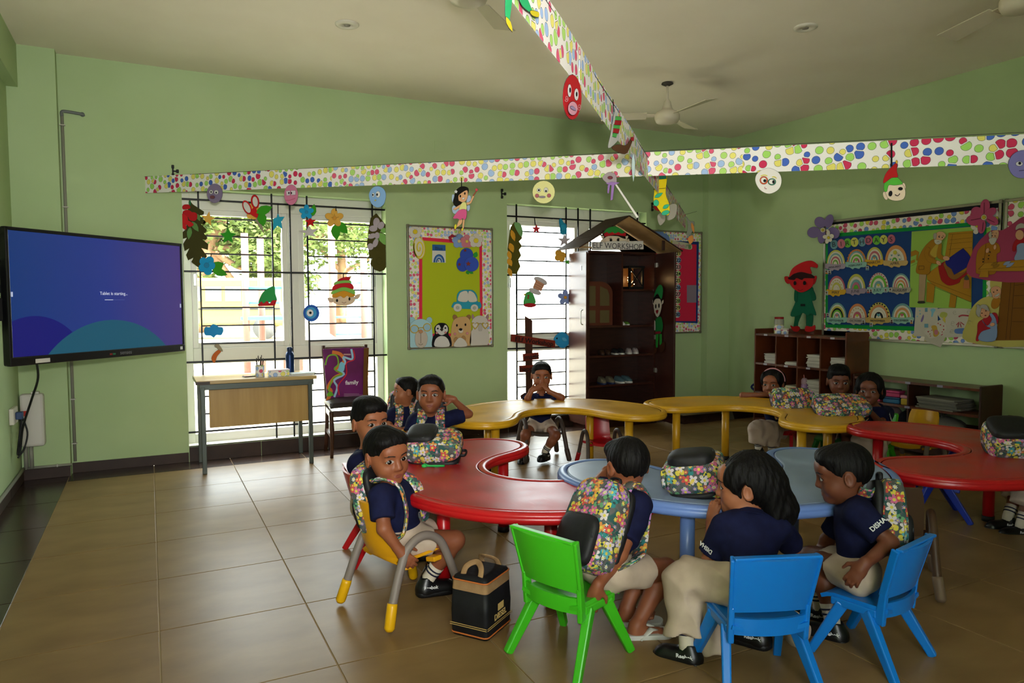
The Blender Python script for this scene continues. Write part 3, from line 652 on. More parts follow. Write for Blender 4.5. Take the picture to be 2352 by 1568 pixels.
for lb, x, y in (('small round ceiling disc above the television side', 1.342, 5.282), ('small round ceiling disc at the upper right', 4.384, 3.844)):
    d = thing('ceiling_disc', lb, 'ceiling light', (x, y, 0), 0, 'round ceiling discs')
    MB().lathe([(.085, ZC-.0005), (.085, ZC-.008), (.07, ZC-.014), (.035, ZC-.014), (.03, ZC-.006), (0, ZC-.006)], n=28).build('disc_body', M('d8d2c2', .5), d)
    MB().lathe([(.024, ZC-.0065), (.024, ZC-.012), (0, ZC-.012)], n=18).build('sensor', M('8d877a', .5), d)
# ---- television on a swivel arm
TVP = Pl((-.765, 5.272, 0), (1.016, 1.03, 0), (0, 0, 1))
tvm = TVP.mw(.72, 1.457)
tv = thing('television', 'large black interactive screen angled across the left corner', 'television', mw=tvm)
def bbm(a, b, m, nm, par=tv, **k): return MB().bb(a, b).build(nm, m, par, **k)
hw, hh = .722, .427; TVB = M('0d0d0f', .35, 0, .5)
bbm((-hw, -hh, -.06), (hw, hh, -.004), TVB, 'casing', bevel=.012)
bbm((-hw, hh-.022, -.03), (hw, hh, .004), TVB, 'bezel', bevel=.004); bbm((-hw, -hh, -.03), (hw, -hh+.056, .006), TVB, 'bezel', bevel=.005)
bbm((-hw, -hh, -.03), (-hw+.022, hh, .004), TVB, 'bezel', bevel=.004); bbm((hw-.022, -hh, -.03), (hw, hh, .004), TVB, 'bezel', bevel=.004)
t = NT('screen_image', .25, .5); sx = t.n('ShaderNodeSeparateXYZ', {0: t.obj()}); g = t.math('MULTIPLY_ADD', sx.outputs[0], .72, .5)
c = t.ramp(g, [(0, '1b3a78'), (.5, '2c3a86'), (1, '4a3a7c')]); t.col('050608'); t.put(t.b.inputs['Emission Color'], c); t.b.inputs['Emission Strength'].default_value = .75
bbm((-hw+.02, -hh+.054, -.01), (hw-.02, hh-.02, -.002), t.m, 'screen')
def glow(h, s=.75): return M('050608', .25, 0, .5, 0, h, s)
def clip(P, x0, x1, y0, y1):
    def cut(P, f):
        o = []
        for i in range(len(P)):
            a, b = P[i-1], P[i]; fa, fb = f(a), f(b)
            if (fa > 0) != (fb > 0): k = fa/(fa-fb); o.append((a[0]+(b[0]-a[0])*k, a[1]+(b[1]-a[1])*k))
            if fb > 0: o.append(b)
        return o
    for f in (lambda p: p[0]-x0, lambda p: x1-p[0], lambda p: p[1]-y0, lambda p: y1-p[1]): P = cut(P, f)
    return P
sx0, sx1, sy0, sy1 = -hw+.022, hw-.022, -hh+.056, hh-.022
MB().prism(clip(E(-.55, -.62, .42, .5, 0, 60), sx0, sx1, sy0, sy1), -.0018, -.0014).build('screen_hill', glow('1c1c72'), tv)
MB().prism(clip(E(.03, -.78, .66, .62, 0, 80), sx0, sx1, sy0, sy1), -.0013, -.0009).build('screen_hill', glow('22586e'), tv)
def tvtext(s, x, y, size, m, z=.0065, b=0):
    o = font_obj('lettering', s, size, .0003, b, m); o.parent = tv; o.location = (x, y, z)
tvtext('Tablet is starting...', .06, .016, .032, glow('c8ccdc', .9), -.0005)
bbm((-.02, -.02, -.0012), (.15, -.017, -.0006), glow('56609c'), 'progress_track'); bbm((-.02, -.0205, -.0012), (.05, -.0165, -.0003), glow('c8ccdc', .9), 'progress_bar')
tvtext('senses', .14, -.41, .04, M('7a7c80', .5)); 
for i, h in enumerate(('8a2020', '2a7a4a')): bbm((.0+i*.026, -.408, .006), (.022+i*.026, -.396, .0066), M(h, .5), 'logo_mark')
bbm((-.56, -.418, .006), (-.46, -.392, .0068), M('c9c4bc', .6), 'sticker'); bbm((hw-.055, -.412, .006), (hw-.03, -.388, .0068), M('d8dade', .4), 'power_symbol')
for q in ((sx0+.004, .0, .012, .03), (sx1-.016, -.08, .012, .03)): bbm((q[0], q[1], -.0012), (q[0]+q[2], q[1]+q[3], -.0004), glow('b8c0d8', .8), 'screen_tab')
bbm((-.35, -.2, -.1), (.35, .2, -.06), M('1a1a1c', .6), 'mount_plate', bevel=.004)
# mount on the left wall
mt = thing('wall_mount', 'black steel bracket arms holding the screen to the left wall', 'bracket', (XL, 5.5, 1.46))
MB().bb((0, -.25, -.2), (.015, .25, .2)).build('wall_plate', BLACKM, mt, bevel=.003)
MB().bar((.01, .05, .05), (.34, .36, .05), .03, .05).build('arm', BLACKM, mt, bevel=.004); MB().bar((.01, .05, -.1), (.34, .36, -.1), .03, .05).build('arm', BLACKM, mt, bevel=.004)
hb = thing('cable_bracket', 'small black side bracket at the left edge of the screen', 'bracket', mw=TVP.mw(-.012, 1.79))
MB().tube([(.0, .05, -.03), (-.025, .045, -.02), (-.027, 0, -.02), (-.027, -.09, -.02), (0, -.12, -.03)], .008, 8).build('loop_handle', BLACKM, hb)
MB().bb((-.03, -.48, -.05), (-.004, -.34, -.02)).build('side_port_box', BLACKM, hb, bevel=.003)
# ---- conduits, isolator box, plug and cable by the corner
PIPE = M('8d8c7e', .5, 0, .4)
cp = thing('conduit_pipe', 'grey electrical conduit running down beside the left pilaster', 'pipe', (-.585, YB-.013, 0))
MB().tube([(0, 0, .1), (0, 0, 2.95)], .012, 10).build('riser', PIPE, cp); MB().tube(spl([(0, 0, 2.93), (0, 0, 2.965), (.03, 0, 2.972), (.14, 0, 2.962), (.15, 0, 2.955)], 3, False), .0125, 10).build('elbow_run', M('6b706c', .5), cp)
MB().tube([(.143, 0, 2.962), (.143, .013, 2.962)], .018, 12).build('end_bend', M('5c6460', .5), cp)
for z in (2.86, 2.2, .62, .25): MB().bb((-.02, -.014, z-.004), (.02, .013, z+.004)).build('saddle_clip', M('b9b6a8', .5), cp)
cq = thing('conduit_pipe', 'grey conduit lying on top of the left pilaster skirting', 'pipe', (0, 0, 0))
MB().tube([(-.6, 6.808, .098), (XL+.03, 6.808, .098)], .011, 10).build('run', PIPE, cq); MB().tube([(XL+.013, 6.79, .1), (XL+.013, 3.0, .1)], .013, 10).build('run', PIPE, cq)
for x in (-.7,): MB().bb((x-.004, 6.795, .088), (x+.004, 6.82, .112)).build('saddle_clip', M('b9b6a8', .5), cq)
cs = thing('conduit_pipe', 'pair of grey conduits dropping from the isolator box', 'pipe', (XL+.05, 6.79, 0))
for dx in (-.018, .018): MB().tube([(dx, 0, .1), (dx, 0, .3)], .016, 10).build('riser', PIPE, cs)
ib = thing('isolator_box', 'white electrical box with red switch on the left pilaster', 'electrical box', (-.83, 6.82, .28))
MB().bb((-.1, -.09, 0), (.06, 0, .42)).build('box_body', M('d2cdc4', .5), ib, bevel=.02); MB().bb((-.105, -.112, .25), (-.05, -.09, .29)).build('switch', M('c4281c', .4), ib, bevel=.004)
MB().bb((-.02, -.08, .42), (.03, -.02, .435)).build('top_knockout', M('d2cdc4', .5), ib)
sk = thing('wall_socket', 'white wall socket with blue plug at the left picture edge', 'socket', (XL, 6.42, .58))
MB().bb((0, -.1, -.06), (.03, .1, .06)).build('face_plate', M('d9d2c4', .5), sk, bevel=.006); MB().bb((.03, -.03, -.03), (.075, .03, .025)).build('plug', M('28426a', .5), sk, bevel=.006); MB().bb((.03, .05, -.02), (.04, .08, .01)).build('rocker', M('f0ece2', .4), sk)
cb = thing('power_cable', 'black power cable hanging from the screen to the socket', 'cable', (0, 0, 0))
MB().tube(spl([(-.66, 5.5, 1.06), (-.7, 5.9, .9), (-.78, 6.2, .72), (-.86, 6.35, .5), (-.89, 6.4, .32), (-.9, 6.36, .3), (-.895, 6.42, .4), (-.875, 6.42, .55)], 6, False), .008, 8).build('cord', BLACKM, cb)
MB().tube(spl([(-.87, 6.42, .56), (-.84, 6.4, .45), (-.86, 6.38, .34), (-.9, 6.35, .27)], 5, False), .006, 8).build('cord', BLACKM, cb)
# ---- tall cupboard
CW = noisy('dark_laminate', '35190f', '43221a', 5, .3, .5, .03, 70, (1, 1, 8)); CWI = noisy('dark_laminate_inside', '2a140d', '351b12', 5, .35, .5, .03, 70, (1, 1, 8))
cx0, cx1, cy0, cy1, cz0, cz1 = 4.27, 5.19, 6.6, 6.915, .06, 1.965
cu = thing('tall_cupboard', 'tall dark brown open cupboard with shoes on its shelves', 'cupboard', (4.73, 6.75, 0))
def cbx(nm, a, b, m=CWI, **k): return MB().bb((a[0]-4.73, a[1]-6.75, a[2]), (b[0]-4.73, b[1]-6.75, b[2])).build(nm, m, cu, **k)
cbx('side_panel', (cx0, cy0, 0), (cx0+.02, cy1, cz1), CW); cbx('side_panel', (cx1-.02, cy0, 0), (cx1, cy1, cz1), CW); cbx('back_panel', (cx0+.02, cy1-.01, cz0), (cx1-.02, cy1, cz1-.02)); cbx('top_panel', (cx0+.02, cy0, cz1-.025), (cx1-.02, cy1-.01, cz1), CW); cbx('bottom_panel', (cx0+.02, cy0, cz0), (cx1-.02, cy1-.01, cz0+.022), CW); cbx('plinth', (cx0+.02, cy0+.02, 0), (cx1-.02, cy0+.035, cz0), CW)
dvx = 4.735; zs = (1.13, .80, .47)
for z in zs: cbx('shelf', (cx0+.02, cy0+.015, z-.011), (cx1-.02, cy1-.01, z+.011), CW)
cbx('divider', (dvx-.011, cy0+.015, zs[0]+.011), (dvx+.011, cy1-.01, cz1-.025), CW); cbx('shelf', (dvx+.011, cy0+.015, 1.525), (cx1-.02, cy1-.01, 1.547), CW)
dl = cbx('door', (cx0-.05, cy0-.04, cz0), (cx0-.032, cy1-.0, cz1-.02), M('4a2a20', .25, 0, .6)); MB().tube(spl([(-.53, -.16, 1.16), (-.555, -.16, 1.18), (-.555, -.16, 1.3), (-.53, -.16, 1.32)], 4, False), .006, 8).build('handle', M('b8b8b4', .3, .8), dl); MB().bb((-.515, -.1, 1.75), (-.511, -.085, 1.8)).build('lock_plate', M('d8d8d4', .3, .7), dl)
DRP = Pl((cx1-.01, cy0-.005, 0), (-.17, -.985, 0), (0, 0, 1))     # inner face of the right door, x runs from hinge to free edge
dr = MB().bb((0, cz0, -.02), (.43, cz1-.02, 0)).build('door', CW, cu, bevel=.002); dr.matrix_local = Matrix.Translation((-4.73, -6.75, 0)) @ DRP.mw(0, 0)
for z in (.62, 1.0, 1.3, 1.82): MB().bb((.0, z-.025, .0), (.035, z+.025, .012)).build('hinge', M('b8b4a8', .3, .8), dr)
# gable roof on the cupboard
CARD = noisy('cardboard', '9a7a50', 'ab8a5e', 8, .85, .1); CARDB = M('3a2218', .7)
rf = thing('paper_roof', 'cardboard gable roof with dark shingles on top of the cupboard', 'cardboard roof', (4.62, 6.6, cz1))
apx, apz = -.05, .345
for sx, ex, ez in ((-1, -.66, .0), (1, .66, .0)):
    for k in range(3):
        a0, a1 = k/3, (k+1.06)/3; P = lambda t: Vector((apx+(ex-apx)*t, 0, apz+(ez-apz)*t))
        p, q = P(a0), P(a1); n = Vector((-(q-p).z, 0, (q-p).x)).normalized()*(sx)
        o = MB().add([Vector((v.x, y, v.z))+n*h for h in (.004*(k % 2)+.002, .012+.004*(k % 2)) for v, y in ((p, -.34), (q, -.34), (q, .1), (p, .1))], [(0, 1, 2, 3), (7, 6, 5, 4), (0, 4, 5, 1), (1, 5, 6, 2), (2, 6, 7, 3), (3, 7, 4, 0)]).build('roof_shingle', CARDB, rf)
    MB().add([(apx, -.33, apz), (ex, -.33, ez), (ex, .09, ez), (apx, .09, apz), (apx, -.33, apz-.006), (ex, -.33, ez-.006), (ex, .09, ez-.006), (apx, .09, apz-.006)], [(0, 3, 2, 1), (4, 5, 6, 7), (0, 1, 5, 4), (1, 2, 6, 5), (2, 3, 7, 6), (3, 0, 4, 7)]).build('roof_panel', CARD, rf)
MB().prism([(apx, apz-.012), (.62, .004), (.12, .004), (-.1, .14)], -.004, .004, T=lambda p: Vector((p.x, .05, p.y))).build('gable_board', M('cdbf94', .8), rf)
for x in (-.36, .42): MB().bb((x-.018, -.325, .0), (x+.018, -.315, .345*(1-abs(x-apx)/.68))).build('gable_post', CARDB, rf)
MB().bb((-.66, -.335, -.004), (-.3, -.325, .012)).build('tie_strip', CARD, rf)
# lantern with fairy lights
lt = thing('lantern', 'black lantern with glowing fairy lights in the cupboard', 'lantern', (4.95, 6.74, 1.547))
LBK = M('0c0c0c', .5)
MB().bb((-.1, -.1, 0), (.1, .1, .03)).build('base', LBK, lt, bevel=.003); MB().bb((-.11, -.11, .24), (.11, .11, .265)).build('cap', LBK, lt, bevel=.003)
for a in (-.09, .09):
    for b in (-.09, .09): MB().bb((a-.012, b-.012, .03), (a+.012, b+.012, .24)).build('post', LBK, lt)
MB().bar((-.085, -.095, .035), (.085, -.095, .235), .008, .012).build('cross_bar', LBK, lt); MB().bar((.085, -.095, .035), (-.085, -.095, .235), .008, .012).build('cross_bar', LBK, lt)
MB().bb((-.08, .07, .03), (.08, .075, .24)).build('back_glass', M('4a2c10', .4, 0, .5, 0, 'b8661a', .12), lt)
for i, (a, b) in enumerate(((-.03, .19), (-.05, .165), (-.06, .135), (-.062, .105), (-.055, .085), (-.005, .075), (.005, .09), (.025, .06), (-.02, .2))): MB().lathe([(0, -.006), (.005, -.003), (.006, 0), (.005, .003), (0, .006)], (a, -.02, b), 8).build('fairy_bulb', M('fff0c8', .4, 0, .5, 0, 'ffd890', 9.), lt)
pl_ = add_light('lantern_glow', 'POINT', (4.95, 6.72, 1.66), .35, (1, .62, .25), shadow_soft_size=.03)
# little wooden arched door leaning inside the cupboard
PD = Pl((4.5, 6.72, 0), (1, 0, 0), (0, 0, 1))
arch = [(-.2, 0), (.17, 0), (.17, .36)]+[(.17-.17*(1-math.cos(a))*1.0, .36+.13*math.sin(a)) for a in [k*math.pi/16 for k in range(1, 9)]]+[(-.2, .49)]
dd = thing('toy_door', 'small arched brown paper door standing in the cupboard', 'toy door', mw=PD.mw(.0, 1.142))
MB().prism(arch, 0, .012).build('door_leaf', M('5c2c18', .6), dd)
for pz in ([(.0, .22), (.125, .22), (.125, .34), (.1, .4), (.0, .44)], [(.0, .03), (.125, .03), (.125, .17), (.0, .17)], [(-.19, .22), (-.06, .22), (-.06, .44), (-.19, .44)], [(-.19, .03), (-.06, .03), (-.06, .17), (-.19, .17)]): MB().prism(pz, .012, .0135).build('door_light', M('5e5230', .7), dd)
# pairs of shoes
def shoe(label, x, y, z, rot, up, sole, s=1., grp='shoes displayed in the cupboard'):
    t = thing('toy_shoe', label, 'shoe', (x, y, z), rot, grp); t.scale = (s, s, s)
    P = [(-.03, -.07), (-.034, -.02), (-.03, .05), (-.012, .078), (.012, .078), (.03, .05), (.034, -.02), (.03, -.07), (0, -.082)]; P = xy(spl(P, 3)); 
    if sum(P[i-1][0]*P[i][1]-P[i][0]*P[i-1][1] for i in range(len(P))) < 0: P = P[::-1]
    loft([(P, 0), (P, .014), (offset(P, .003), .018)], [0, 0]).build('sole', sole, t)
    def ring(k, z0, z1, f): return [(a*k, b*f if b > 0 else b*.98) for a, b in P]
    mb = MB(); n = len(P); rows = []
    for k, f, zf, zb in ((.95, .97, .018, .018), (.93, .92, .032, .034), (.8, .6, .045, .05), (.62, .25, .06, .062), (.55, .1, .064, .068), (.45, .05, .055, .058)):
        rows.append([(a*k, (b*f if b > 0 else b*.97), zb+(zf-zb)*((b+.08)/.16)) for a, b in P])
    mb.v = [p for r_ in rows for p in r_]
    for k in range(len(rows)-1):
        for i in range(n): mb.f.append([k*n+i, k*n+(i+1) % n, (k+1)*n+(i+1) % n, (k+1)*n+i]); mb.mi.append(0); mb.sm.append(True)
    mb.f.append([(len(rows)-1)*n+i for i in range(n)]); mb.mi.append(0); mb.sm.append(False)
    mb.build('upper', up, t)
    MB().bar((0, .0, .058), (0, .05, .036), .022, .006).build('tongue', M('d8d6cc', .7), t)
    return t
SG, SB, SW = M('55605a', .6), M('1e2c50', .6), M('d8d8d0', .5)
for i, (a, b, z, up, so, r, s) in enumerate(((4.54, 6.72, .48, M('6a6452', .6), SB, .25, 1.15), (4.65, 6.72, .48, M('6a6452', .6), SB, .35, 1.15), (4.78, 6.72, .48, M('45606a', .6), SW, .45, 1.12), (4.88, 6.72, .48, M('45606a', .6), SW, .55, 1.12),
    (4.71, 6.71, .81, M('1c1c1e', .6), SW, .2, .95), (4.79, 6.71, .81, M('1c1c1e', .6), SW, .25, .95), (4.9, 6.71, .81, M('a89ca0', .6), SW, .1, .95), (4.99, 6.71, .81, M('a89ca0', .6), SW, .1, .95), (4.53, 6.72, .81, M('3a2416', .6), M('2a1810', .6), .2, .9), (4.61, 6.72, .81, M('3a2416', .6), M('2a1810', .6), .2, .9), (4.79, 6.68, 1.141, SW, SW, .3, .6), (4.85, 6.68, 1.141, M('5c8a30', .6), SW, .4, .6))):
    nm = ['grey trainer with navy sole', 'grey trainer with navy sole', 'teal trainer with white toe', 'teal trainer with white toe', 'black slip-on with white sole', 'black slip-on with white sole', 'pale pink trainer', 'pale pink trainer', 'dark brown shoe', 'dark brown shoe', 'tiny white shoe', 'tiny green and white shoe'][i]
    sd = ['left one', 'right one'][i % 2]; lv = 'lower' if z < .6 else ('middle' if z < 1 else 'upper')
    shoe('%s, %s of its pair, on the %s cupboard shelf' % (nm, sd, lv), a, b, z, math.pi+r-.5, up, so, s)
# ---- pigeonhole bookcase on the right wall
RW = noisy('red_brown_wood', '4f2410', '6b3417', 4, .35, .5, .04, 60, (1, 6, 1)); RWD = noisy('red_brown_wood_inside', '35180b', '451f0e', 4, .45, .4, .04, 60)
bkx, by0, by1, bz = 6.17, 4.83, 6.05, 1.03
bc = thing('bookcase', 'red brown bookcase with square pigeonholes on the right wall', 'bookcase', (6.35, 5.44, 0))
def bk(nm, a, b, m=RW, **k): return MB().bb((a[0]-6.35, a[1]-5.44, a[2]), (b[0]-6.35, b[1]-5.44, b[2])).build(nm, m, bc, **k)
bk('side_panel', (bkx, by0, 0), (XR-.015, by0+.022, bz+.065), bevel=.008); bk('side_panel', (bkx, by1-.022, 0), (XR-.015, by1, bz+.065), bevel=.008)
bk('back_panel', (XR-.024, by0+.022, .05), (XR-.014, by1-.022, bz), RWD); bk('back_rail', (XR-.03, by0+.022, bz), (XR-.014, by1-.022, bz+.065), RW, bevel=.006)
rowz = [bz, .70, .37, .06]
for z in rowz: bk('shelf', (bkx+.002, by0+.022, z-.011), (XR-.024, by1-.022, z+.011))
cols = [by0+.022+(by1-by0-.044)*k/4 for k in range(5)]
for k in (1, 2, 3):
    for i in range(3): bk('divider', (bkx+.004, cols[k]-.008, rowz[i+1]+.011), (XR-.024, cols[k]+.008, rowz[i]-.011))
for i in range(2):
    for k in range(4): bk('name_label', (bkx-.001, (cols[k]+cols[k+1])/2-.025, rowz[i]-.011), (bkx+.002, (cols[k]+cols[k+1])/2+.025, rowz[i]+.009), M('b8b0bc', .6))
def stack(y, z, n, th, lbl, w=.17, d=.2, x=6.30, cols_=('c9c5ba', 'd4d0c4', 'bdb9ae'), grp='exercise books in the bookcase', jit=.012):
    for i in range(n):
        o = MB().bb((-d/2, -w/2, 0), (d/2, w/2, th*.93)).build('exercise_book', M(cols_[i % 3], .8), bevel=.001)
        tag(o, lbl, 'book', grp); o.matrix_world = Matrix.Translation((x+random.uniform(-jit, jit), y+random.uniform(-jit, jit), z+i*th)) @ Matrix.Rotation(random.uniform(-.08, .08), 4, 'Z')
pc_ = lambda k: (cols[k]+cols[k+1])/2-.05
stack(pc_(3), .711, 9, .012, 'exercise book in the top left pigeonhole stack'); stack(pc_(2), .711, 3, .012, 'exercise book in the low stack of the second pigeonhole')
stack(pc_(1), .711, 11, .012, 'exercise book in the stack of the third top pigeonhole'); stack(pc_(0), .711, 10, .012, 'exercise book in the top right pigeonhole stack')
stack(pc_(1), .381, 15, .013, 'exercise book in the tall stack behind the pink bottle'); stack(pc_(2)+.03, .381, 8, .013, 'exercise book beside the pink bottle in the lower row', cols_=('c8c49c', 'd0ccb0', 'b8b490'))
pk = thing('water_bottle', 'pale pink bottle with straw lid in the bookcase', 'bottle', (6.27, (cols[1]+cols[2])/2+.13, .381), 0)
MB().lathe([(0, 0), (.04, 0), (.042, .01), (.042, .12), (.036, .13), (.036, .135)], n=20).build('bottle_body', M('b892c8', .4), pk); MB().lathe([(.037, .135), (.04, .14), (.04, .18), (.02, .2), (0, .2)], n=20).build('lid', M('c8a8b8', .4), pk); MB().tube(spl([(0, 0, .19), (0, .01, .23), (0, .03, .25)], 3, False), .005, 8).build('straw', M('e08a90', .4), pk)
# jars on top
jr = thing('sweet_jar', 'clear jar with red lid and dotted band on the bookcase', 'jar', (6.32, 5.83, bz+.011))
MB().lathe([(0, 0), (.05, 0), (.052, .02), (.052, .15), (.046, .165)], n=22).build('jar_glass', M('a8a898', .15, 0, .6), jr); MB().lathe([(.053, .004), (.0535, .1), (.053, .1)], n=22).build('dotted_band', DOTS, jr, uv=True); MB().lathe([(.048, .165), (.05, .167), (.05, .185), (.047, .188), (0, .188)], n=22).build('lid', M('9c1c1c', .5), jr)
js = thing('small_jar', 'small dotted jar with white lid on the bookcase', 'jar', (6.27, 5.70, bz+.011))
MB().lathe([(0, 0), (.04, 0), (.04, .05)], n=20).build('jar_body', DOTS, js, uv=True); MB().lathe([(.042, .05), (.043, .052), (.043, .066), (0, .068)], n=20).build('lid', M('c9c4b8', .5), js)
# ---- low shelf
ly0, ly1, lz, lx = 3.545, 4.78, .655, 6.2
ls = thing('low_shelf', 'long low open brown shelf on the right wall', 'shelf', (6.36, 4.16, 0))
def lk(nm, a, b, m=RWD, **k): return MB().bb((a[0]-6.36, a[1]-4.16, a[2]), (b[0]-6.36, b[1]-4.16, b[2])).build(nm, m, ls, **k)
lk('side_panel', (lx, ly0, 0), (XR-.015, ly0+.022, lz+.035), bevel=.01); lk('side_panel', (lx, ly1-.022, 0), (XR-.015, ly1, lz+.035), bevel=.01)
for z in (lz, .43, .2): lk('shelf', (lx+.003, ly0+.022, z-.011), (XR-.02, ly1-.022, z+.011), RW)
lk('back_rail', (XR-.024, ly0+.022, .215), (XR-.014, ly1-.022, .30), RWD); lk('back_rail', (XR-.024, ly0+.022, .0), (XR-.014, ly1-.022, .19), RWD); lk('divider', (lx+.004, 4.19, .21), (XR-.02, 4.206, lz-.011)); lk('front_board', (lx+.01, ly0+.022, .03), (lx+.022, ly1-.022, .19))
for y, z in ((4.2, lz), (4.2, .43), (3.9, lz)): lk('name_label', (lx-.001, y-.025, z-.011), (lx+.003, y+.025, z+.01), M('8f889c', .6))
def lunch(label, y, z, w, h, base, lid, x=6.33, d=.1):
    t = thing('lunch_box', label, 'lunch box', (x, y, z), .1, 'lunch boxes on the low shelf'); MB().bb((-d/2, -w/2, 0), (d/2, w/2, h*.68)).build('box', M(base, .4), t, bevel=.01); MB().bb((-d/2-.004, -w/2-.004, h*.68), (d/2+.004, w/2+.004, h)).build('lid', M(lid, .4), t, bevel=.008)
lunch('dark teal lunch box at the back of the shelf', 4.55, .441, .2, .11, '1c2c30', '22343a', 6.43); lunch('small pink lunch box at the left of the shelf', 4.56, .441, .1, .05, 'c0486a', 'd05a7c', 6.28); lunch('blue lunch box with dark lid on the shelf', 4.39, .441, .16, .06, '1a5a80', '18466a', 6.28); lunch('pink lunch box stacked on the blue one', 4.38, .501, .14, .06, 'a8305a', 'c04070', 6.28); lunch('yellow tiffin with pink lid by the divider', 4.25, .441, .08, .09, 'b89a28', 'b87a88', 6.28)
stack(3.94, .441, 8, .0125, 'large exercise book in the pile on the low shelf', .36, .26, 6.34, ('7c786c', '8a8678', '6a665c'), 'books on the low shelf', .02)
def blob_bag(label, x, y, z, d, col, nm='cloth_bag', seed=1):
    rnd = random.Random(seed); t = thing(nm, label, 'bag', (x, y, z), 0)
    def f(u, v):
        a = 2*math.pi*u; p = math.pi*(v*.98+.01); r = 1+.12*math.sin(3*a+seed)+.08*math.sin(5*a+2*p+seed); return (d[0]*r*math.cos(a)*math.sin(p), d[1]*r*math.sin(a)*math.sin(p), d[2]*(1-math.cos(p)**1*1)/1*.5*2*.5+d[2]*.0)
    mb = MB(); N, K_ = 20, 8
    for j in range(K_+1):
        for i in range(N):
            q = f(i/N, j/K_); mb.v.append((q[0], q[1], max(0, q[2])))
    for j in range(K_):
        for i in range(N): mb.f.append([j*N+i, j*N+(i+1) % N, (j+1)*N+(i+1) % N, (j+1)*N+i]); mb.mi.append(0); mb.sm.append(True)
    mb.build('cloth', noisy('cloth_'+col, col, col, 8, .9, .1, .5, 25), t); MB().tube(spl([(d[0]*.3, 0, d[2]*.95), (d[0]*.1, .03, d[2]*1.25), (-d[0]*.3, 0, d[2]*.95)], 4, False), .008, 6).build('knot', M(col, .9), t)
blob_bag('crumpled grey cloth bag on the lower shelf', 6.36, 3.95, .211, (.13, .2, .16), '6c6862', seed=2); blob_bag('pink and white bag at the left of the lower shelf', 6.33, 4.45, .211, (.09, .1, .2), '8a7478', seed=4); blob_bag('dark bag beside the divider on the lower shelf', 6.36, 4.29, .211, (.09, .08, .17), '1c1a22', seed=6)
blob_bag('blue crumpled cloth on the corner plinth', 5.86, 6.52, .103, (.12, .08, .06), '2a7890', 'cloth_bundle', 3); blob_bag('pale crumpled paper heap on the corner plinth', 6.22, 6.48, .103, (.16, .1, .12), '7a7260', 'paper_heap', 5)
sc_ = thing('cloth_scrap', 'pale cloth hanging over the corner plinth edge', 'cloth', (6.06, 6.37, 0)); MB().sheet(lambda u, v: (-.09+.18*u+.04*v, -.012-.01*math.sin(6*u), .104-.1*v), 8, 4, .004).build('cloth_sheet', M('6c665c', .9), sc_)
hb2 = thing('hanging_bag', 'dark green bag and blue strap hanging beside the bookcase', 'bag', (6.42, 6.12, .0)); MB().bb((-.1, -.05, 0), (.05, .05, .6)).build('bag_body', M('232a1c', .8), hb2, bevel=.03); MB().tube(spl([(-.06, .04, .46), (-.12, .09, .4), (-.06, .04, .33)], 5, False), .012, 8).build('strap', M('1c2a6c', .7), hb2)

def rebase(root, p):
    bpy.context.view_layer.update(); p = Vector(p)
    for c in root.children: c.location = c.location-p
    root.location = p
rebase(cb, (-.88, 6.4, .28)); rebase(cq, (XL+.013, 5., .09))
# ================================================================ paper decorations
PW = Pl((0, GRY-.0145, 0), (1, 0, 0), (0, 0, 1))
cA, cB, cC, cD = (410, 440, 7.84), (640, 440, 7.84), (390, 420, 3.267), (1140, 440, 2.8)
OL, GRN_, ORG, BLU_, WHT, REDP = '3f3d14', '3a9a1e', 'e3ae4c', '1f9fd8', 'cfc8cc', 'b3141a'
def wd_(name, label, layers, cr, **k): return paper(PW, name, label, 'paper decoration', layers, cr, 'paper cut-outs hung on the window grilles', **k)
def strg(x0, y0, x1, y1, w=9): return ('hanging_strip', '141414', [K(w, (x0, y0), (x1, y1))])
def flower(cx, cy, R, col, cen, n=5, w=None): return [('petal', col, FL(cx, cy, R, n, w)), ('flower_centre', cen, [E(cx, cy, R*.2)])]
wd_('paper_star', 'yellow paper star behind the olive leaf at the window top left', [('star', ORG, [S(530, 490, 135, 58, 5, -80)])], cA)
wd_('leaf_garland', 'dark olive paper leaf with red flowers left of the left window', [('big_leaf', OL, [[(210, 170), (260, 230), (460, 360), (450, 420), (380, 430), (500, 550), (460, 600), (400, 580), (510, 690), (480, 745), (450, 740), (520, 830), (490, 870), (430, 860), (535, 945), (530, 1050), (410, 1015), (515, 1160), (470, 1220), (405, 1170), (430, 1290), (370, 1375), (230, 1265), (270, 1185), (175, 1235), (135, 1140), (195, 1020), (110, 1070), (85, 940), (150, 830), (75, 850), (60, 740), (120, 690), (160, 560), (150, 400)]], .0004),
    ('tie', '1c6a3a', [LF(200, 150, 210, 260, 40)]), ('small_leaf', '5f8a4a', [LF(240, 540, 360, 720, 100), LF(210, 640, 180, 865, 95), LF(330, 400, 385, 530, 70)]),
    ('red_petal', REDP, [SP((70, 270), (110, 235), (190, 240), (210, 300), (90, 320)), SP((80, 360), (160, 330), (240, 370), (250, 440), (150, 460), (90, 430)), SP((180, 420), (250, 370), (330, 400), (325, 500), (260, 530), (190, 500))]), ('red_petal', 'c41a1e', [SP((30, 410), (80, 400), (150, 440), (170, 530), (90, 530), (30, 460)), SP((20, 500), (70, 480), (150, 540), (140, 600), (50, 570)), SP((150, 520), (230, 550), (270, 600), (200, 635), (150, 590)), SP((40, 600), (110, 580), (145, 640), (125, 685), (70, 650))])], cA)
wd_('paper_star', 'green paper star hanging in the left sash', [('star', '2f9a22', [S(893, 800, 150, 72)]), strg(877, 480, 880, 650, 16)], cA)
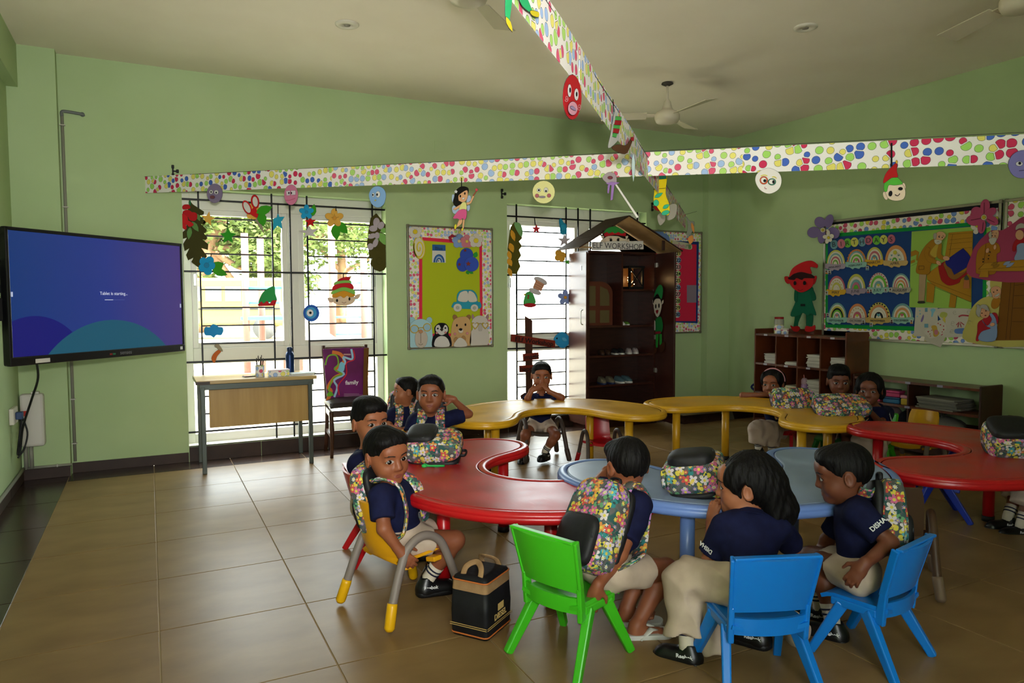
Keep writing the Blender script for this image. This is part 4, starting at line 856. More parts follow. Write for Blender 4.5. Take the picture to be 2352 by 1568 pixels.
wd_('paper_flower', 'orange paper flower with two green leaves behind the paper scissors', [('petal', ORG, [E(1310, 290, 70, 80), E(1400, 330, 80, 60), E(1290, 430, 60, 60), E(1360, 440, 60, 60)]), ('leaf', GRN_, [LF(1400, 385, 1690, 275, 170), LF(1480, 370, 1530, 625, 170)])], cA)
wd_('paper_scissors', 'red handled paper scissors hung at the top of the window', [('blade', '9a917c', [[(1365, 470), (1450, 440), (1500, 590), (1550, 770), (1440, 620)]]), ('handle', 'c4181c', [E(1235, 285, 72, 135, -25), E(1378, 180, 74, 125, -8), [(1270, 390), (1345, 290), (1390, 290), (1440, 430), (1410, 475), (1360, 450)]]), ('handle_hole', 'd9d6d2', [E(1232, 285, 50, 106, -27), E(1380, 182, 46, 92, -8)])], cA)
wd_('paper_star', 'blue paper star at the mullion of the left window', [('star', '2aa5c8', [[(1790, 375), (1815, 455), (1910, 450), (1850, 540), (1870, 670), (1780, 610), (1705, 705), (1705, 490), (1770, 465)]]), strg(1790, 205, 1792, 400, 16)], cA)
wd_('paper_flower', 'bright blue paper flower with green leaves low on the left sash', [('leaf', GRN_, [LF(600, 1390, 815, 1290, 180), LF(610, 1400, 880, 1500, 150)]), ('petal', BLU_, [E(560, 1240, 75, 75), E(440, 1250, 60, 70, 30), E(430, 1370, 70, 70), E(530, 1430, 75, 70), E(590, 1330, 70, 75)]), ('flower_centre', '2a86b8', [E(505, 1325, 45)]), strg(595, 1110, 580, 1180, 14)], cA)
wd_('paper_flower', 'blue paper flower with one upright leaf right of the mullion', [('leaf', GRN_, [LF(610, 440, 640, 222, 110)])]+flower(500, 368, 135, BLU_, '2f8ab8'), cB)
wd_('paper_star', 'red paper star just below the blue flower', [('star', 'c8161a', [S(570, 545, 110, 45, 5, -92)])], cB)
wd_('paper_star', 'white paper star with long points below the red star', [('star', WHT, [[(540, 610), (590, 685), (725, 662), (620, 745), (670, 805), (535, 785), (445, 832), (490, 750), (360, 708), (505, 695)]])], cB)
wd_('paper_flower', 'orange paper flower with two green leaves right of the white star', [('leaf', GRN_, [LF(1015, 590, 1045, 872, 170), LF(1050, 550, 1242, 755, 170)])]+flower(1000, 475, 170, ORG, 'd89a3a')+[('drawn_line', '6b5426', [KC(5, (940, 470), (970, 465), (990, 478)), KC(5, (1000, 400), (1003, 440)), KC(5, (1040, 470), (1080, 455))]), strg(1027, 262, 1030, 350, 16)], cB)
wd_('leaf_garland', 'olive paper leaf with pale flowers right of the left window', [('big_leaf', '4a4416', [[(1760, 390), (1800, 440), (1960, 640), (1945, 705), (1820, 720), (1985, 800), (1990, 915), (1960, 1000), (1980, 1070), (1910, 1020), (2005, 1130), (1960, 1240), (1930, 1250), (1955, 1320), (1900, 1410), (1820, 1440), (1720, 1400), (1650, 1300), (1690, 1190), (1625, 1190), (1620, 1050), (1590, 960), (1600, 860), (1640, 770), (1610, 770), (1630, 600), (1660, 470)]], .0004), ('small_leaf', '7fb35c', [LF(1810, 740, 1970, 980, 150), LF(1840, 660, 1935, 740, 100), LF(1740, 830, 1800, 900, 60)]), ('pale_petal', 'b5a9b4', [E(1760, 560, 60, 90), E(1700, 665, 75, 55), E(1840, 610, 55, 70, 30), E(1680, 800, 75, 45, -20), E(1770, 790, 45, 60), E(1740, 925, 45, 80, 20), E(1650, 990, 55, 60)]), ('drawn_line', '33300e', [KC(4, *E(1810, 1250, 50, 65, 0, 12)), KC(4, *E(1770, 1030, 30, 28, 0, 10))])], cB)
wd_('paper_hat', 'green paper elf hat with red zigzag brim in the left window', [('hat', '2f9a52', [SP((670, 905), (678, 860), (705, 815), (750, 785), (785, 778), (790, 830), (800, 885), (735, 895))]), ('brim', 'c0202a', [[(660, 912), (688, 888), (702, 905), (730, 884), (748, 905), (772, 880), (802, 880), (788, 920), (665, 923)]])], cC)
wd_('paper_elf', 'paper elf head in a striped red and green hat in the right sash', [('ear', 'e0c4aa', [LF(1225, 892, 1183, 862, 34), LF(1385, 870, 1432, 832, 34)]), ('face', 'e8cdb0', [E(1305, 872, 86, 48)]), ('hair', 'dd9a2a', [SP((1218, 852), (1240, 815), (1305, 800), (1370, 812), (1390, 845), (1350, 856), (1330, 846), (1305, 862), (1280, 848), (1248, 860))]), ('hat_band', '86c65a', [SP((1216, 835), (1226, 805), (1300, 782), (1378, 800), (1384, 835), (1305, 808)), SP((1232, 765), (1256, 735), (1345, 728), (1358, 752), (1300, 752))]), ('hat_band', 'c8202a', [SP((1222, 806), (1234, 768), (1300, 752), (1362, 756), (1376, 796), (1300, 780)), SP((1256, 736), (1290, 712), (1350, 704), (1346, 728), (1300, 730))]), ('star_tip', 'e0d090', [S(1354, 705, 12, 5)]), ('eye', '18181a', [E(1253, 882, 7, 11), E(1346, 870, 7, 11)]), ('drawn_line', '8a4a3a', [KC(3, (1288, 893), (1305, 901), (1322, 892))]), strg(1300, 675, 1300, 712, 7)], cC)
wd_('paper_disc', 'blue ringed paper disc like an eye on the right sash', [('outer_ring', '2f62c0', [E(1062, 976, 60, 63)]), ('middle_ring', '48a0dc', [E(1060, 975, 42, 44)]), ('eye_white', 'e8e8ee', [E(1052, 975, 25, 27)]), ('pupil', '18181c', [E(1054, 974, 9)])], cC)
wd_('paper_cloud', 'blue paper cloud low in the left sash', [('cloud', '2a92d6', [SP((258, 1105), (270, 1080), (300, 1082), (320, 1060), (350, 1065), (365, 1080), (395, 1085), (400, 1110), (385, 1140), (350, 1140), (330, 1158), (305, 1145), (265, 1140))])], cC)
wd_('paper_hammer', 'small paper hammer with orange handle below the cloud', [('handle', 'c0622a', [SP((335, 1350), (313, 1318), (330, 1280), (365, 1252), (385, 1262), (355, 1300))]), ('hammer_head', '9a8f78', [SP((335, 1222), (350, 1208), (370, 1215), (398, 1262), (368, 1252), (352, 1235))])], cC)
# right window
wd_('leaf_garland', 'olive paper leaf with orange petals at the left of the second window', [('big_leaf', '5a5418', [[(115, 195), (150, 215), (166, 300), (146, 320), (165, 350), (146, 375), (160, 410), (141, 440), (155, 480), (130, 530), (95, 530), (76, 490), (82, 420), (72, 370), (80, 300), (90, 230)]], .0004), ('small_leaf', '7db070', [SP((115, 200), (150, 205), (168, 250), (160, 290), (125, 240))]), ('orange_petal', 'e0a030', [LF(95, 245, 118, 320, 30), LF(85, 330, 108, 392, 36), LF(74, 430, 98, 480, 34), LF(76, 490, 97, 548, 30), LF(76, 380, 92, 440, 30)])], cD)
wd_('paper_star', 'small red paper star at the top of the second window', [('star', 'c22a34', [S(257, 240, 32, 13)]), strg(245, 170, 250, 215, 6)], cD)
wd_('paper_bird', 'blue folded paper bird on the second window', [('body', '1f8fb8', [SP((403, 182), (418, 174), (432, 198), (450, 215), (450, 268), (416, 272), (408, 225))]), ('wing', '2aa0c8', [SP((415, 215), (440, 215), (446, 245), (420, 250))])], cD)
wd_('paper_star', 'grey white paper star beside the cardboard roof', [('star', 'c6bcc4', [S(437, 315, 46, 18)])], cD)
wd_('paper_flower', 'orange paper flower half hidden by the cardboard roof', [('leaf', '4fae3a', [LF(440, 450, 500, 458, 26)]), ('petal', 'e0a83c', [E(400, 395, 22), E(425, 410, 22), E(395, 425, 20), E(420, 430, 20)])], cD)
wd_('paper_hat', 'green paper bell hat with red rim on the second window', [('hat', '4fae5a', [SP((186, 662), (200, 645), (222, 642), (240, 665), (250, 720), (178, 728))]), ('rim', 'b3202a', [E(215, 730, 40, 13)]), ('pompom', 'd8c04a', [E(183, 662, 6)]), ('button', 'b3202a', [E(205, 670, 5), E(203, 683, 5)])], cD)
wd_('paper_spool', 'paper thread spool hung above the green bell hat', [('spool_end', 'cfc8cc', [E(285, 574, 46, 20, 25), E(248, 642, 42, 17, 22)]), ('thread', 'd49a7c', [[(255, 565), (310, 597), (287, 640), (233, 618)]]), ('drawn_line', '8a5a48', [K(2, (250, 576), (304, 606)), K(2, (244, 590), (298, 620)), K(2, (239, 604), (293, 632))])], cD)
wd_('paper_flower', 'pale blue paper flower with orange centre on the second window', flower(443, 680, 50, '8aa0dc', 'e0a030'), cD)
wd_('paper_fish', 'blue paper fish beside the brown sign post', [('tail', '2a86c8', [[(470, 955), (498, 932), (492, 955), (496, 978)]]), ('body', '2f9ad6', [SP((368, 948), (395, 912), (430, 902), (465, 930), (478, 958), (455, 990), (425, 1005), (390, 985))]), ('fin', '5ab4e4', [LF(420, 940, 455, 960, 24)]), ('eye', '16202a', [E(388, 943, 5)])], cD)
wd_('paper_star', 'yellow disc with small blue star at the far right of the second window', [('disc', 'e0b04e', [E(882, 243, 26, 24)]), ('star', '2a92c8', [S(897, 258, 30, 12)])], cD)
# sign post
PS = Pl((0, 6.80, 0), (1, 0, 0), (0, 0, 1))
SGB = '7a2a1c'
sg = paper(PS, 'sign_post', 'dark brown wooden look signpost reading Elf Workshop by the window', 'sign post', [('post', noisy('sign_wood', '3e1f12', '4d2817', 8, .7), [[(183, 800), (228, 828), (232, 1580), (192, 1580)]], 0), ('sign_board', SGB, [[(90, 915), (371, 957), (371, 1002), (88, 962)], [(165, 1042), (264, 1032), (266, 1076), (167, 1087)], [(140, 1118), (236, 1112), (236, 1156), (143, 1160)]], .0004), ('sign_board', '3e1f12', [[(145, 1308), (172, 1290), (232, 1298), (232, 1328), (150, 1330)]], 0)], cD, t=.012)
for s_, x_, y_, h_, r_ in (('ELf Workshop', 229, 975, 30, -8.5), ('magic', 216, 1072, 30, 3), ('happy', 190, 1150, 30, 2)): text(s_, sg, PS, x_, y_, h_, '140806', r_, .05, cD, bold=.03)
# ---------------------------------------------------------------- banners
A0, B0 = Vector((.009, 6.924, 0)), Vector((3.84, 2.036, 0)); L1 = (B0-A0).length; U1 = (B0-A0)/L1
PN1 = Pl(A0, U1, (0, 0, 1))
bn = thing('paper_banner', 'long white polka dot banner strung across the room', 'banner', mw=PN1.mw(0, 2.42))
def strip(root, s0, s1, zt, zb, dz, m):
    """paper strip in the plane of its root; zt/zb give top and bottom height as functions of s, relative to the root"""
    n = 5; vs = []
    for k in range(n+1):
        s = s0+(s1-s0)*k/n; w = .004*math.sin(5*s)
        vs += [(s, zt(s), dz+w), (s, zb(s), dz+w*.5), (s, zt(s), dz+w-.0012), (s, zb(s), dz+w*.5-.0012)]
    fs = []
    for k in range(n):
        a = 4*k; fs += [(a+1, a+5, a+4, a), (a+2, a+6, a+7, a+3), (a, a+4, a+6, a+2), (a+3, a+7, a+5, a+1)]
    fs += [(0, 2, 3, 1), (4*n+1, 4*n+3, 4*n+2, 4*n)]
    MB().add(vs, fs).build('paper_strip', m, root, uv=True)
z1t = lambda s: 2.492-.0431*s-2.42; z1b = lambda s: 2.352-.0434*s-2.42
s = 0.; i = 0; L1E = 10.45
while s < L1E:
    e = min(s+[.98, 1.0, 1.05, .9, .97][i % 5], L1E); strip(bn, s-.01, e, z1t, z1b, .001*(i % 2), [DOTS_B, DOTS_B, DOTS, DOTS, DOTS, DOTS_B][min(i, 5)]); s = e; i += 1
MB().tube([(-.03, z1t(0), 0), (L1E+.12, z1t(L1E)+.01, 0)], .0016, 6).build('string', M('3a3a38', .8), bn)
Pa = Vector((1.074, 1.87, 0)); Pb = Vector((2.80, 3.61, 0)); U2 = (Pb-Pa).normalized(); PN2 = Pl(Pa, U2, (0, 0, 1))
b2 = thing('paper_banner', 'second polka dot banner crossing overhead towards the corner', 'banner', mw=PN2.mw(0, 2.23))
z2t = lambda s: 2.30-.0087*s-2.23; z2b = lambda s: 2.157-.0087*s-2.23
s = -2.6; i = 0
while s < 5.15:
    e = min(s+[1.0, .95, 1.05][i % 3], 5.15); strip(b2, s-.01, e, z2t, z2b, .0012*(i % 2), DOTS if i < 6 else DOTS_S); s = e; i += 1
MB().tube([(-2.85, .07, 0), (5.15, z2t(5.15), 0), (6.9, .26, 0)], .0016, 6).build('string', M('3a3a38', .8), b2)
FR1 = Pl(A0+PN1.n*.008, U1, (0, 0, 1)); FR2 = Pl(Pa+PN2.n*.008, U2, (0, 0, 1))
def swing(x, y, o=.01): return Pl(on_plane(x, y, FR2.o, FR2.n)+PN2.n*o, U1, (0, 0, 1))
def hung(pl, name, label, layers, cr=(0, 0, 1), cat='paper decoration', **k): return paper(pl, name, label, cat, layers, cr, 'paper figures hanging from the banners', **k)
hung(FR1, 'paper_smiley', 'purple round paper face with wide eyes above the left window', [('face', '8a7a9c', [E(338, 78, 59, 72)]), ('eye', 'd8d4d4', [E(312, 68, 13, 15), E(351, 70, 16, 16)]), ('pupil', '202024', [E(313, 68, 5), E(351, 73, 5)]), ('mouth', '7a4a52', [E(324, 107, 18, 12)])], cC)
hung(FR1, 'paper_smiley', 'pink oval paper face with square eyes above the left window', [('face', 'd27a9c', [E(911, 89, 52, 76)]), ('eye', 'd8ccd4', [[(875, 62), (905, 58), (903, 92), (880, 95)], [(912, 58), (945, 58), (945, 88), (915, 92)]]), ('pupil', '202024', [E(896, 76, 4, 7), E(915, 76, 4, 7)]), ('drawn_line', 'b0405a', [KC(3, (872, 130), (905, 130), (945, 115))])], cC)
hung(FR1, 'paper_smiley', 'light blue paper face above the right edge of the left window', [('face', '86aede', [SP((1495, 90), (1520, 40), (1560, 25), (1605, 45), (1622, 95), (1605, 160), (1560, 184), (1515, 155))]), ('eye', 'e0dede', [E(1528, 90, 9, 15), E(1564, 86, 16, 23)]), ('pupil', '18181a', [E(1526, 90, 4, 6), E(1558, 88, 5, 9)]), ('mouth', 'd8cc50', [E(1546, 131, 7, 4, -20)])], cC)
cF = (860, 420, 5.6)
hung(FR1, 'paper_fairy', 'black haired paper fairy in pink skirt holding a star wand', [('wing', 'a9bcd8', [SP((1000, 160), (1020, 148), (1045, 190), (1030, 260), (1000, 230)), SP((1200, 170), (1235, 165), (1240, 220), (1190, 255)), SP((1000, 320), (1040, 285), (1110, 320), (1080, 385), (1020, 392)), SP((1190, 300), (1228, 290), (1225, 345), (1200, 362))]), ('hair', '15130f', [SP((1145, 45), (1205, 65), (1212, 120), (1180, 200), (1130, 250), (1085, 305), (1045, 300), (1015, 250), (1030, 180), (1045, 110), (1090, 62))]), ('face', 'e0aa7c', [SP((1085, 185), (1100, 150), (1190, 95), (1205, 150), (1190, 215), (1150, 250), (1105, 235), (1090, 225))]), ('arm', 'e0aa7c', [[(1140, 262), (1150, 290), (1045, 350), (1018, 340), (1030, 328)], [(1190, 255), (1235, 245), (1275, 160), (1295, 165), (1250, 262), (1200, 288)]]), ('wand', 'a0563c', [[(1270, 165), (1318, 100), (1326, 106), (1282, 172)]]), ('wand_star', 'd84a58', [S(1323, 90, 26, 11)]), ('leg', 'e0aa7c', [SP((1105, 470), (1138, 470), (1135, 520), (1090, 560), (1068, 570), (1080, 530)), [(1150, 475), (1172, 475), (1160, 585), (1142, 590)]]), ('shoe', 'd8cc30', [LF(1062, 530, 1048, 602, 32), LF(1148, 580, 1138, 625, 24)]), ('top', 'dcd88a', [SP((1140, 262), (1190, 258), (1192, 355), (1105, 352))]), ('skirt', 'd4588c', [SP((1105, 355), (1195, 352), (1196, 450), (1170, 475), (1150, 458), (1120, 478), (1085, 460), (1040, 462), (1035, 440))]), ('eye', '18120e', [E(1122, 174, 8, 14), E(1180, 140, 8, 14)]), ('mouth', 'e8e4e4', [E(1163, 205, 16, 9, -20)]), ('hair_flower', 'e4e4e6', FL(1070, 118, 20, 5)), strg(1143, -60, 1143, 60, 12)], cF)
cG = (1120, 0, 2.8)
hung(FR1, 'paper_smiley', 'pale yellow paper face with pink cheeks above the second window', [('face', 'e3dd9a', [E(361, 1235, 72, 73)]), ('eye', 'd4d0c8', [E(330, 1223, 12), E(376, 1222, 13, 16)]), ('pupil', '18181a', [E(331, 1223, 5), E(377, 1229, 5)]), ('cheek', 'b0646c', [E(320, 1259, 12), E(397, 1258, 12)]), ('mouth', '8f8490', [E(354, 1267, 20, 6)])], cG)
cH = (1640, 280, 3.303)
hung(FR1, 'paper_smiley', 'white paper face with orange and green ringed eyes', [('face', 'e8e2dc', [SP((314, 445), (335, 385), (412, 350), (490, 385), (512, 445), (490, 510), (420, 544), (350, 515))]), ('eye_ring', 'd0562a', [E(378, 443, 30)]), ('eye_ring', '2f7a5a', [E(440, 455, 30, 25)]), ('eye_white', 'e6e0da', [E(378, 443, 21), E(440, 455, 23, 18)]), ('pupil', '18181a', [E(386, 447, 10), E(452, 456, 8, 12)]), ('brow', 'd8c84a', [KC(7, (356, 412), (380, 404), (406, 410)), KC(7, (442, 420), (460, 418), (476, 430))]), ('mouth', 'a0405a', [KC(4, (387, 494), (388, 506), (402, 508))])], cH)
hung(FR1, 'paper_elf', 'smiling paper elf head in a red and green pointed hat', [('ear', 'e0c8ae', [E(1300, 560, 15, 32, -20), E(1442, 485, 10, 24, -15)]), ('face', 'e3cdb4', [SP((1300, 510), (1330, 470), (1420, 470), (1450, 520), (1440, 580), (1385, 598), (1330, 585), (1305, 550))]), ('hair', '55b33a', [SP((1290, 515), (1300, 455), (1370, 415), (1410, 440), (1428, 470), (1370, 480), (1325, 480), (1310, 528))]), ('hat', 'b81a1c', [SP((1286, 465), (1300, 400), (1340, 350), (1388, 310), (1385, 370), (1392, 418), (1345, 425))]), ('hat_tip', 'd8a838', [E(1385, 305, 7, 13)]), ('eye', '141414', [E(1338, 545, 13, 20, 10), E(1414, 508, 16, 11)]), ('drawn_line', '201818', [KC(6, (1372, 552), (1392, 562), (1410, 545))]), ('hanging_strip', '141414', [K(14, (1346, 162), (1346, 340))])], cH)
hung(FR1, 'paper_smiley', 'purple paper face with bored eyes at the right picture edge', [('face', '7a74b0', [SP((2232, 320), (2270, 245), (2352, 215), (2430, 260), (2450, 330), (2400, 410), (2320, 425), (2260, 395))]), ('eye', 'c8c4c8', [E(2315, 318, 26, 17), E(2400, 312, 26, 17)]), ('pupil', '18181c', [E(2318, 314, 9), E(2402, 308, 9)]), ('drawn_line', '2a2440', [K(4, (2312, 372), (2400, 360))])], cH)
w_ = hung(FR1, 'magic_wand', 'white stick wand with purple ribbon hung on the banner', [('stick', 'ddd8d0', [[(818, 1185), (826, 1178), (972, 1395), (960, 1402)]]), ('wrap', 'a89aa0', [SP((740, 1140), (780, 1108), (820, 1120), (830, 1170), (800, 1190), (760, 1170))]), ('ribbon', '9a74b4', [[(800, 1175), (818, 1180), (805, 1285), (792, 1288)], [(760, 1180), (800, 1170), (850, 1175), (805, 1195)], [(775, 1190), (790, 1185), (780, 1245), (772, 1240)]]), ('candy', '7a3a44', [E(790, 1143, 16, 10)])], cG)
hung(FR2, 'paper_smiley', 'red oval paper face with pink mouth on the crossing banner', [('face', 'c41c24', [E(542, 625, 60, 144)]), ('eye', 'e4dcdc', [E(522, 583, 11, 40), E(566, 608, 13, 38)]), ('pupil', '18181a', [E(523, 580, 4, 14), E(565, 606, 4, 13)]), ('cheek', 'd8949c', [KC(3, *[(497+r*math.cos(a)*.5, 634+r*math.sin(a)) for r, a in [(4+k*1.5, k*.7) for k in range(14)]]), KC(3, *[(579+r*math.cos(a)*.5, 688+r*math.sin(a)) for r, a in [(4+k*1.5, k*.7) for k in range(14)]])]), ('mouth', 'dc9cae', [E(533, 698, 30, 43)]), ('tongue', 'a08ab0', [SP((515, 688), (530, 685), (550, 705), (545, 712), (520, 700))])], cG)
hung(FR2, 'paper_sock', 'white paper elf leg with green and red striped stocking', [('backing', 'dcd8d4', [SP((815, 720), (822, 722), (842, 850), (838, 900), (775, 952), (790, 860))]), ('stripe', '5fc860', [[(820, 748), (858, 752), (855, 776), (815, 776)], [(808, 800), (848, 803), (844, 832), (804, 828)], [(803, 852), (832, 856), (822, 884), (798, 878)]]), ('stripe', 'c01c24', [[(815, 774), (855, 776), (850, 804), (808, 802)], [(804, 826), (842, 830), (834, 858), (800, 852)]]), ('shoe', '6e4424', [SP((788, 950), (830, 930), (880, 935), (915, 890), (925, 900), (885, 985), (830, 978))]), ('bobble', 'd0202a', [E(920, 894, 11, 12)]), ('hanging_strip', '141414', [K(5, (792, 640), (798, 720))])], cG)
hung(swing(1515, 430, .05), 'paper_sock', 'yellow paper sock with green patches on the crossing banner', [('sock', 'e8cf18', [SP((1058, 1115), (1150, 1110), (1145, 1240), (1170, 1320), (1165, 1380), (1125, 1375), (1090, 1330), (1068, 1290), (1072, 1220))]), ('cuff', '2f9a86', [[(1058, 1128), (1150, 1118), (1150, 1148), (1062, 1158)]]), ('patch', '3fb88c', [E(1085, 1305, 17, 20), LF(1075, 1270, 1128, 1240, 24), LF(1128, 1340, 1170, 1315, 24), E(1145, 1368, 26, 14, -20)]), ('drawn_line', '3a3a10', [K(3, (1066, 1218), (1146, 1210))])], cG)
hung(swing(1540, 470), 'paper_shape', 'pair of grey paper ovals behind the yellow sock', [('oval', 'a8a294', [SP((1092, 1395), (1110, 1370), (1140, 1380), (1140, 1420), (1108, 1448)), SP((1165, 1330), (1195, 1310), (1218, 1325), (1205, 1395), (1155, 1412))]), ('red_loop', 'b02a24', [LF(1068, 1325, 1115, 1358, 26)])], cG)
hung(swing(1575, 490), 'paper_shape', 'grey paper icicle with orange tips at the far banner end', [('icicle', '8a9080', [LF(1235, 1300, 1218, 1425, 18), SP((1275, 1390), (1300, 1420), (1330, 1430), (1310, 1500), (1280, 1510), (1290, 1450))]), ('orange_tip', 'd08a44', [LF(1312, 1430, 1328, 1500, 18), SP((1290, 1530), (1318, 1512), (1322, 1550), (1300, 1568))])], cG)
hung(FR2, 'paper_bird', 'green paper parrot cut off by the top picture edge', [('wing', '2fae6c', [SP((118, -60), (155, -40), (140, 120), (130, 160), (112, 100)), SP((190, -60), (240, -30), (285, 75), (270, 80), (215, 30))]), ('tail', 'd8c428', [LF(112, 110, 152, 205, 26), SP((270, 70), (320, 80), (318, 110), (278, 98))]), ('body', '2fae6c', [SP((120, -200), (200, -200), (230, -60), (180, -20), (120, -60))])], cG)
hung(swing(1455, 370), 'paper_shape', 'thin grey paper streamer below the banner crossing', [('streamer', 'a8b8b8', [LF(938, 985, 938, 1170, 22)])], cG)
# ---------------------------------------------------------------- wall hooks and plates
def hook(label, x, y, pl):
    a = pl.px(x, y); h = thing('wall_hook', label, 'hook', mw=pl.mw(*a), group='small black wall hooks')
    for q in ((0, .045), (0, -.045), (.045, 0)): MB().box((q[0]*.8, q[1]*.8, .012), (.022, .03, .024)).build('knob', BLACKM, h, bevel=.005)
    MB().bb((-.006, -.04, 0), (.006, .04, .01)).build('stem', BLACKM, h); MB().bb((0, -.006, 0), (.04, .006, .01)).build('stem', BLACKM, h)
PWL = Pl((0, YB, 0), (1, 0, 0), (0, 0, 1))
hook('black wall hook between the fairy and the pale yellow face', 1152, 445, PWL); hook('black wall hook beside the yellow sock', 1497, 475, PWL); hook('black wall hook above the left end of the banner', 397, 393, PWL)
paper(PWL, 'blank_plate', 'painted over blank plate high on the back wall', 'wall plate', [('plate', WALL, [Rc(998, 323, 1024, 349)], 0)], t=.006)
# ---------------------------------------------------------------- framed board with the blue theme
ALU = M('8f8a78', .35, .7)
def board(pl, name, label, x0, x1, z0, z1, surf, fw=.028):
    cxm, czm = (x0+x1)/2, (z0+z1)/2; t = thing(name, label, 'notice board', mw=pl.mw(cxm, czm)); a, b = (x1-x0)/2, (z1-z0)/2
    MB().bb((-a, -b, -.018), (a, b, 0)).build('board_panel', surf, t, uv=True)
    for p, q in (((-a, b-fw*.7), (a, b)), ((-a, -b), (a, -b+fw*.7)), ((-a, -b+fw*.7), (-a+fw*.7, b-fw*.7)), ((a-fw*.7, -b+fw*.7), (a, b-fw*.7))): MB().bb((*p, -.018), (*q, .008)).build('frame_rail', ALU, t, bevel=.003)
    for sx in (-1, 1):
        for sy in (-1, 1): MB().box((sx*(a-.012), sy*(b-.012), -.004), (.034, .034, .026)).build('corner_cap', M('77735f', .5), t, bevel=.008)
    return t
PK = Pl((0, YB-.02, 0), (1, 0, 0), (0, 0, 1))
board(PK, 'notice_board', 'dotted notice board with the colour blue theme between the windows', 2.325, 3.275, .934, 2.187, DOTS_S)
PK2 = Pl((0, YB-.0195, 0), (1, 0, 0), (0, 0, 1)); c4 = (900, 380, 3.266)
GB = 'picture pieces pinned on the blue theme board'
def pb(name, label, layers, cr=c4, z=.0, pl=PK2, grp=GB, cat='paper picture', **k): return paper(pl, name, label, cat, layers, cr, grp, z=z, **k)
pb('backing_sheet', 'lime green sheet with pink border on the blue theme board', [('border', 'e0304e', [[(203, 535), (676, 572), (682, 1270), (205, 1290)]], 0), ('sheet', 'b4c022', [[(228, 562), (655, 598), (662, 1255), (228, 1262)]], 0)])
Z1 = .004
cF2 = (860, 420, 5.6)
bl = pb('colour_card', 'small white card reading Blue with a blue rainbow', [('card', 'd4d2cc', [[(742, 792), (912, 798), (915, 1026), (740, 1022)]], .0003), ('header', '2f62a0', [[(742, 792), (912, 798), (912, 874), (742, 870)]], 0), ('arc', '2f5fa0', [AR(827, 1022, 72, 105, 55, 85), AR(827, 1022, 40, 62, 24, 42)], 0), ('arc', '5f86c0', [AR(827, 1022, 55, 84, 46, 72)], 0), ('heart', '1a2a5a', [HT(818, 1004, 9)], 0)], cF2, Z1)
text('Blue', bl, PK2, 822, 860, 40, '1a2a4a', -2, .0125, cF2)
pb('paper_blueberries', 'three dark blue paper berries with green leaves', [('leaf', '2f9a3a', [LF(1285, 960, 1312, 885, 60), LF(1185, 1130, 1210, 1175, 45), LF(1215, 1135, 1270, 1165, 40)]), ('berry', '3450b4', [E(1182, 925, 85, 88), E(1130, 1045, 78, 96)]), ('berry', '3a56c0', [E(1245, 1045, 92, 95)]), ('calyx', '8a3a28', [S(1162, 868, 24, 10), S(1088, 1048, 26, 11), S(1203, 1040, 36, 15)])], cF2, Z1)
for nm, lb, cx_, cy_, R_, c_, cc_, n_ in (('paper_flower', 'small crimson paper flower on the blue theme board', 998, 712, 50, 'a8283e', 'd8c8a0', 5), ('paper_flower', 'pink paper flower between blue and white ones', 1185, 752, 88, 'cf7c8c', 'e0c850', 5), ('paper_flower', 'white paper flower at the board corner top right', 1303, 742, 92, 'd8d0c8', 'e4cf38', 5), ('paper_flower', 'light blue paper flower on the board border', 1085, 750, 92, '86a4da', 'd8c890', 5), ('paper_flower', 'white daisy with yellow middle at the board top left', 520, 628, 88, 'd4cec6', 'dcc22c', 5)):
    pb(nm, lb, [('petal', c_, FL(cx_, cy_, R_, n_, R_*.75)), ('flower_centre', cc_, [E(cx_, cy_, R_*(.33 if R_ > 85 and c_[0] == 'd' else .22))])], cF2, Z1+.002)
pb('paper_lollipop', 'yellow spiral paper lollipop at the board left edge', [('disc', 'd8d2c0', [E(575, 835, 78, 145, -6)], .003), ('spiral', 'dcc83a', [KC(18, *[(575+r*.52*math.cos(a), 838+r*math.sin(a)) for r, a in [(6+k*6.2, k*.52-1) for k in range(22)]]), KC(14, *E(575, 835, 72, 138, -6, 28)+[E(575, 835, 72, 138, -6, 28)[0]])]), ('stick', 'd8ccb8', [[(600, 690), (612, 690), (612, 720), (600, 720)]])], cF2, Z1)
pb('paper_car', 'turquoise paper car with white wheels', [('body', '2f9cb8', [SP((455, 1065), (452, 1045), (465, 1025), (485, 1020), (488, 970), (515, 938), (570, 932), (610, 938), (638, 975), (642, 1020), (664, 1028), (662, 1070), (560, 1075))]), ('window', 'd6d0c8', [SP((498, 1015), (500, 975), (520, 948), (564, 945), (566, 1018)), SP((574, 1018), (574, 945), (606, 950), (628, 980), (634, 1018))]), ('wheel', 'd6d0c8', [E(491, 1066, 31, 30), E(617, 1068, 28, 27)]), ('hub', 'b0b0a8', [E(491, 1066, 12), E(617, 1068, 11)])], c4, Z1)
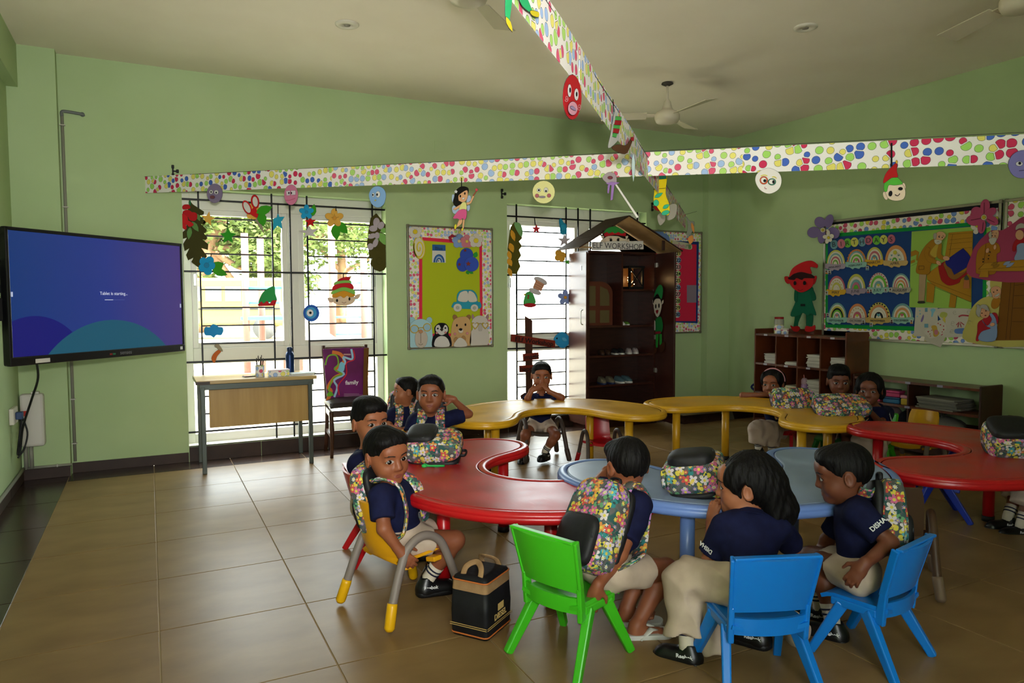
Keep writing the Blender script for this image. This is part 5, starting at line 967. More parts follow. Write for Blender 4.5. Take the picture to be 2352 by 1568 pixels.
pb('paper_bear', 'pale blue paper bear wearing yellow glasses', [('ear', '9cc4d4', [E(150, 1160, 22, 24), E(280, 1160, 22, 24)]), ('head', 'a8cfdc', [SP((132, 1370), (132, 1230), (150, 1175), (215, 1150), (280, 1175), (300, 1230), (298, 1365), (215, 1376))]), ('muzzle', 'c4b8ac', [SP((172, 1290), (185, 1245), (213, 1235), (250, 1248), (266, 1295), (250, 1350), (213, 1366), (180, 1345))]), ('lens', '9cc0d4', [E(167, 1226, 28), E(262, 1213, 26)]), ('glasses', 'c4a43c', [KC(7, *E(167, 1226, 30, 29, 0, 16)+[E(167, 1226, 30, 29, 0, 16)[0]]), KC(7, *E(262, 1213, 28, 28, 0, 16)+[E(262, 1213, 28, 28, 0, 16)[0]]), K(7, (195, 1218), (236, 1215))]), ('nose', 'c08a64', [E(213, 1244, 16, 14)]), ('drawn_line', '5a4a40', [K(3, (213, 1256), (213, 1335)), KC(3, (196, 1335), (213, 1345), (230, 1335))])], c4, Z1)
pb('paper_penguin', 'black and white paper penguin on the board', [('body', '16161a', [SP((303, 1360), (305, 1290), (320, 1265), (318, 1215), (345, 1185), (372, 1180), (405, 1188), (425, 1220), (422, 1265), (440, 1295), (442, 1358), (372, 1364))]), ('face', 'd4d0cc', [SP((328, 1240), (330, 1205), (352, 1195), (368, 1225), (378, 1225), (396, 1195), (414, 1210), (414, 1245), (370, 1272))]), ('belly', 'd8d4d0', [SP((322, 1356), (322, 1310), (345, 1285), (372, 1278), (402, 1286), (424, 1315), (424, 1356))]), ('beak', '3a3026', [SP((358, 1225), (382, 1225), (372, 1242))]), ('eye', '101012', [E(341, 1222, 6), E(398, 1218, 6)]), ('cheek', 'd08a8a', [E(333, 1255, 8), E(398, 1252, 8)])], c4, Z1+.003)
pb('paper_bear', 'tan paper bear with pink cheeks on the board', [('ear', '9a7048', [E(473, 1140, 17, 22, -25), E(574, 1138, 17, 20, 25)]), ('body', 'cfa672', [SP((445, 1355), (444, 1240), (460, 1165), (500, 1138), (560, 1136), (588, 1175), (592, 1260), (585, 1350), (515, 1358))]), ('muzzle', 'd8ccc0', [E(515, 1238, 18, 18)]), ('nose', '1a1614', [E(514, 1229, 12, 9)]), ('eye', '1a1614', [E(485, 1198, 6, 9), E(549, 1193, 6, 9)]), ('cheek', 'd88c96', [E(470, 1262, 9), E(562, 1258, 9)]), ('paw', 'b48a58', [E(476, 1305, 14, 20, 20), E(536, 1295, 14, 20, -20)]), ('bib', 'd4cec6', [SP((462, 1356), (480, 1310), (508, 1290), (545, 1312), (556, 1354))])], c4, Z1)
pb('paper_llama', 'white paper llama with heart shaped glasses', [('ear', 'a8848c', [LF(612, 1160, 603, 1112, 20), LF(708, 1160, 722, 1112, 22)]), ('body', 'd0c8c2', [SP((585, 1345), (592, 1250), (605, 1225), (598, 1170), (625, 1135), (660, 1125), (700, 1138), (722, 1175), (712, 1220), (724, 1250), (720, 1340), (655, 1350))]), ('glasses', 'c8a83c', [HT(622, 1200, 30), HT(698, 1200, 28)]), ('lens', 'd8d0cc', [HT(622, 1199, 21), HT(698, 1199, 19)]), ('muzzle', 'bcb4ae', [SP((648, 1205), (660, 1180), (672, 1205), (672, 1235), (660, 1240), (648, 1235))]), ('drawn_line', '9a8a3a', [K(5, (645, 1185), (675, 1185))])], c4, Z1)
# ---------------------------------------------------------------- numbers board
nb = board(PK, 'notice_board', 'dotted number board half hidden by the cupboard door', 5.302, 6.15, 1.013, 2.262, DOTS_S)
GN = 'pieces pinned on the number board'
pb('backing_sheet', 'pink sheet with blue border on the number board', [('border', '1d3a78', [[(1020, 312), (1302, 322), (1294, 846), (1020, 836)]], 0), ('sheet', 'd2274a', [[(1020, 330), (1287, 340), (1282, 832), (1020, 832)]], 0)], cD, grp=GN)
pb('paper_flower', 'large pale blue paper flower on the number board', flower(1040, 320, 75, '6f8cc4', 'd0c050', 5, 62), cD, Z1, grp=GN)
for k in range(20):
    n_ = 11+k; x_ = 1127 if k < 10 else 1168-.6*(k-10); y_ = 397+43.6*(k % 10); c_ = ['b8cc7a', 'd8a0a4', '8aa4cc', 'd8cf7c'][(k*3+k//10) % 4]
    q = pb('number_disc', 'round card with the number '+['eleven','twelve','thirteen','fourteen','fifteen','sixteen','seventeen','eighteen','nineteen','twenty','twenty-one','twenty-two','twenty-three','twenty-four','twenty-five','twenty-six','twenty-seven','twenty-eight','twenty-nine','thirty'][k], [('disc', 'd8d2c4', [E(x_, y_, 19, 21)], .0006), ('tint', c_, [E(x_+5, y_, 13, 17)], 0)], cD, Z1, grp='number discs', cat='number card')
    text(str(n_), q, PK2, x_, y_+11, 23, '101012', 0, .012, cD, bold=.028)
q = pb('title_letters', 'cut out lettering that reads Numbers', [('backing', 'c8c4a8', [SP((1092, 360), (1092, 310), (1110, 300), (1150, 318), (1200, 325), (1252, 338), (1250, 372), (1180, 362), (1130, 362))], 0)], cD, Z1, grp=GN)
for ch, x_, c_ in zip('Numbers', (1103, 1125, 1150, 1176, 1198, 1219, 1240), ('b8b83a', 'b8b83a', 'b07a90', 'c08a98', 'c08a98', '9aa488', '5f9a5a')): text(ch, q, PK2, x_, 358+(x_-1103)*.06, 34 if ch != 'N' else 46, c_, -6, .0115, cD, bold=.03)
pb('note_sheet', 'grey sheet pinned on the number board', [('sheet', '8c7c8c', [Rc(1224, 601, 1285, 713)], 0)], cD, Z1, grp=GN)
# ---------------------------------------------------------------- birthday board on the right wall
PR = Pl((XR-.03, 0, 0), (0, -1, 0), (0, 0, 1))
def pr(x, y): return PR.px(x, y)
board(PR, 'notice_board', 'wide dotted birthday board on the right wall', -5.40, -3.60, 1.003, 2.262, DOTS_C, .035)
c6 = (1640, 420, 3.303); cP = (2070, 440, 7.84); cQ = (2070, 600, 7.468); cJ = (1880, 520, 9.8); cK = (1880, 620, 9.8)
PR2 = Pl((XR-.0295, 0, 0), (0, -1, 0), (0, 0, 1)); GR = 'pieces pinned on the birthday board'
def rb(name, label, layers, cr=c6, z=0., grp=GR, cat='paper picture', pl=PR2, **k): return paper(pl, name, label, cat, layers, cr, grp, z=z, **k)
rb('backing_sheet', 'dark blue sheet with green border on the birthday board', [('black_edge', '18181e', [[(845, 293), (2160, 152), (2160, 188), (845, 322)]], 0), ('border', '0f8a3a', [[(850, 388), (2068, 290), (2066, 1095), (2030, 1140), (846, 1096)]], 0), ('sheet', '1e3f78', [[(866, 414), (2050, 320), (2036, 960), (2000, 1100), (866, 1072)]], 0)])
RZ = .005
rb('paper_flower', 'big purple paper flower at the birthday board corner', [('petal', '7a6a98', [E(818, 300, 45, 40, 40), E(885, 290, 32, 52, 20), E(770, 375, 50, 42, -10), E(830, 405, 30, 55, 5), E(920, 380, 48, 42, 30)]), ('flower_centre', 'd8d0b8', [E(840, 358, 18)]), ('middle', 'b8a83a', [E(840, 358, 11)])], c6, RZ+.02)
rb('paper_flower', 'small white paper flower on the purple one', [('petal', 'd0c8ba', [E(884, 382, 14, 24), E(862, 410, 20, 15), E(910, 405, 18, 17), E(876, 440, 15, 22, 15), E(900, 432, 14, 16)]), ('flower_centre', 'c8b430', [E(888, 416, 11)])], c6, RZ+.03)
rb('paper_flower', 'big dark pink paper flower between the two boards', [('petal', 'b0486c', [E(2070, 180, 36, 55, 8), E(2010, 225, 48, 42, 25), E(1985, 285, 58, 40, 5), E(2045, 330, 30, 55, 8), E(2125, 285, 50, 32, 30), E(2110, 225, 52, 30, -30)]), ('flower_centre', 'd8d0a8', [E(2063, 262, 21)]), ('middle', 'c0b030', [E(2063, 262, 14)]), ('drawn_line', '5a1c34', [K(4, (2066, 150), (2064, 230)), K(4, (1965, 283), (2035, 270)), K(4, (2050, 370), (2060, 300)), K(4, (2090, 275), (2145, 300))])], c6, RZ+.02)
rb('paper_flower', 'small white paper flower below the dark pink one', [('petal', 'd4cebe', [E(1975, 330, 24, 26), E(2010, 345, 24, 24), E(1990, 370, 20, 18)]), ('flower_centre', 'd4c430', [E(2000, 324, 14)])], c6, RZ)
for i, (ch, x_, y_, c_) in enumerate(zip('BIRTHDAYS', (360, 525, 665, 822, 990, 1140, 1315, 1480, 1650), (405, 388, 370, 352, 346, 310, 308, 296, 285), ('6f9aa4', 'c47080', '6cb83e', 'c8c45c', '6f9aa4', 'b8647a', '6cb83e', 'c8c45c', 'b8647a'))):
    q = rb('letter_disc', 'round %s card with the letter %s of birthdays' % (['teal', 'rose', 'green', 'yellow', 'teal', 'rose', 'green', 'yellow', 'rose'][i], ch) if i else 'round teal card with the first letter B', [('disc', c_, [E(x_, y_, 88, 106)])], cJ, RZ+.002*(i % 2), 'birthday letters', 'letter card')
    text(ch, q, PR2, x_, y_+55, 112, '2a3030', 6, RZ+.0045, cJ, bold=-.0)
WH = 'd4ccb8'
RB = [('January', cJ, 400, 850, 205, 325, ('c4c050', WH, '7aa4a8', WH, 'b8606c', WH, '6fa040', WH), 'a898a8', 'yellow outer band'), ('February', cJ, 872, 812, 212, 302, ('d08a50', '7aa4a8', WH, '6cb838', WH, 'b8606c', WH), '8cb8a8', 'orange dotted outer band'), ('March', cJ, 1275, 757, 185, 295, ('bcb850', WH, 'b8606c', WH, '5f96a4', WH), 'd0a02c', 'yellow rim and orange heart'), ('April', cJ, 1755, 778, 246, 358, ('cc8a54', WH, WH, WH), 'c4a468', 'wide orange band'),
      ('May', cK, 420, 450, 192, 320, ('b8606c', WH, WH, 'bcb850', WH, WH), 'd0a02c', 'rose outer band'), ('June', cK, 860, 424, 205, 338, ('bcb850', WH, '6f9ea0', 'b86a80', '5fa832'), '9c8a9a', 'pink and teal bands'), ('July', cK, 1365, 398, 220, 340, (WH, '6cb838', WH, '6f9ea0', WH), '8cb8a8', 'pink dotted outer band'), ('August', cK, 1868, 402, 206, 328, ('6f9ea0', WH, 'b8606c', WH, 'd08a50', WH, '5fa832', WH), 'aaa090', 'narrow teal rim'),
      ('September', cK, 435, 1076, 206, 340, ('6f9ea0', WH, 'c4b84c', '16161a', '6cb838', WH, '6f9ea0', WH), '8cb8a8', 'black middle band'), ('October', cK, 888, 1082, 212, 328, ('cc8050', WH, WH, 'b8606c', WH), 'a89e94', 'plain orange outer band'), ('November', cK, 1370, 1082, 256, 358, ('c4bc60', 'cc8a54', WH, WH, '16161a', WH), 'b89c58', 'black dotted outer band'), ('December', cK, 1900, 1072, 240, 325, ('6f9ea0', WH, 'cc8a54', WH, '6cb838', WH), '8cb8a8', 'orange middle band')]
for i, (mn, cr, cx_, by_, w_, h_, bands, cloud, ds) in enumerate(RB):
    lay = []; nB = len(bands)
    for k, c_ in enumerate(bands):
        f = 1-k/nB*.92; lay.append(('band', c_, [AR(cx_, by_, w_*f, h_*f, 0, 0, 14)[:15]], .0014 if k == 0 else .0008))
    if mn in ('March', 'July', 'September', 'October', 'November', 'December', 'February'): lay.append(('heart', {'March': 'cc8a54', 'July': 'c4b84c', 'September': 'c06a70', 'October': 'c4bc40', 'November': '5f96a4', 'December': 'b8606c', 'February': '6cb838'}[mn], [HT(cx_, by_-w_*.28, w_*.17)], .0006))
    if mn in ('July', 'November', 'February'): lay.append(('dot', {'July': 'b8506c', 'November': '14141a', 'February': 'cc7a40'}[mn], [E(cx_+w_*.92*math.cos(a), by_-h_*.93*math.sin(a), 17, 17, 0, 8) for a in [math.pi*(j+.5)/12 for j in range(12)]], 0))
    if mn == 'April': lay += [('dot', 'c4bc40', [E(1740, 585, 42, 46)], .0006), ('heart', '6f9ea0', [HT(1665, 650, 22), HT(1820, 650, 22), HT(1640, 740, 22), HT(1848, 740, 22)], .0006), ('arc', '5fa832', [AR(1735, 778, 58, 80, 30, 45)], .0006)]
    if mn in ('May', 'October'): lay.append(('dot', 'c4a860', [E(cx_+w_*.66*math.cos(a), by_-h_*.68*math.sin(a), 12, 13, 0, 8) for a in [math.pi*(j+.5)/8 for j in range(8)]], .0005))
    cw = w_*1.12
    lay.append(('cloud', cloud, [SP((cx_-cw, by_+20), (cx_-cw*.9, by_-15), (cx_, by_+5), (cx_+cw*.9, by_-15), (cx_+cw*1.02, by_+40), (cx_+cw*.85, by_+100), (cx_+cw*.45, by_+105), (cx_+cw*.3, by_+140), (cx_-cw*.1, by_+120), (cx_-cw*.3, by_+150), (cx_-cw*.6, by_+110), (cx_-cw*.95, by_+95))], .001))
    q = rb('birthday_rainbow', '%s birthday rainbow card with %s' % (mn, ds), lay, cr, RZ+.001*(i % 2), 'month rainbow cards', 'birthday card', t=.0011)
    text(mn.upper(), q, PR2, cx_-8, by_+82, 62 if len(mn) < 7 else 48, '35353a', 3 if i < 4 else 0, RZ+.0011*len(lay)*1.3+.0035, cr, sx=1.0)
PHC = ['b87a30', '2c3a4a', '5a8a94', '8a9a9a', 'a03a30', '24304a', '7a8a94', 'a8a08c', '3a3a6a', '20242c', '5a7a9a', '3a2a2a']
for i, (cr, x_, y_) in enumerate(((cJ, 210, 1022), (cJ, 280, 1028), (cJ, 1130, 937), (cK, 213, 518), (cK, 1148, 470), (cK, 1212, 472), (cK, 1545, 460), (cK, 1648, 448), (cK, 240, 1015), (cK, 1042, 1165), (cK, 1218, 1228), (cK, 1680, 1152), (cK, 2125, 1160))):
    rb('passport_photo', 'tiny passport photo pinned %s' % ['at the left under January', 'at the right under January', 'under March', 'left of May', 'left of July', 'second from left at July', 'right of July', 'left of August', 'left of September', 'at the end of October', 'under November', 'left of December', 'right of December'][i], [('photo_paper', 'b8b8b4', [Rc(x_-34, y_-48, x_+34, y_+48)], 0), ('shoulders', PHC[i % 12], [SP((x_-26, y_+44), (x_-18, y_+16), (x_+18, y_+16), (x_+26, y_+44))], 0), ('head', '6e4632', [E(x_, y_-8, 15, 19)], 0), ('hair', '141212', [SP((x_-16, y_-10), (x_-12, y_-28), (x_+12, y_-28), (x_+16, y_-10), (x_, y_-20))], 0)], cr, RZ+.016, 'passport photos on the board', 'photo', t=.0006)
BW, BWD = 'a8791c', '8a5c16'
pst = rb('story_poster', 'green poster of an old bearded man cutting leather at a table', [('sheet', '94b850', [[(195, 718), (1305, 630), (1275, 1575), (1270, 2110), (150, 2080), (170, 1400)]], 0), ('drawn_line', '4a5a2a', [K(4, (175, 1345), (310, 1280))]), ('stool', BW, [[(180, 1085), (265, 1052), (330, 1088), (300, 1240), (275, 1235), (285, 1130), (185, 1170)], [(180, 1250), (250, 1220), (255, 1265), (180, 1295)]]), ('shelf_unit', BW, [[(865, 740), (1300, 705), (1285, 1390), (800, 1160)]]), ('drawn_line', '5a4010', [K(5, (870, 770), (1295, 740)), K(5, (885, 870), (1292, 828)), K(5, (870, 940), (1290, 900)), K(5, (860, 1040), (1285, 1005)), K(5, (935, 770), (880, 1160)), K(5, (905, 960), (880, 1150))]), ('table', BW, [[(470, 1490), (700, 1320), (1280, 1330), (1270, 1990), (600, 1690), (480, 1580)]]), ('table_leg', BW, [[(480, 1620), (620, 1690), (590, 2000), (465, 1980)], [(900, 1840), (1010, 1880), (985, 2090), (870, 2080)]]), ('drawn_line', '5a4010', [K(5, (490, 1590), (1270, 1890)), K(5, (610, 1720), (1268, 1985))]), ('red_leather', '9a1a1c', [SP((745, 1290), (820, 1260), (860, 1400), (960, 1500), (1120, 1480), (1225, 1420), (1190, 1500), (1090, 1570), (1050, 1640), (880, 1690), (760, 1620), (720, 1540), (690, 1400), (690, 1340))]), ('brown_leather', '8a5a22', [SP((780, 1310), (830, 1280), (960, 1450), (1120, 1460), (1240, 1380), (1180, 1450), (1000, 1580), (880, 1540), (830, 1440))]), ('blue_leather', '202478', [SP((815, 1250), (900, 1180), (1110, 1035), (1150, 1040), (1250, 1160), (1280, 1290), (1000, 1480), (960, 1470), (920, 1390), (840, 1330))]), ('trouser_leg', 'a88c6a', [[(345, 1470), (470, 1480), (430, 1980), (330, 1970)]]), ('boot', '3a3a2c', [SP((325, 1975), (430, 1970), (440, 2005), (330, 2010))]), ('coat', 'a07018', [SP((620, 850), (700, 960), (660, 1000), (640, 1180), (550, 1330), (520, 1480), (300, 1465), (310, 1300), (350, 1150), (470, 960))]), ('shirt', 'b89a38', [SP((640, 960), (700, 960), (680, 1100), (640, 1190), (540, 1110))]), ('sleeve', 'a07018', [SP((480, 1000), (545, 1030), (520, 1150), (680, 1250), (650, 1300), (500, 1250), (440, 1110)), SP((710, 930), (755, 960), (745, 1120), (810, 1180), (770, 1230), (665, 1160))]), ('hand', 'd09a74', [E(835, 1200, 60, 40, 10), E(700, 1285, 50, 34, 40)]), ('head', 'd0a078', [SP((650, 760), (710, 722), (790, 735), (828, 790), (790, 850), (740, 880), (660, 880), (640, 820))]), ('hair', 'a8a090', [SP((605, 780), (640, 745), (665, 770), (650, 850), (615, 850))]), ('beard', 'b8b4a4', [SP((625, 870), (680, 870), (755, 885), (750, 920), (690, 950), (640, 930))]), ('drawn_line', '221a14', [KC(7, (695, 810), (715, 795), (730, 792)), KC(7, (775, 795), (790, 800), (800, 812)), KC(5, (670, 910), (695, 898), (720, 908)), K(5, (345, 1340), (440, 1338)), K(5, (440, 1338), (440, 1400)), K(5, (345, 1340), (345, 1405)), K(5, (345, 1405), (440, 1400))]), ('eye', '201814', [E(714, 818, 9, 10), E(768, 826, 8, 9)]), ('lantern_base', 'b06a3a', [[(1165, 1580), (1255, 1590), (1260, 1740), (1150, 1740)]]), ('lantern_top', '4a4a40', [SP((1170, 1580), (1205, 1500), (1250, 1580))])], cP, RZ, t=.0008)
p2 = rb('story_poster', 'dark pink poster of an old couple and shoes on a table', [('sheet', '9c3a58', [SP((1500, 810), (1640, 700), (1850, 690), (2050, 560), (2250, 440), (2600, 420), (2600, 1540), (1290, 1540), (1290, 1120), (1400, 920))], 0), ('coat', 'a06a18', [SP((1560, 930), (1700, 910), (1780, 960), (1800, 1080), (1740, 1130), (1735, 1290), (1700, 1480), (1400, 1480), (1365, 1400), (1380, 1130), (1450, 1000))]), ('face', 'cc9a74', [SP((1640, 740), (1700, 698), (1770, 710), (1775, 780), (1740, 870), (1660, 860))]), ('hair', 'a8a090', [SP((1595, 770), (1640, 715), (1650, 800), (1620, 850))]), ('beard', 'b4b0a4', [SP((1600, 860), (1680, 830), (1745, 850), (1700, 940), (1640, 948))]), ('hand', 'cc9a74', [E(1578, 1060, 28, 45, 20), E(1712, 1000, 24, 44, 10)]), ('dress', 'a01820', [SP((2110, 850), (2260, 830), (2300, 960), (2120, 970), (2080, 1070), (2030, 1060), (2040, 950))]), ('apron', '8494b4', [SP((2120, 960), (2260, 950), (2300, 1260), (2070, 1230), (2110, 1080))]), ('face', 'cc9a74', [E(2160, 780, 75, 90)]), ('hair', 'a8a49a', [SP((2090, 690), (2110, 610), (2190, 570), (2260, 600), (2260, 650), (2160, 660))]), ('table', BW, [[(1530, 1290), (2600, 1190), (2600, 1430), (1420, 1430), (1420, 1395)]]), ('table_leg', BW, [[(1465, 1430), (1600, 1430), (1600, 1540), (1430, 1540)]]), ('drawn_line', '4a3410', [K(5, (1425, 1400), (2600, 1330)), K(5, (1530, 1290), (1425, 1395))]), ('shoe', '8a6418', [LF(1650, 1330, 1780, 1270, 50), LF(1680, 1365, 1810, 1310, 50)]), ('shoe', '8494b4', [LF(1870, 1320, 2010, 1255, 60), LF(1920, 1360, 2075, 1275, 60)]), ('button', '1a1410', [E(1635, 1090, 9), E(1615, 1150, 9), E(1605, 1208, 9), E(1513, 1215, 10), E(1510, 1265, 10)]), ('drawn_line', '2a201a', [KC(6, (1665, 752), (1685, 740), (1700, 742)), KC(6, (1740, 748), (1760, 755)), K(5, (1565, 945), (1530, 1280))]), ('eye', '201814', [E(1675, 798, 8), E(1730, 800, 7)])], cP, RZ+.0095, t=.0008)
rb('story_poster', 'cream poster of an old couple peeping round a wooden door', [('sheet', 'b8ac5c', [SP((1150, 1380), (1160, 1000), (1240, 780), (1390, 640), (1560, 560), (1600, 290), (2400, 275), (2400, 1375))], 0), ('door', '74480f', [[(1755, 285), (2400, 270), (2400, 1345), (1640, 1355)]]), ('drawn_line', '3a2408', [K(6, (1905, 290), (1810, 1340)), K(6, (1965, 290), (1880, 1340)), K(6, (1960, 410), (2400, 370)), K(6, (1950, 590), (2400, 570)), K(6, (1935, 800), (2400, 800)), K(6, (1920, 1030), (2400, 1045))]), ('sleeve', 'a06a18', [SP((1600, 640), (1720, 640), (1690, 770), (1610, 815), (1560, 760))]), ('face', 'cc9470', [SP((1560, 470), (1640, 425), (1720, 460), (1725, 560), (1680, 630), (1600, 625), (1565, 560))]), ('hair', 'a8a498', [SP((1520, 545), (1560, 535), (1580, 600), (1540, 605))]), ('moustache', 'b4b0a4', [SP((1620, 595), (1680, 555), (1710, 545), (1690, 590), (1640, 605))]), ('eye', '201814', [E(1608, 528, 8), E(1668, 495, 8)]), ('dress', 'a01c26', [SP((1430, 985), (1600, 880), (1675, 920), (1680, 1060), (1560, 1160), (1440, 1190), (1360, 1350), (1305, 1350), (1330, 1200), (1340, 1060))]), ('apron', '7c90b4', [SP((1410, 1000), (1440, 1060), (1510, 1100), (1580, 1000), (1540, 910), (1590, 900), (1660, 1040), (1640, 1350), (1360, 1350), (1400, 1210), (1560, 1150), (1480, 1105))]), ('face', 'cc9470', [E(1460, 880, 85, 92)]), ('hair', 'a09c94', [SP((1310, 860), (1330, 780), (1310, 770), (1340, 738), (1380, 760), (1430, 738), (1500, 760), (1535, 850), (1480, 830), (1410, 800), (1390, 860), (1370, 950), (1325, 920))]), ('hand', 'cc9470', [E(1592, 1082, 42, 30, -15)]), ('eye', '201814', [E(1413, 888, 8), E(1482, 848, 8)]), ('mouth', '8a3a34', [E(1475, 928, 14, 7, -15)])], cQ, RZ+.0075, t=.0008)
SHT = 'beb6a8'
rb('child_drawing', 'white sheet with small blue and purple crayon marks', [('sheet', SHT, [[(258, 790), (635, 795), (640, 1300), (225, 1280)]], 0), ('crayon_mark', '7fb4c8', [SP((510, 830), (560, 805), (600, 830), (570, 880), (545, 950), (525, 940), (530, 870)), E(330, 845, 12), E(335, 900, 12), E(288, 945, 12)], 0), ('crayon_mark', '7a6a9c', [SP((345, 1020), (390, 910), (400, 960), (370, 1035))], 0), ('sticker', '6a98a8', [Rc(420, 800, 465, 865), Rc(410, 1070, 475, 1135)], 0)], cQ, RZ+.003, t=.0007)
rb('child_drawing', 'loose white sheet hanging askew below the other drawings', [('sheet', 'b8b0a0', [[(430, 1230), (780, 1280), (685, 1478), (400, 1350)]], 0)], cQ, RZ+.0035, t=.0007)
rb('child_drawing', 'white drawing with green tree and blue crayon box', [('sheet', SHT, [SP((615, 830), (830, 805), (1250, 830), (1240, 1000), (1215, 1230), (1160, 1275), (740, 1295), (780, 1100), (690, 1000))], 0), ('tree_crown', 'a8ac54', [SP((670, 930), (700, 875), (760, 870), (805, 900), (780, 960), (720, 970))], 0), ('tree_trunk', 'c4b048', [SP((735, 960), (765, 960), (770, 1050), (725, 1050))], 0), ('crayon_mark', '5a78b0', [SP((945, 1160), (1140, 1150), (1140, 1230), (950, 1235))], 0), ('crayon_mark', 'a8404a', [KC(26, (1000, 950), (1060, 925), (1180, 935)), K(14, (1010, 1040), (960, 1090)), K(14, (1030, 1040), (1095, 1090)), K(14, (1005, 1060), (985, 1130)), K(14, (1025, 1060), (1045, 1130))], 0), ('drawn_line', '8a8478', [KC(4, (905, 890), (955, 870), (930, 850), (905, 880), (930, 915), (970, 900)), KC(4, (1140, 870), (1200, 855), (1180, 830), (1145, 870), (1180, 910)), KC(4, (870, 1070), (930, 1050), (890, 1030), (870, 1090), (920, 1110)), KC(4, (850, 1210), (910, 1195), (880, 1170), (850, 1220), (900, 1230)), KC(4, (1160, 1040), (1210, 1030), (1180, 1010), (1160, 1060), (1205, 1070))])], cQ, RZ+.0045, t=.0007)
rb('child_drawing', 'cut out paper princess with yellow hair and red hearts', [('sheet', 'c4bcae', [SP((410, 1195), (560, 1090), (700, 1000), (800, 1140), (680, 1270), (520, 1320), (470, 1290))], 0), ('hair', 'b8963a', [SP((530, 1120), (570, 1095), (620, 1110), (640, 1180), (670, 1230), (620, 1290), (570, 1280), (560, 1200))], 0), ('dress', 'b8707c', [E(615, 1215, 34, 45)], 0), ('heart', 'b01c2c', [HT(480, 1205, 14), HT(540, 1180, 10), HT(510, 1245, 10), HT(650, 1065, 12), HT(690, 1088, 14), HT(745, 1170, 14), HT(720, 1210, 10), HT(520, 1280, 10), HT(745, 1110, 12)], 0)], cQ, RZ+.0065, t=.0007)
board(PR, 'notice_board', 'second dotted board cut off by the right picture edge', -3.575, -2.2, 1.003, 2.262, DOTS_C, .035)
PRT = Pl((XR-.021, 0, 0), (0, -1, 0), (0, 0, 1))
# red and green elf figure leaning on the bookcase top
PE = Pl((6.44, 0, 0), (0, -1, 0), (0, 0, 1))
paper(PE, 'paper_elf', 'red faced paper elf in green tunic standing on the bookcase', 'paper figure', [('leg', '0d5a3c', [SP((625, 960), (672, 970), (640, 1060), (635, 1110), (605, 1110), (612, 1040)), SP((705, 960), (748, 960), (752, 1050), (735, 1110), (705, 1110), (700, 1040))]), ('boot', 'b81c1c', [SP((582, 1082), (605, 1090), (635, 1085), (655, 1100), (640, 1126), (605, 1122)), SP((700, 1085), (740, 1090), (768, 1078), (770, 1110), (740, 1128), (695, 1122))]), ('tunic', '0f6446', [SP((625, 800), (745, 785), (760, 850), (750, 900), (780, 1000), (740, 990), (715, 1005), (680, 985), (650, 1005), (585, 1005), (625, 890))]), ('arm', '0d5a3e', [SP((740, 790), (770, 830), (780, 880), (755, 892), (740, 850)), SP((620, 810), (640, 820), (635, 900), (615, 885))]), ('belt_buckle', '14201c', [Rc(665, 918, 698, 934)]), ('ear', 'b81c1c', [SP((545, 712), (575, 712), (590, 750), (570, 765), (550, 745)), SP((750, 720), (788, 705), (785, 740), (765, 770))]), ('face', 'c01a1e', [SP((580, 735), (620, 700), (700, 690), (765, 720), (760, 780), (710, 820), (660, 828), (605, 790))]), ('hair', '2a1010', [SP((575, 725), (610, 690), (680, 675), (745, 690), (775, 720), (700, 722), (680, 735), (640, 720), (620, 735))]), ('hat', 'c01a1e', [SP((585, 715), (610, 650), (680, 605), (750, 590), (795, 615), (785, 640), (745, 640), (755, 690), (680, 675), (620, 690))]), ('bobble', 'c01a1e', [E(795, 630, 11, 16)]), ('eye', '0c0c0c', [E(632, 760, 10, 15), E(705, 759, 11, 15)]), ('drawn_line', '5a0c0c', [KC(3, (655, 808), (675, 816), (695, 805))])], c6, t=.003)
# elf sign and peeking elf on the cupboard roof
PG = Pl((0, 6.235, 0), (1, 0, 0), (0, 0, 1)); c9 = (1280, 480, 6.534)
q = paper(PG, 'name_sign', 'white card lettered ELF WORKSHOP with a peeping elf above the cupboard', 'sign', [('ear', 'e0cdb4', [LF(705, 440, 655, 400, 40), LF(1020, 440, 1065, 400, 40)]), ('face', 'e0cdb4', [SP((670, 500), (690, 440), (760, 405), (900, 400), (1010, 430), (1050, 500))]), ('hair', '18140f', [SP((695, 440), (720, 405), (860, 385), (1000, 405), (1020, 445), (960, 430), (900, 405), (760, 405))]), ('hat', '2f8a3c', [SP((710, 370), (740, 295), (850, 262), (950, 300), (1000, 370))]), ('hat_brim', 'b81c24', [[(695, 370), (740, 345), (770, 370), (820, 345), (860, 370), (910, 345), (960, 372), (1025, 350), (1020, 410), (860, 385), (705, 415)]]), ('eye', '16120e', [E(798, 466, 18, 20), E(906, 464, 18, 20)]), ('drawn_line', '16120e', [KC(7, (768, 448), (785, 438), (806, 434)), KC(7, (895, 434), (915, 438), (932, 448))]), ('card', 'd6d2cc', [[(497, 497), (880, 483), (1278, 480), (1284, 604), (880, 614), (505, 618)]]), ('finger', 'e0cdb4', [E(690, 475, 9, 28), E(712, 475, 9, 28), E(1035, 472, 9, 28), E(1058, 472, 9, 28)])], c9)
text('ELF WORKSHOP', q, PG, 890, 598, 88, '4a4a4c', 0, .0225, c9, sx=.82)
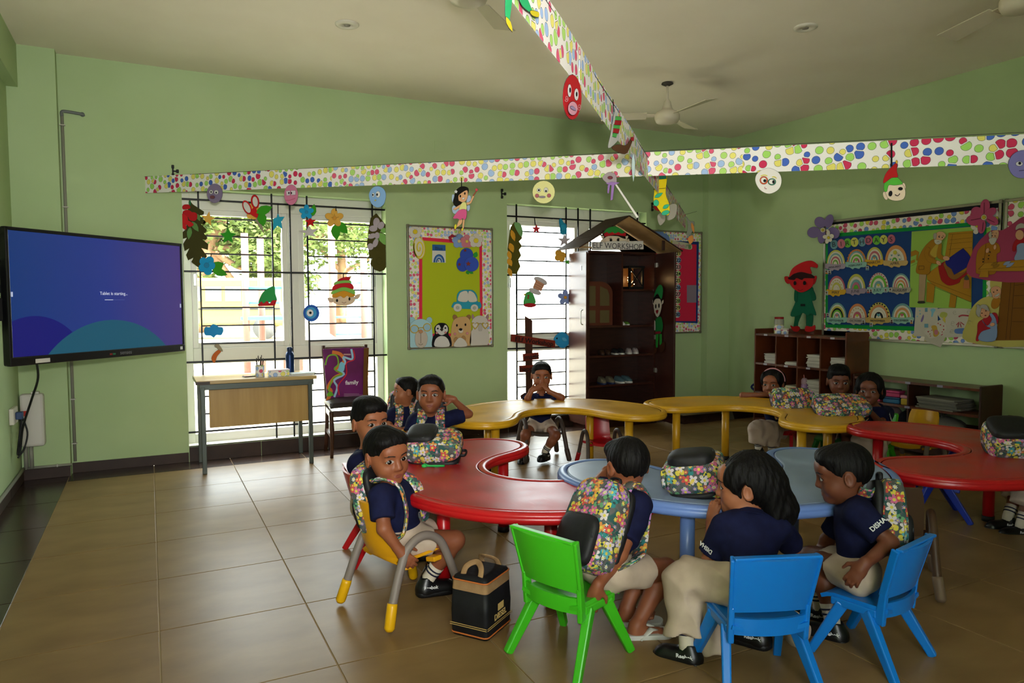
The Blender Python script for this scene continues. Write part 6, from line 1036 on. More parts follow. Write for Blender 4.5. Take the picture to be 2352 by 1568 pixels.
# elf on the inside of the cupboard door
DRF = Pl(DRP.o+DRP.n*.004, DRP.ux, DRP.uy)
paper(DRF, 'paper_elf', 'waving paper elf in green on the open cupboard door', 'paper figure', [('arm', '1f7a3c', [SP((1015, 870), (1045, 820), (1055, 850), (1035, 890), (1018, 892))]), ('hand', 'd8d0c4', [SP((985, 850), (1000, 825), (1015, 822), (1028, 850), (1025, 890), (1005, 880))]), ('leg', '2f9a3c', [[(1028, 915), (1046, 915), (1040, 1000), (1028, 1005)], [(1050, 915), (1066, 915), (1068, 985), (1052, 985)]]), ('shoe', '4a2a18', [SP((1012, 980), (1030, 1000), (1035, 1030), (1012, 1042)), SP((1058, 990), (1082, 965), (1085, 1010), (1058, 1035))]), ('tunic', '1f7a3c', [SP((1030, 820), (1062, 805), (1075, 860), (1065, 905), (1030, 912), (1028, 870))]), ('belt', '8a2030', [[(1028, 900), (1062, 897), (1062, 912), (1028, 916)]]), ('ear', 'd8d0c4', [LF(1022, 730, 1010, 695, 14), LF(1070, 725, 1080, 695, 12)]), ('face', 'd8d0c4', [SP((1018, 720), (1030, 685), (1060, 685), (1070, 730), (1060, 780), (1043, 806), (1026, 780))]), ('hair', '14100e', [SP((1015, 720), (1020, 680), (1045, 662), (1068, 685), (1070, 720), (1060, 690), (1030, 690))]), ('hat', '1f8a4a', [SP((1022, 680), (1035, 630), (1062, 598), (1080, 625), (1070, 690), (1045, 655))]), ('eye', '16120e', [E(1034, 737, 4, 14), E(1055, 733, 4, 14)]), ('mouth', 'a02028', [SP((1035, 765), (1052, 762), (1044, 785))])], cD)
# ---------------------------------------------------------------- bag hung over the chair back
PC = Pl((0, 6.70, 0), (1, 0, 0), (0, 0, 1)); cX = (400, 760, 4.356)
bgq = paper(PC, 'shopping_bag', 'purple shopping bag lettered family pulled over the chair back', 'bag', [('bag_body', noisy('purple_bag', '5a1248', '74186a', 3, .3, .5), [[(1485, 180), (1700, 168), (1940, 165), (1925, 660), (1700, 680), (1535, 710)]], 0), ('swirl', 'd87a3a', [KC(34, (1530, 700), (1570, 600), (1540, 560), (1600, 470), (1680, 420), (1620, 380), (1700, 300), (1660, 230), (1580, 210))], 0), ('swirl', '9cc4e0', [KC(20, (1600, 660), (1630, 560), (1600, 490), (1700, 430), (1640, 390), (1710, 320), (1690, 260), (1780, 280), (1770, 180))], 0), ('swirl', '7aae38', [KC(14, (1510, 340), (1540, 250), (1620, 245), (1640, 330), (1600, 380), (1680, 430), (1590, 470), (1540, 600))], 0), ('swirl', 'c42a3a', [KC(12, (1650, 640), (1640, 540), (1720, 430), (1720, 320), (1800, 280), (1790, 190))], 0), ('shape', '7fc0d8', [SP((1640, 390), (1660, 310), (1700, 330), (1690, 400))], 0), ('shape', '6aae30', [SP((1530, 620), (1560, 600), (1590, 640), (1530, 650))], 0), ('handle_slot', 'b48a8a', [Rc(1690, 226, 1760, 240)], 0), ('side_strip', '6a4318', [[(1890, 170), (1940, 165), (1925, 655), (1880, 662)]], 0)], cX, t=.003)
text('family', bgq, PC, 1768, 528, 40, 'e8e4e6', 0, .04, cX, bold=.03, sx=1.0)
for k, (y_, w_) in enumerate(((622, 150), (634, 190), (646, 180))): paper(PC, '', '', '', [('small_print', 'a08098', [Rc(1690, y_, 1690+w_, y_+5)], 0)], cX, root=bgq, z=.036, t=.0008)
# ================================================================ children (bodies from blended distance fields)
def V3(v): return np.array(tuple(v), np.float64)
def cone(a, b, ra, rb, k=.02, op='u', cut=None, cuta=None): return dict(t='c', a=V3(a), b=V3(b), ra=ra, rb=rb, k=k, op=op, cut=cut, cuta=cuta)
def ell(c, r, R=None, k=.02, op='u'): return dict(t='e', c=V3(c), r=np.array(r, float), R=np.eye(3) if R is None else np.array(R, float), k=k, op=op)
def plane(p, n, k=.005, wob=0.): return dict(t='p', p=V3(p), n=V3(n), k=k, op='i', wob=wob, wx=np.array([1., 0, 0]), ws=1.)
def pdist(pr, x, y, z):
    if pr['t'] == 'c':
        a, b = pr['a'], pr['b']; d = b-a; L = d@d+1e-12
        t = ((x-a[0])*d[0]+(y-a[1])*d[1]+(z-a[2])*d[2])/L; tc = np.clip(t, 0, 1)
        dd = np.sqrt((x-a[0]-tc*d[0])**2+(y-a[1]-tc*d[1])**2+(z-a[2]-tc*d[2])**2)-(pr['ra']+(pr['rb']-pr['ra'])*tc)
        l = math.sqrt(L)
        if pr['cut'] is not None: dd = np.maximum(dd, (t-1)*l-pr['cut'])
        if pr['cuta'] is not None: dd = np.maximum(dd, -t*l-pr['cuta'])
        return dd
    if pr['t'] == 'e':
        c, R, r = pr['c'], pr['R'], pr['r']; X, Y, Z = x-c[0], y-c[1], z-c[2]
        q = [(R[i, 0]*X+R[i, 1]*Y+R[i, 2]*Z) for i in range(3)]
        k0 = np.sqrt(sum((q[i]/r[i])**2 for i in range(3))); k1 = np.sqrt(sum((q[i]/r[i]**2)**2 for i in range(3)))+1e-9
        return k0*(k0-1)/k1
    d = (x-pr['p'][0])*pr['n'][0]+(y-pr['p'][1])*pr['n'][1]+(z-pr['p'][2])*pr['n'][2]
    if pr['wob']:
        w = ((x-pr['p'][0])*pr['wx'][0]+(y-pr['p'][1])*pr['wx'][1]+(z-pr['p'][2])*pr['wx'][2])/pr['ws']
        d = d+pr['wob']*(np.abs(np.sin(w*95+.6))+.6*np.sin(w*210)+.4*np.sin(w*57+2))
    return d
def pbox(pr):
    if pr['t'] == 'c':
        r = max(pr['ra'], pr['rb']); return np.minimum(pr['a'], pr['b'])-r, np.maximum(pr['a'], pr['b'])+r
    r = pr['r'].max(); return pr['c']-r, pr['c']+r
def comb(pr, D, d):
    k = max(pr['k'], 1e-5)
    if pr['op'] == 'u': h = np.maximum(k-np.abs(D-d), 0)/k; return np.minimum(D, d)-h*h*k*.25
    if pr['op'] == 's': d = -d
    h = np.maximum(k-np.abs(D-d), 0)/k; return np.maximum(D, d)+h*h*k*.25
def peval(prims, P):
    D = np.full(len(P), 1.)
    for pr in prims: D = comb(pr, D, pdist(pr, P[:, 0], P[:, 1], P[:, 2]))
    return D
def field(prims, h, noise=None):
    bs = [pbox(p) for p in prims if p['op'] == 'u']; lo = np.min([b[0] for b in bs], 0)-3*h-.01; hi = np.max([b[1] for b in bs], 0)+3*h+.01
    n = np.ceil((hi-lo)/h).astype(int)+1; ax = [(lo[i]+h*np.arange(n[i])) for i in range(3)]
    D = np.full(n, .04, np.float32)
    for pr in prims:
        if pr['t'] == 'p': sl = (slice(None),)*3
        else:
            a, b = pbox(pr); m = pr['k']+2*h+.012; i0 = np.maximum(np.floor((a-m-lo)/h).astype(int), 0); i1 = np.minimum(np.ceil((b+m-lo)/h).astype(int)+1, n)
            sl = tuple(slice(i0[i], i1[i]) for i in range(3))
        x, y, z = ax[0][sl[0]][:, None, None], ax[1][sl[1]][None, :, None], ax[2][sl[2]][None, None, :]
        D[sl] = comb(pr, D[sl], pdist(pr, x, y, z))
    if noise is not None: D += noise(ax[0][:, None, None], ax[1][None, :, None], ax[2][None, None, :]).astype(np.float32)
    return surface(D, lo, h)
def surface(D, lo, h):
    ins = D < 0; c = np.zeros(tuple(np.array(D.shape)-1), np.int8)
    for i in (0, 1):
        for j in (0, 1):
            for k in (0, 1): c += ins[i:D.shape[0]-1+i, j:D.shape[1]-1+j, k:D.shape[2]-1+k]
    act = (c > 0) & (c < 8); idx = np.argwhere(act); vid = np.full(act.shape, -1, np.int32); vid[act] = np.arange(len(idx))
    acc = np.zeros((len(idx), 3)); cnt = np.zeros(len(idx)); I, Jx, Kx = idx.T
    cs = [(i, j, k) for i in (0, 1) for j in (0, 1) for k in (0, 1)]
    for a in cs:
        for b in cs:
            if sum(b)-sum(a) == 1 and all(b[q] >= a[q] for q in range(3)):
                va = D[I+a[0], Jx+a[1], Kx+a[2]]; vb = D[I+b[0], Jx+b[1], Kx+b[2]]; m = (va < 0) != (vb < 0)
                t = np.where(m, va/(va-vb+1e-12), 0)
                for q in range(3): acc[:, q] += np.where(m, a[q]+t*(b[q]-a[q]), 0)
                cnt += m
    V = lo+h*(idx+acc/cnt[:, None]); Q = []
    for q in range(3):
        s0 = [slice(0, -1) if i == q else slice(1, -1) for i in range(3)]; s1 = [slice(1, None) if i == q else slice(1, -1) for i in range(3)]
        A, B = ins[tuple(s0)], ins[tuple(s1)]; e = np.argwhere(A != B)
        if not len(e): continue
        fl = A[tuple(e.T)]; off = np.array([0 if i == q else 1 for i in range(3)]); e = e+off
        u, v = (q+1) % 3, (q+2) % 3; du = np.eye(3, dtype=int)[u]; dv = np.eye(3, dtype=int)[v]
        g = lambda w: vid[tuple((e-w).T)]
        qd = np.stack([g(du+dv), g(dv), g(0*du), g(du)], 1); qd[~fl] = qd[~fl][:, ::-1]; Q.append(qd)
    return V, np.concatenate(Q)
def np_obj(name, V, Q, mats, parent, midx=None, uv=False, smooth_it=2):
    if smooth_it:
        e = np.concatenate([Q[:, [0, 1]], Q[:, [1, 2]], Q[:, [2, 3]], Q[:, [3, 0]]]); n = len(V)
        cn = np.bincount(e.ravel(), minlength=n).astype(float)
        for _ in range(smooth_it):
            A = np.zeros_like(V)
            for q in range(3): A[:, q] = np.bincount(e[:, 0], V[e[:, 1], q], n)+np.bincount(e[:, 1], V[e[:, 0], q], n)
            V = V*.45+.55*A/cn[:, None]
    me = bpy.data.meshes.new(name); me.vertices.add(len(V)); me.vertices.foreach_set('co', V.astype(np.float32).ravel())
    me.loops.add(len(Q)*4); me.loops.foreach_set('vertex_index', Q.astype(np.int32).ravel()); me.polygons.add(len(Q))
    me.polygons.foreach_set('loop_start', np.arange(0, len(Q)*4, 4, dtype=np.int32)); me.polygons.foreach_set('use_smooth', np.ones(len(Q), bool))
    for m in (mats if isinstance(mats, list) else [mats]): me.materials.append(m)
    if midx is not None: me.polygons.foreach_set('material_index', midx(V[Q].mean(1)).astype(np.int32))
    me.update(calc_edges=True)
    if uv: box_uv(me)
    o = bpy.data.objects.new(name, me); COL.objects.link(o); o.parent = parent; return o
# ---- materials
SKIN = [noisy('skin_%d' % i, a, b, 9, .5, .35, .06, 300, bd=.001) for i, (a, b) in enumerate((('81492f', '8e5538'), ('945a3d', 'a26647'), ('673924', '73422e')))]
LIP = M('7a3d33', .45); HAIR = NT('black_hair', .62, .18); _v = HAIR.obj(); _n = HAIR.n('ShaderNodeTexNoise', {'Vector': HAIR.n('ShaderNodeMapping', {'Vector': _v, 'Scale': (170, 170, 22)}), 'Scale': 1., 'Detail': 3.}).outputs[0]
HAIR.col(HAIR.ramp(_n, [(.35, '040303'), (.7, '0d0a09')])); HAIR.bump(_n, .6, .004); HAIR = HAIR.m
NAVY = noisy('navy_polo_cloth', '10122e', '161a3c', 20, .85, .15, .25, 500); BEIGE = noisy('beige_uniform_cloth', 'b5a28f', 'c2af9c', 12, .85, .15, .25, 400); SOCK = M('cfc4b0', .9); STRIPE = M('1a1c34', .9); FLORAL = floral_mat(); BLK = noisy('black_nylon', '0e0e10', '16161a', 30, .55, .35, .3, 500); SHOEB = M('0b0b0d', .35, 0, .5); FLIP = M('c9c8c0', .5)
# ---- head in its own frame: x right, y forward, z up
def head_prims():
    P = [ell((0, -.014, .018), (.076, .090, .084), k=.02), ell((0, .022, -.042), (.060, .062, .066), k=.035), ell((.033, .045, -.042), (.028, .03, .03), k=.02), ell((-.033, .045, -.042), (.028, .03, .03), k=.02), ell((0, .062, -.088), (.022, .02, .018), k=.025),
         ell((0, .07, .03), (.05, .02, .03), k=.03), ell((.031, .089, -.005), (.02, .013, .014), k=.012, op='s'), ell((-.031, .089, -.005), (.02, .013, .014), k=.012, op='s'), ell((.031, .066, -.006), (.019, .0165, .0165), k=.006), ell((-.031, .066, -.006), (.019, .0165, .0165), k=.006),
         cone((0, .08, -.002), (0, .092, -.034), .0065, .0105, .012), ell((.011, .086, -.038), (.0085, .0085, .007), k=.007), ell((-.011, .086, -.038), (.0085, .0085, .007), k=.007),
         cone((-.018, .077, -.062), (.018, .077, -.062), .0055, .0055, .008), cone((-.014, .077, -.071), (.014, .077, -.071), .0065, .0065, .008), ell((0, .092, -.0665), (.024, .008, .0022), k=.003, op='s')]
    for s in (-1, 1):
        c, sn = math.cos(.35*s), math.sin(.35*s)
        P += [ell((s*.079, -.012, -.012), (.0095, .021, .031), [[c, -sn, 0], [sn, c, 0], [0, 0, 1]], k=.008), ell((s*.0885, -.008, -.01), (.007, .011, .019), k=.005, op='s')]
    return P
HP = head_prims()
def xf(pr, M4, s):
    """primitive from head frame into the world: M4 4x4 rotation+translation, s scale"""
    R = np.array(M4.to_3x3()); t = V3(M4.translation); q = dict(pr); q['k'] = pr['k']*s
    f = lambda v: R@(v*s)+t
    if pr['t'] == 'c': q['a'], q['b'], q['ra'], q['rb'] = f(pr['a']), f(pr['b']), pr['ra']*s, pr['rb']*s
    elif pr['t'] == 'e': q['c'], q['r'], q['R'] = f(pr['c']), pr['r']*s, pr['R']@R.T
    else: q['p'], q['n'], q['wx'], q['ws'] = f(pr['p']), R@pr['n'], R@pr['wx'], s
    return q
def face_y(x, z):
    ys = np.linspace(.125, .02, 106); D = peval(HP, np.stack([np.full(106, x), ys, np.full(106, z)], 1)); i = int(np.argmax(D < 0))
    return ys[i-1]+(ys[i]-ys[i-1])*D[i-1]/(D[i-1]-D[i]) if i > 0 else .07
def decal_mesh(name, poly, m, off, cache={}):
    if name+str(off) in cache: return cache[name+str(off)]
    cx, cz = sum(p[0] for p in poly)/len(poly), sum(p[1] for p in poly)/len(poly); rings = []; mb = MB(); n = len(poly)
    mb.v.append((cx, face_y(cx, cz)+off, cz))
    for f in (.5, .85, 1.):
        for p in poly: x, z = cx+(p[0]-cx)*f, cz+(p[1]-cz)*f; mb.v.append((x, face_y(x, z)+(off if f < 1 or off > .0011 else -.0008), z))
    for i in range(n): mb.f.append([0, 1+i, 1+(i+1) % n])
    for r in range(2):
        for i in range(n): mb.f.append([1+r*n+i, 1+(r+1)*n+i, 1+(r+1)*n+(i+1) % n, 1+r*n+(i+1) % n])
    a = Vector(mb.v[1])-Vector(mb.v[0]); b = Vector(mb.v[2])-Vector(mb.v[0])
    if a.cross(b).y < 0: mb.f = [f[::-1] for f in mb.f]
    mb.mi = [0]*len(mb.f); mb.sm = [True]*len(mb.f)
    me = bpy.data.meshes.new(name); me.from_pydata(mb.v, [], mb.f); me.materials.append(m); me.polygons.foreach_set('use_smooth', mb.sm); me.update(); cache[name+str(off)] = me; return me
EYEW, IRIS, PUP = M('a89e96', .3, 0, .4), M('140a06', .2, 0, .5), M('050404', .1, 0, .7)
def face_parts(par, M4, s, look=0.):
    def put(nm, me): o = bpy.data.objects.new(nm, me); COL.objects.link(o); o.parent = par; o.matrix_local = par.matrix_world.inverted() @ M4 @ Matrix.Scale(s, 4); return o
    for sd in (-1, 1):
        X = sd*.031; al = xy(spl([(X-.0165, -.0075), (X-.009, -.0005), (X, .0022), (X+.009, -.0002), (X+.0165, -.0065), (X+.009, -.0118), (X, -.0135), (X-.009, -.0122)], 2))
        ol = xy(spl([(X-.0185, -.0075), (X-.0095, .0015), (X, .0048), (X+.0095, .0018), (X+.0185, -.0062), (X+.009, -.0126), (X, -.0144), (X-.009, -.013)], 2))
        t = 'LR'[sd > 0]+'%.3f' % look
        put('lashes', decal_mesh('lashes'+t, ol, M('140c08', .6), .0006)); e = put('eye', decal_mesh('eye'+t, al, EYEW, .0012))
        put('iris', decal_mesh('iris'+t, E(X+look, -.0052, .0088, .0082, 0, 14), IRIS, .0017)); put('pupil', decal_mesh('pupil'+t, E(X+look, -.0052, .0042, .0042, 0, 10), PUP, .002)); put('eye_glint', decal_mesh('glint'+t, E(X+look+.0022, -.0025, .0012, .0012, 0, 8), M('d8d8d8', .2, 0, .5), .0022))
        b = [(X-sd*.019, .0165), (X-sd*.008, .0195), (X+sd*.008, .0215), (X+sd*.021, .0155), (X+sd*.02, .0135), (X+sd*.007, .0175), (X-sd*.008, .0155), (X-sd*.019, .0125)]
        put('eyebrow', decal_mesh('eyebrow'+t, b, M('0d0907', .8), .001))
    put('lips', decal_mesh('ulip', xy(spl([(-.021, -.0655), (-.009, -.0595), (0, -.0615), (.009, -.0595), (.021, -.0655), (0, -.0668)], 2)), LIP, .0009)); put('lips', decal_mesh('llip', xy(spl([(-.019, -.0668), (0, -.0668), (.019, -.0668), (.009, -.0745), (0, -.0762), (-.009, -.0745)], 2)), LIP, .0009))
def hair_prims(style):
    P = [ell((0, -.017, .022), (.0805, .0945, .0885), k=.01)]
    if style == 'boy': P += [ell((.02, .046, .068), (.05, .034, .026), k=.03), ell((-.03, .042, .066), (.04, .033, .026), k=.03)]
    if style == 'thick': P += [ell((0, .045, .07), (.066, .05, .036), k=.03), ell((0, -.02, .09), (.065, .07, .03), k=.03)]
    if style in ('girl', 'bob', 'band'): P += [ell((0, -.03, .02), (.09, .092, .095), k=.02), ell((.06, .02, .03), (.026, .05, .06), k=.02), ell((-.06, .02, .03), (.026, .05, .06), k=.02)]
    lo = {'boy': -.012, 'thick': -.012, 'girl': -.05, 'bob': -.07, 'band': -.055}[style]; sl = {'boy': .62, 'thick': .62, 'girl': .9, 'bob': 1.1, 'band': 1.05}[style]
    n = np.array([0, sl, -1.]); n /= np.linalg.norm(n)
    P.append(plane((0, 0, lo), n, .006, .0075))
    P.append(ell((0, .112, -.03), (.062, .062, .072) if style != 'thick' else (.06, .06, .068), k=.006, op='s'))
    for s in (-1, 1):
        P.append(ell((s*.088, .0, -.022), (.022, .026, .036), k=.01, op='s'))
    if style == 'girl': P += [cone((0, -.085, .0), (.02, -.115, -.09), .055, .05, .03), cone((.02, -.115, -.09), (.045, -.11, -.2), .05, .022, .03), cone((-.03, -.08, -.03), (-.04, -.09, -.13), .035, .015, .03)]
    if style == 'bob': P += [cone((0, -.09, .03), (.0, -.115, -.02), .06, .055, .03), ell((.07, -.05, -.03), (.035, .05, .06), k=.02), ell((-.07, -.05, -.03), (.03, .045, .05), k=.02)]
    return P
def hair_noise(M4, s, amp):
    R = np.array(M4.to_3x3()).T; t = V3(M4.translation)
    def f(x, y, z):
        X, Y, Z = x-t[0], y-t[1], z-t[2]; q = [R[i, 0]*X+R[i, 1]*Y+R[i, 2]*Z for i in range(3)]
        a = np.arctan2(q[0], q[1]+.02*s); return amp*(np.sin(a*23+q[2]*60/s)+.7*np.sin(a*41-q[2]*90/s+2)+.6*np.sin(q[0]*210/s+q[1]*90/s))
    return f
# ---- hands, shoes
def hand(wr, d, n, s, curl=.35, thumb=1, spread=.16):
    """wr wrist, d finger direction, n palm normal; fingers bend towards n"""
    d = Vector(d).normalized(); n = Vector(n); n = (n-d*n.dot(d)).normalized(); sx = d.cross(n); w = Vector(wr); P = []
    pc = w+d*.032*s; R = [list(sx), list(d), list(n)]
    P.append(ell(pc, (.026*s, .036*s, .0125*s), R, .012))
    P.append(cone(w-d*.01*s, w+d*.02*s, .0185*s, .019*s, .012))
    for i, (o, L, r) in enumerate(((-.0195, .043, .0066), (-.0066, .05, .0069), (.0064, .047, .0067), (.019, .037, .006))):
        b = w+(d*(.058 if i in (1, 2) else .053)+sx*o*thumb)*s; dd = (d+sx*thumb*spread*(i-1.5)*.5).normalized(); a = 0; p = b
        for k in range(3):
            a += curl*(1.0 if k else .7); q = p+(dd*math.cos(a)+n*math.sin(a))*(L*s*(.42, .33, .27)[k]); P.append(cone(p, q, (r-.0003*k)*s, (r-.0004*(k+1))*s, .0035)); p = q
    tb = w+(d*.014-sx*.02*thumb+n*.004)*s; t1 = tb+(d*.6-sx*.75*thumb+n*.35).normalized()*.027*s; t2 = t1+(d*.85-sx*.25*thumb+n*.45).normalized()*.024*s
    P += [cone(tb, t1, .0095*s, .0078*s, .01), cone(t1, t2, .0075*s, .006*s, .004)]
    return P
_shoe = {}
def shoe_mesh():
    if _shoe: return
    up = [cone((0, -.05, .03), (0, .045, .026), .035, .03, .02), cone((0, -.05, .02), (0, .062, .016), .036, .035, .02), cone((0, -.045, .03), (0, -.04, .07), .032, .03, .02), ell((0, -.04, .085), (.022, .026, .02), k=.008, op='s'), plane((0, 0, .004), (0, 0, -1), .003)]
    V, Q = field(up, .005); _shoe['u'] = np_obj('shoe', V, Q, SHOEB, None); COL.objects.unlink(_shoe['u'])
    P = xy(spl([(-.036, -.07), (-.038, .0), (-.036, .06), (-.016, .098), (.016, .098), (.036, .06), (.038, 0), (.036, -.07), (0, -.088)], 3)); P = P if sum(P[i-1][0]*P[i][1]-P[i][0]*P[i-1][1] for i in range(len(P))) > 0 else P[::-1]
    _shoe['s'] = loft([(offset(P, .003), 0), (P, .004), (P, .018), (offset(P, .004), .024)], [0]*3).build('sole', M('08080a', .5)); COL.objects.unlink(_shoe['s'])
    t = font_obj('brand_lettering', 'Reebok', .02, .0006, .0006, M('d8d8d8', .5)); _shoe['t'] = t; COL.objects.unlink(t)
def add_shoe(par, an, fd, s):
    shoe_mesh(); f = Vector(fd); f.normalize(); u = Vector((0, 0, 1)); u = (u-f*f.z).normalized(); r = f.cross(u)
    o = Vector(an)-u*.075*s+f*.03*s; Mx = Matrix(((r.x, f.x, u.x, o.x), (r.y, f.y, u.y, o.y), (r.z, f.z, u.z, o.z), (0, 0, 0, 1))) @ Matrix.Scale(s, 4)
    a = _shoe['u'].copy(); COL.objects.link(a); a.parent = par; a.matrix_local = par.matrix_world.inverted() @ Mx
    b = _shoe['s'].copy(); COL.objects.link(b); b.parent = a
    for sx, ry in ((.0385, 0), (-.0385, math.pi)):
        t = _shoe['t'].copy(); COL.objects.link(t); t.parent = a; t.matrix_local = Matrix.Translation((sx, -.03, .036)) @ Matrix.Rotation(ry+math.pi/2, 4, 'Z') @ Matrix.Rotation(math.pi/2, 4, 'X')
def tilt_basis(x, z):
    z = Vector(z).normalized(); x = Vector(x); x = (x-z*x.dot(z)).normalized(); y = z.cross(x); return x, y, z
def person(label, pel, neck, head, hd, arms, legs, hair='boy', skin=0, hs=1.08, s=1.06, h=.0055, bottom='shorts', shoes='shoe', hup=(0, 0, 1), look=0., bodyless=False, sleeve=.72, skirt=None, extra=()):
    pel, neck, head = Vector(pel), Vector(neck), Vector(head)
    root = bpy.data.objects.new('person', None); COL.objects.link(root); root.matrix_world = Matrix.Translation((pel.x, pel.y, 0)); tag(root, label, 'person', 'children in navy and beige school uniform')
    y = Vector(hd).normalized(); z = Vector(hup); z = (z-y*z.dot(y)).normalized(); x = y.cross(z)
    HM = Matrix(((x.x, y.x, z.x, head.x), (x.y, y.y, z.y, head.y), (x.z, y.z, z.z, head.z), (0, 0, 0, 1)))
    inv = root.matrix_world.translation
    sa, sb = Vector(arms[0][0]), Vector(arms[1][0]); X, Y, Z = tilt_basis(sb-sa, neck-pel); R = [list(X), list(Y), list(Z)]; sp = neck-pel; L = sp.length
    mid = pel+sp*.45; ch = pel+sp*.72
    def torso(g): return [ell(pel, ((.095+g), (.08+g), (.075+g)), R, .03), ell(mid, (.092+g, .075+g, .10+g), R, .05), ell(ch, (.105+g, .074+g, .095+g), R, .05), cone(sa.lerp(ch, .25), sb.lerp(ch, .25), .05+g, .05+g, .04)]
    body = torso(-.012); body += [cone(neck-Z*.03, head-z*.06*hs-y*.012, .04*s, .036*s, .03)]
    body += [xf(p, HM, hs) for p in HP]
    for (sh, el, wr, hdv, pn, cu, th) in arms:
        body += [cone(sh, el, .034*s, .0275*s, .02), cone(el, wr, .0285*s, .0185*s, .012)]
        body += hand(wr, hdv, pn, s*1.02, cu, th)
    for (hp, kn, an, fd) in legs:
        hp, kn, an = Vector(hp), Vector(kn), Vector(an)
        body += [cone(hp, kn, .056*s, .042*s, .02), cone(kn, kn.lerp(an, .4), .042*s, .039*s, .015), cone(kn.lerp(an, .35), an, .039*s, .025*s, .015)]
        if shoes == 'flip':
            f = Vector(fd).normalized(); b = an-Vector((0, 0, .03*s)); body += [cone(b-f*.01, b+f*.085*s, .027*s, .02*s, .02), cone(an, b, .026*s, .027*s, .02)]
            rt = Vector((f.y, -f.x, 0))
            for q in range(5): body.append(cone(b+f*.085*s+rt*(q-2)*.011*s, b+f*(.112-.004*q)*s+rt*(q-2)*.0125*s, .008*s, .007*s, .003))
    V, Q = field([p for p in body], h); np_obj('body', V-V3(inv), Q, SKIN[skin], root)
    V, Q = field([xf(p, HM, hs) for p in hair_prims(hair)], min(h, .0055), hair_noise(HM, hs, .0011 if hair in ('boy', 'thick') else .0016)); np_obj('hair', V-V3(inv), Q, HAIR, root, smooth_it=1)
    if hd is not None and Vector(hd).dot(CF) < .75: face_parts(root, HM, hs, look)
    wr_noise = lambda a: (lambda x_, y_, z_: a*(np.sin(38*x_+27*z_+9*y_)*np.sin(31*y_-22*z_)+.6*np.sin(71*z_+40*x_-33*y_)))
    # navy polo
    sh_ = torso(.006)
    for (sh, el, wr, hdv, pn, cu, th) in arms: sh_.append(cone(sh, Vector(sh).lerp(Vector(el), sleeve), .048*s, .05*s, .03, cut=0.))
    sh_.append(ell(neck+Z*.045, (.043*s, .05*s, .05), R, .01, 's'))
    V, Q = field(sh_, h*1.1, wr_noise(.0022)); np_obj('polo_shirt', V-V3(inv), Q, NAVY, root)
    def collar(u, v):
        a = math.radians(25+310*u); r = (.047+.02*v)*s; return neck+X*(math.sin(a)*r)+Y*(math.cos(a)*r*.95)+Z*(.024-.024*v)-inv
    MB().sheet(collar, 22, 3, .004).build('collar', NAVY, root)
    # shorts or skirt
    bt = [ell(pel, (.107, .093, .083), R, .02)]
    if bottom == 'shorts':
        for (hp, kn, an, fd) in legs: bt.append(cone(hp, Vector(hp).lerp(Vector(kn), .58), .066*s, .061*s, .03, cut=0.))
    else:
        for (hp, kn, an, fd) in legs:
            hp, kn, an = Vector(hp), Vector(kn), Vector(an); bt += [cone(hp, kn, .085*s, .075*s, .05), cone(kn, kn.lerp(an, skirt or .55), .072*s, .085*s, .05, cut=0.)]
        bt += list(extra); k0, k1 = Vector(legs[0][1]), Vector(legs[1][1]); bt.append(cone(k0.lerp(Vector(legs[0][2]), .2), k1.lerp(Vector(legs[1][2]), .2), .06*s, .06*s, .06))
    V, Q = field(bt, h*1.1, wr_noise(.0035) if bottom == 'shorts' else (lambda x_, y_, z_: .012*np.abs(np.sin(25*(x_*CR.x+y_*CR.y)+9*z_+8*(x_*CF.x+y_*CF.y)))+.004*np.sin(83*(x_*CR.x+y_*CR.y)-25*z_+30*(x_*CF.x+y_*CF.y))+.003*np.sin(60*z_+20*x_))); np_obj('shorts' if bottom == 'shorts' else 'skirt', V-V3(inv), Q, BEIGE, root)
    for (hp, kn, an, fd) in legs:
        kn, an = Vector(kn)-inv, Vector(an)-inv
        if shoes == 'shoe':
            a = kn.lerp(an, .68); sk_ = MB().tube([a, a.lerp(an, .4), an, an-Vector((0, 0, .03))], [.034*s, .031*s, .0295*s, .03*s], 14).build('sock', SOCK, root)
            for q in (.25, .5): p = a.lerp(an, q); MB().tube([p, p+(an-a).normalized()*.007], [.0345*s-.002*q, .034*s-.002*q], 14).build('sock_stripe', STRIPE, sk_)
            add_shoe(root, Vector(an)+inv, fd, s)
        else:
            f = Vector(fd).normalized(); rt = Vector((f.y, -f.x, 0)); b = an-Vector((0, 0, .03*s)); zb = b.z-.028*s
            P = [(-.035, -.04), (-.036, .05), (-.04, .1), (-.025, .135), (.01, .14), (.036, .115), (.036, .05), (.032, -.04), (0, -.055)]; P = xy(spl(P, 3))
            so = MB().prism([(p[0]*s, p[1]*s) for p in P], max(zb-.02, .001-0), max(zb, .02), T=lambda p: Vector((b.x, b.y, 0))+rt*p.x+f*p.y+Vector((0, 0, p.z))).build('flip_flop_sole', FLIP, root, bevel=.004)
            for sd in (-1, 1): MB().tube([b+f*.09*s+Vector((0, 0, .012)), b+f*.05*s+rt*sd*.022*s+Vector((0, 0, .026)), b+f*.005*s+rt*sd*.034*s+Vector((0, 0, -.012))], [.006, .016, .012], 8, flat=.35).build('flip_flop_strap', FLIP, root)
    return root, dict(X=X, Y=Y, Z=Z, neck=neck, pel=pel, sa=sa, sb=sb, inv=inv, HM=HM, fwd=Y)
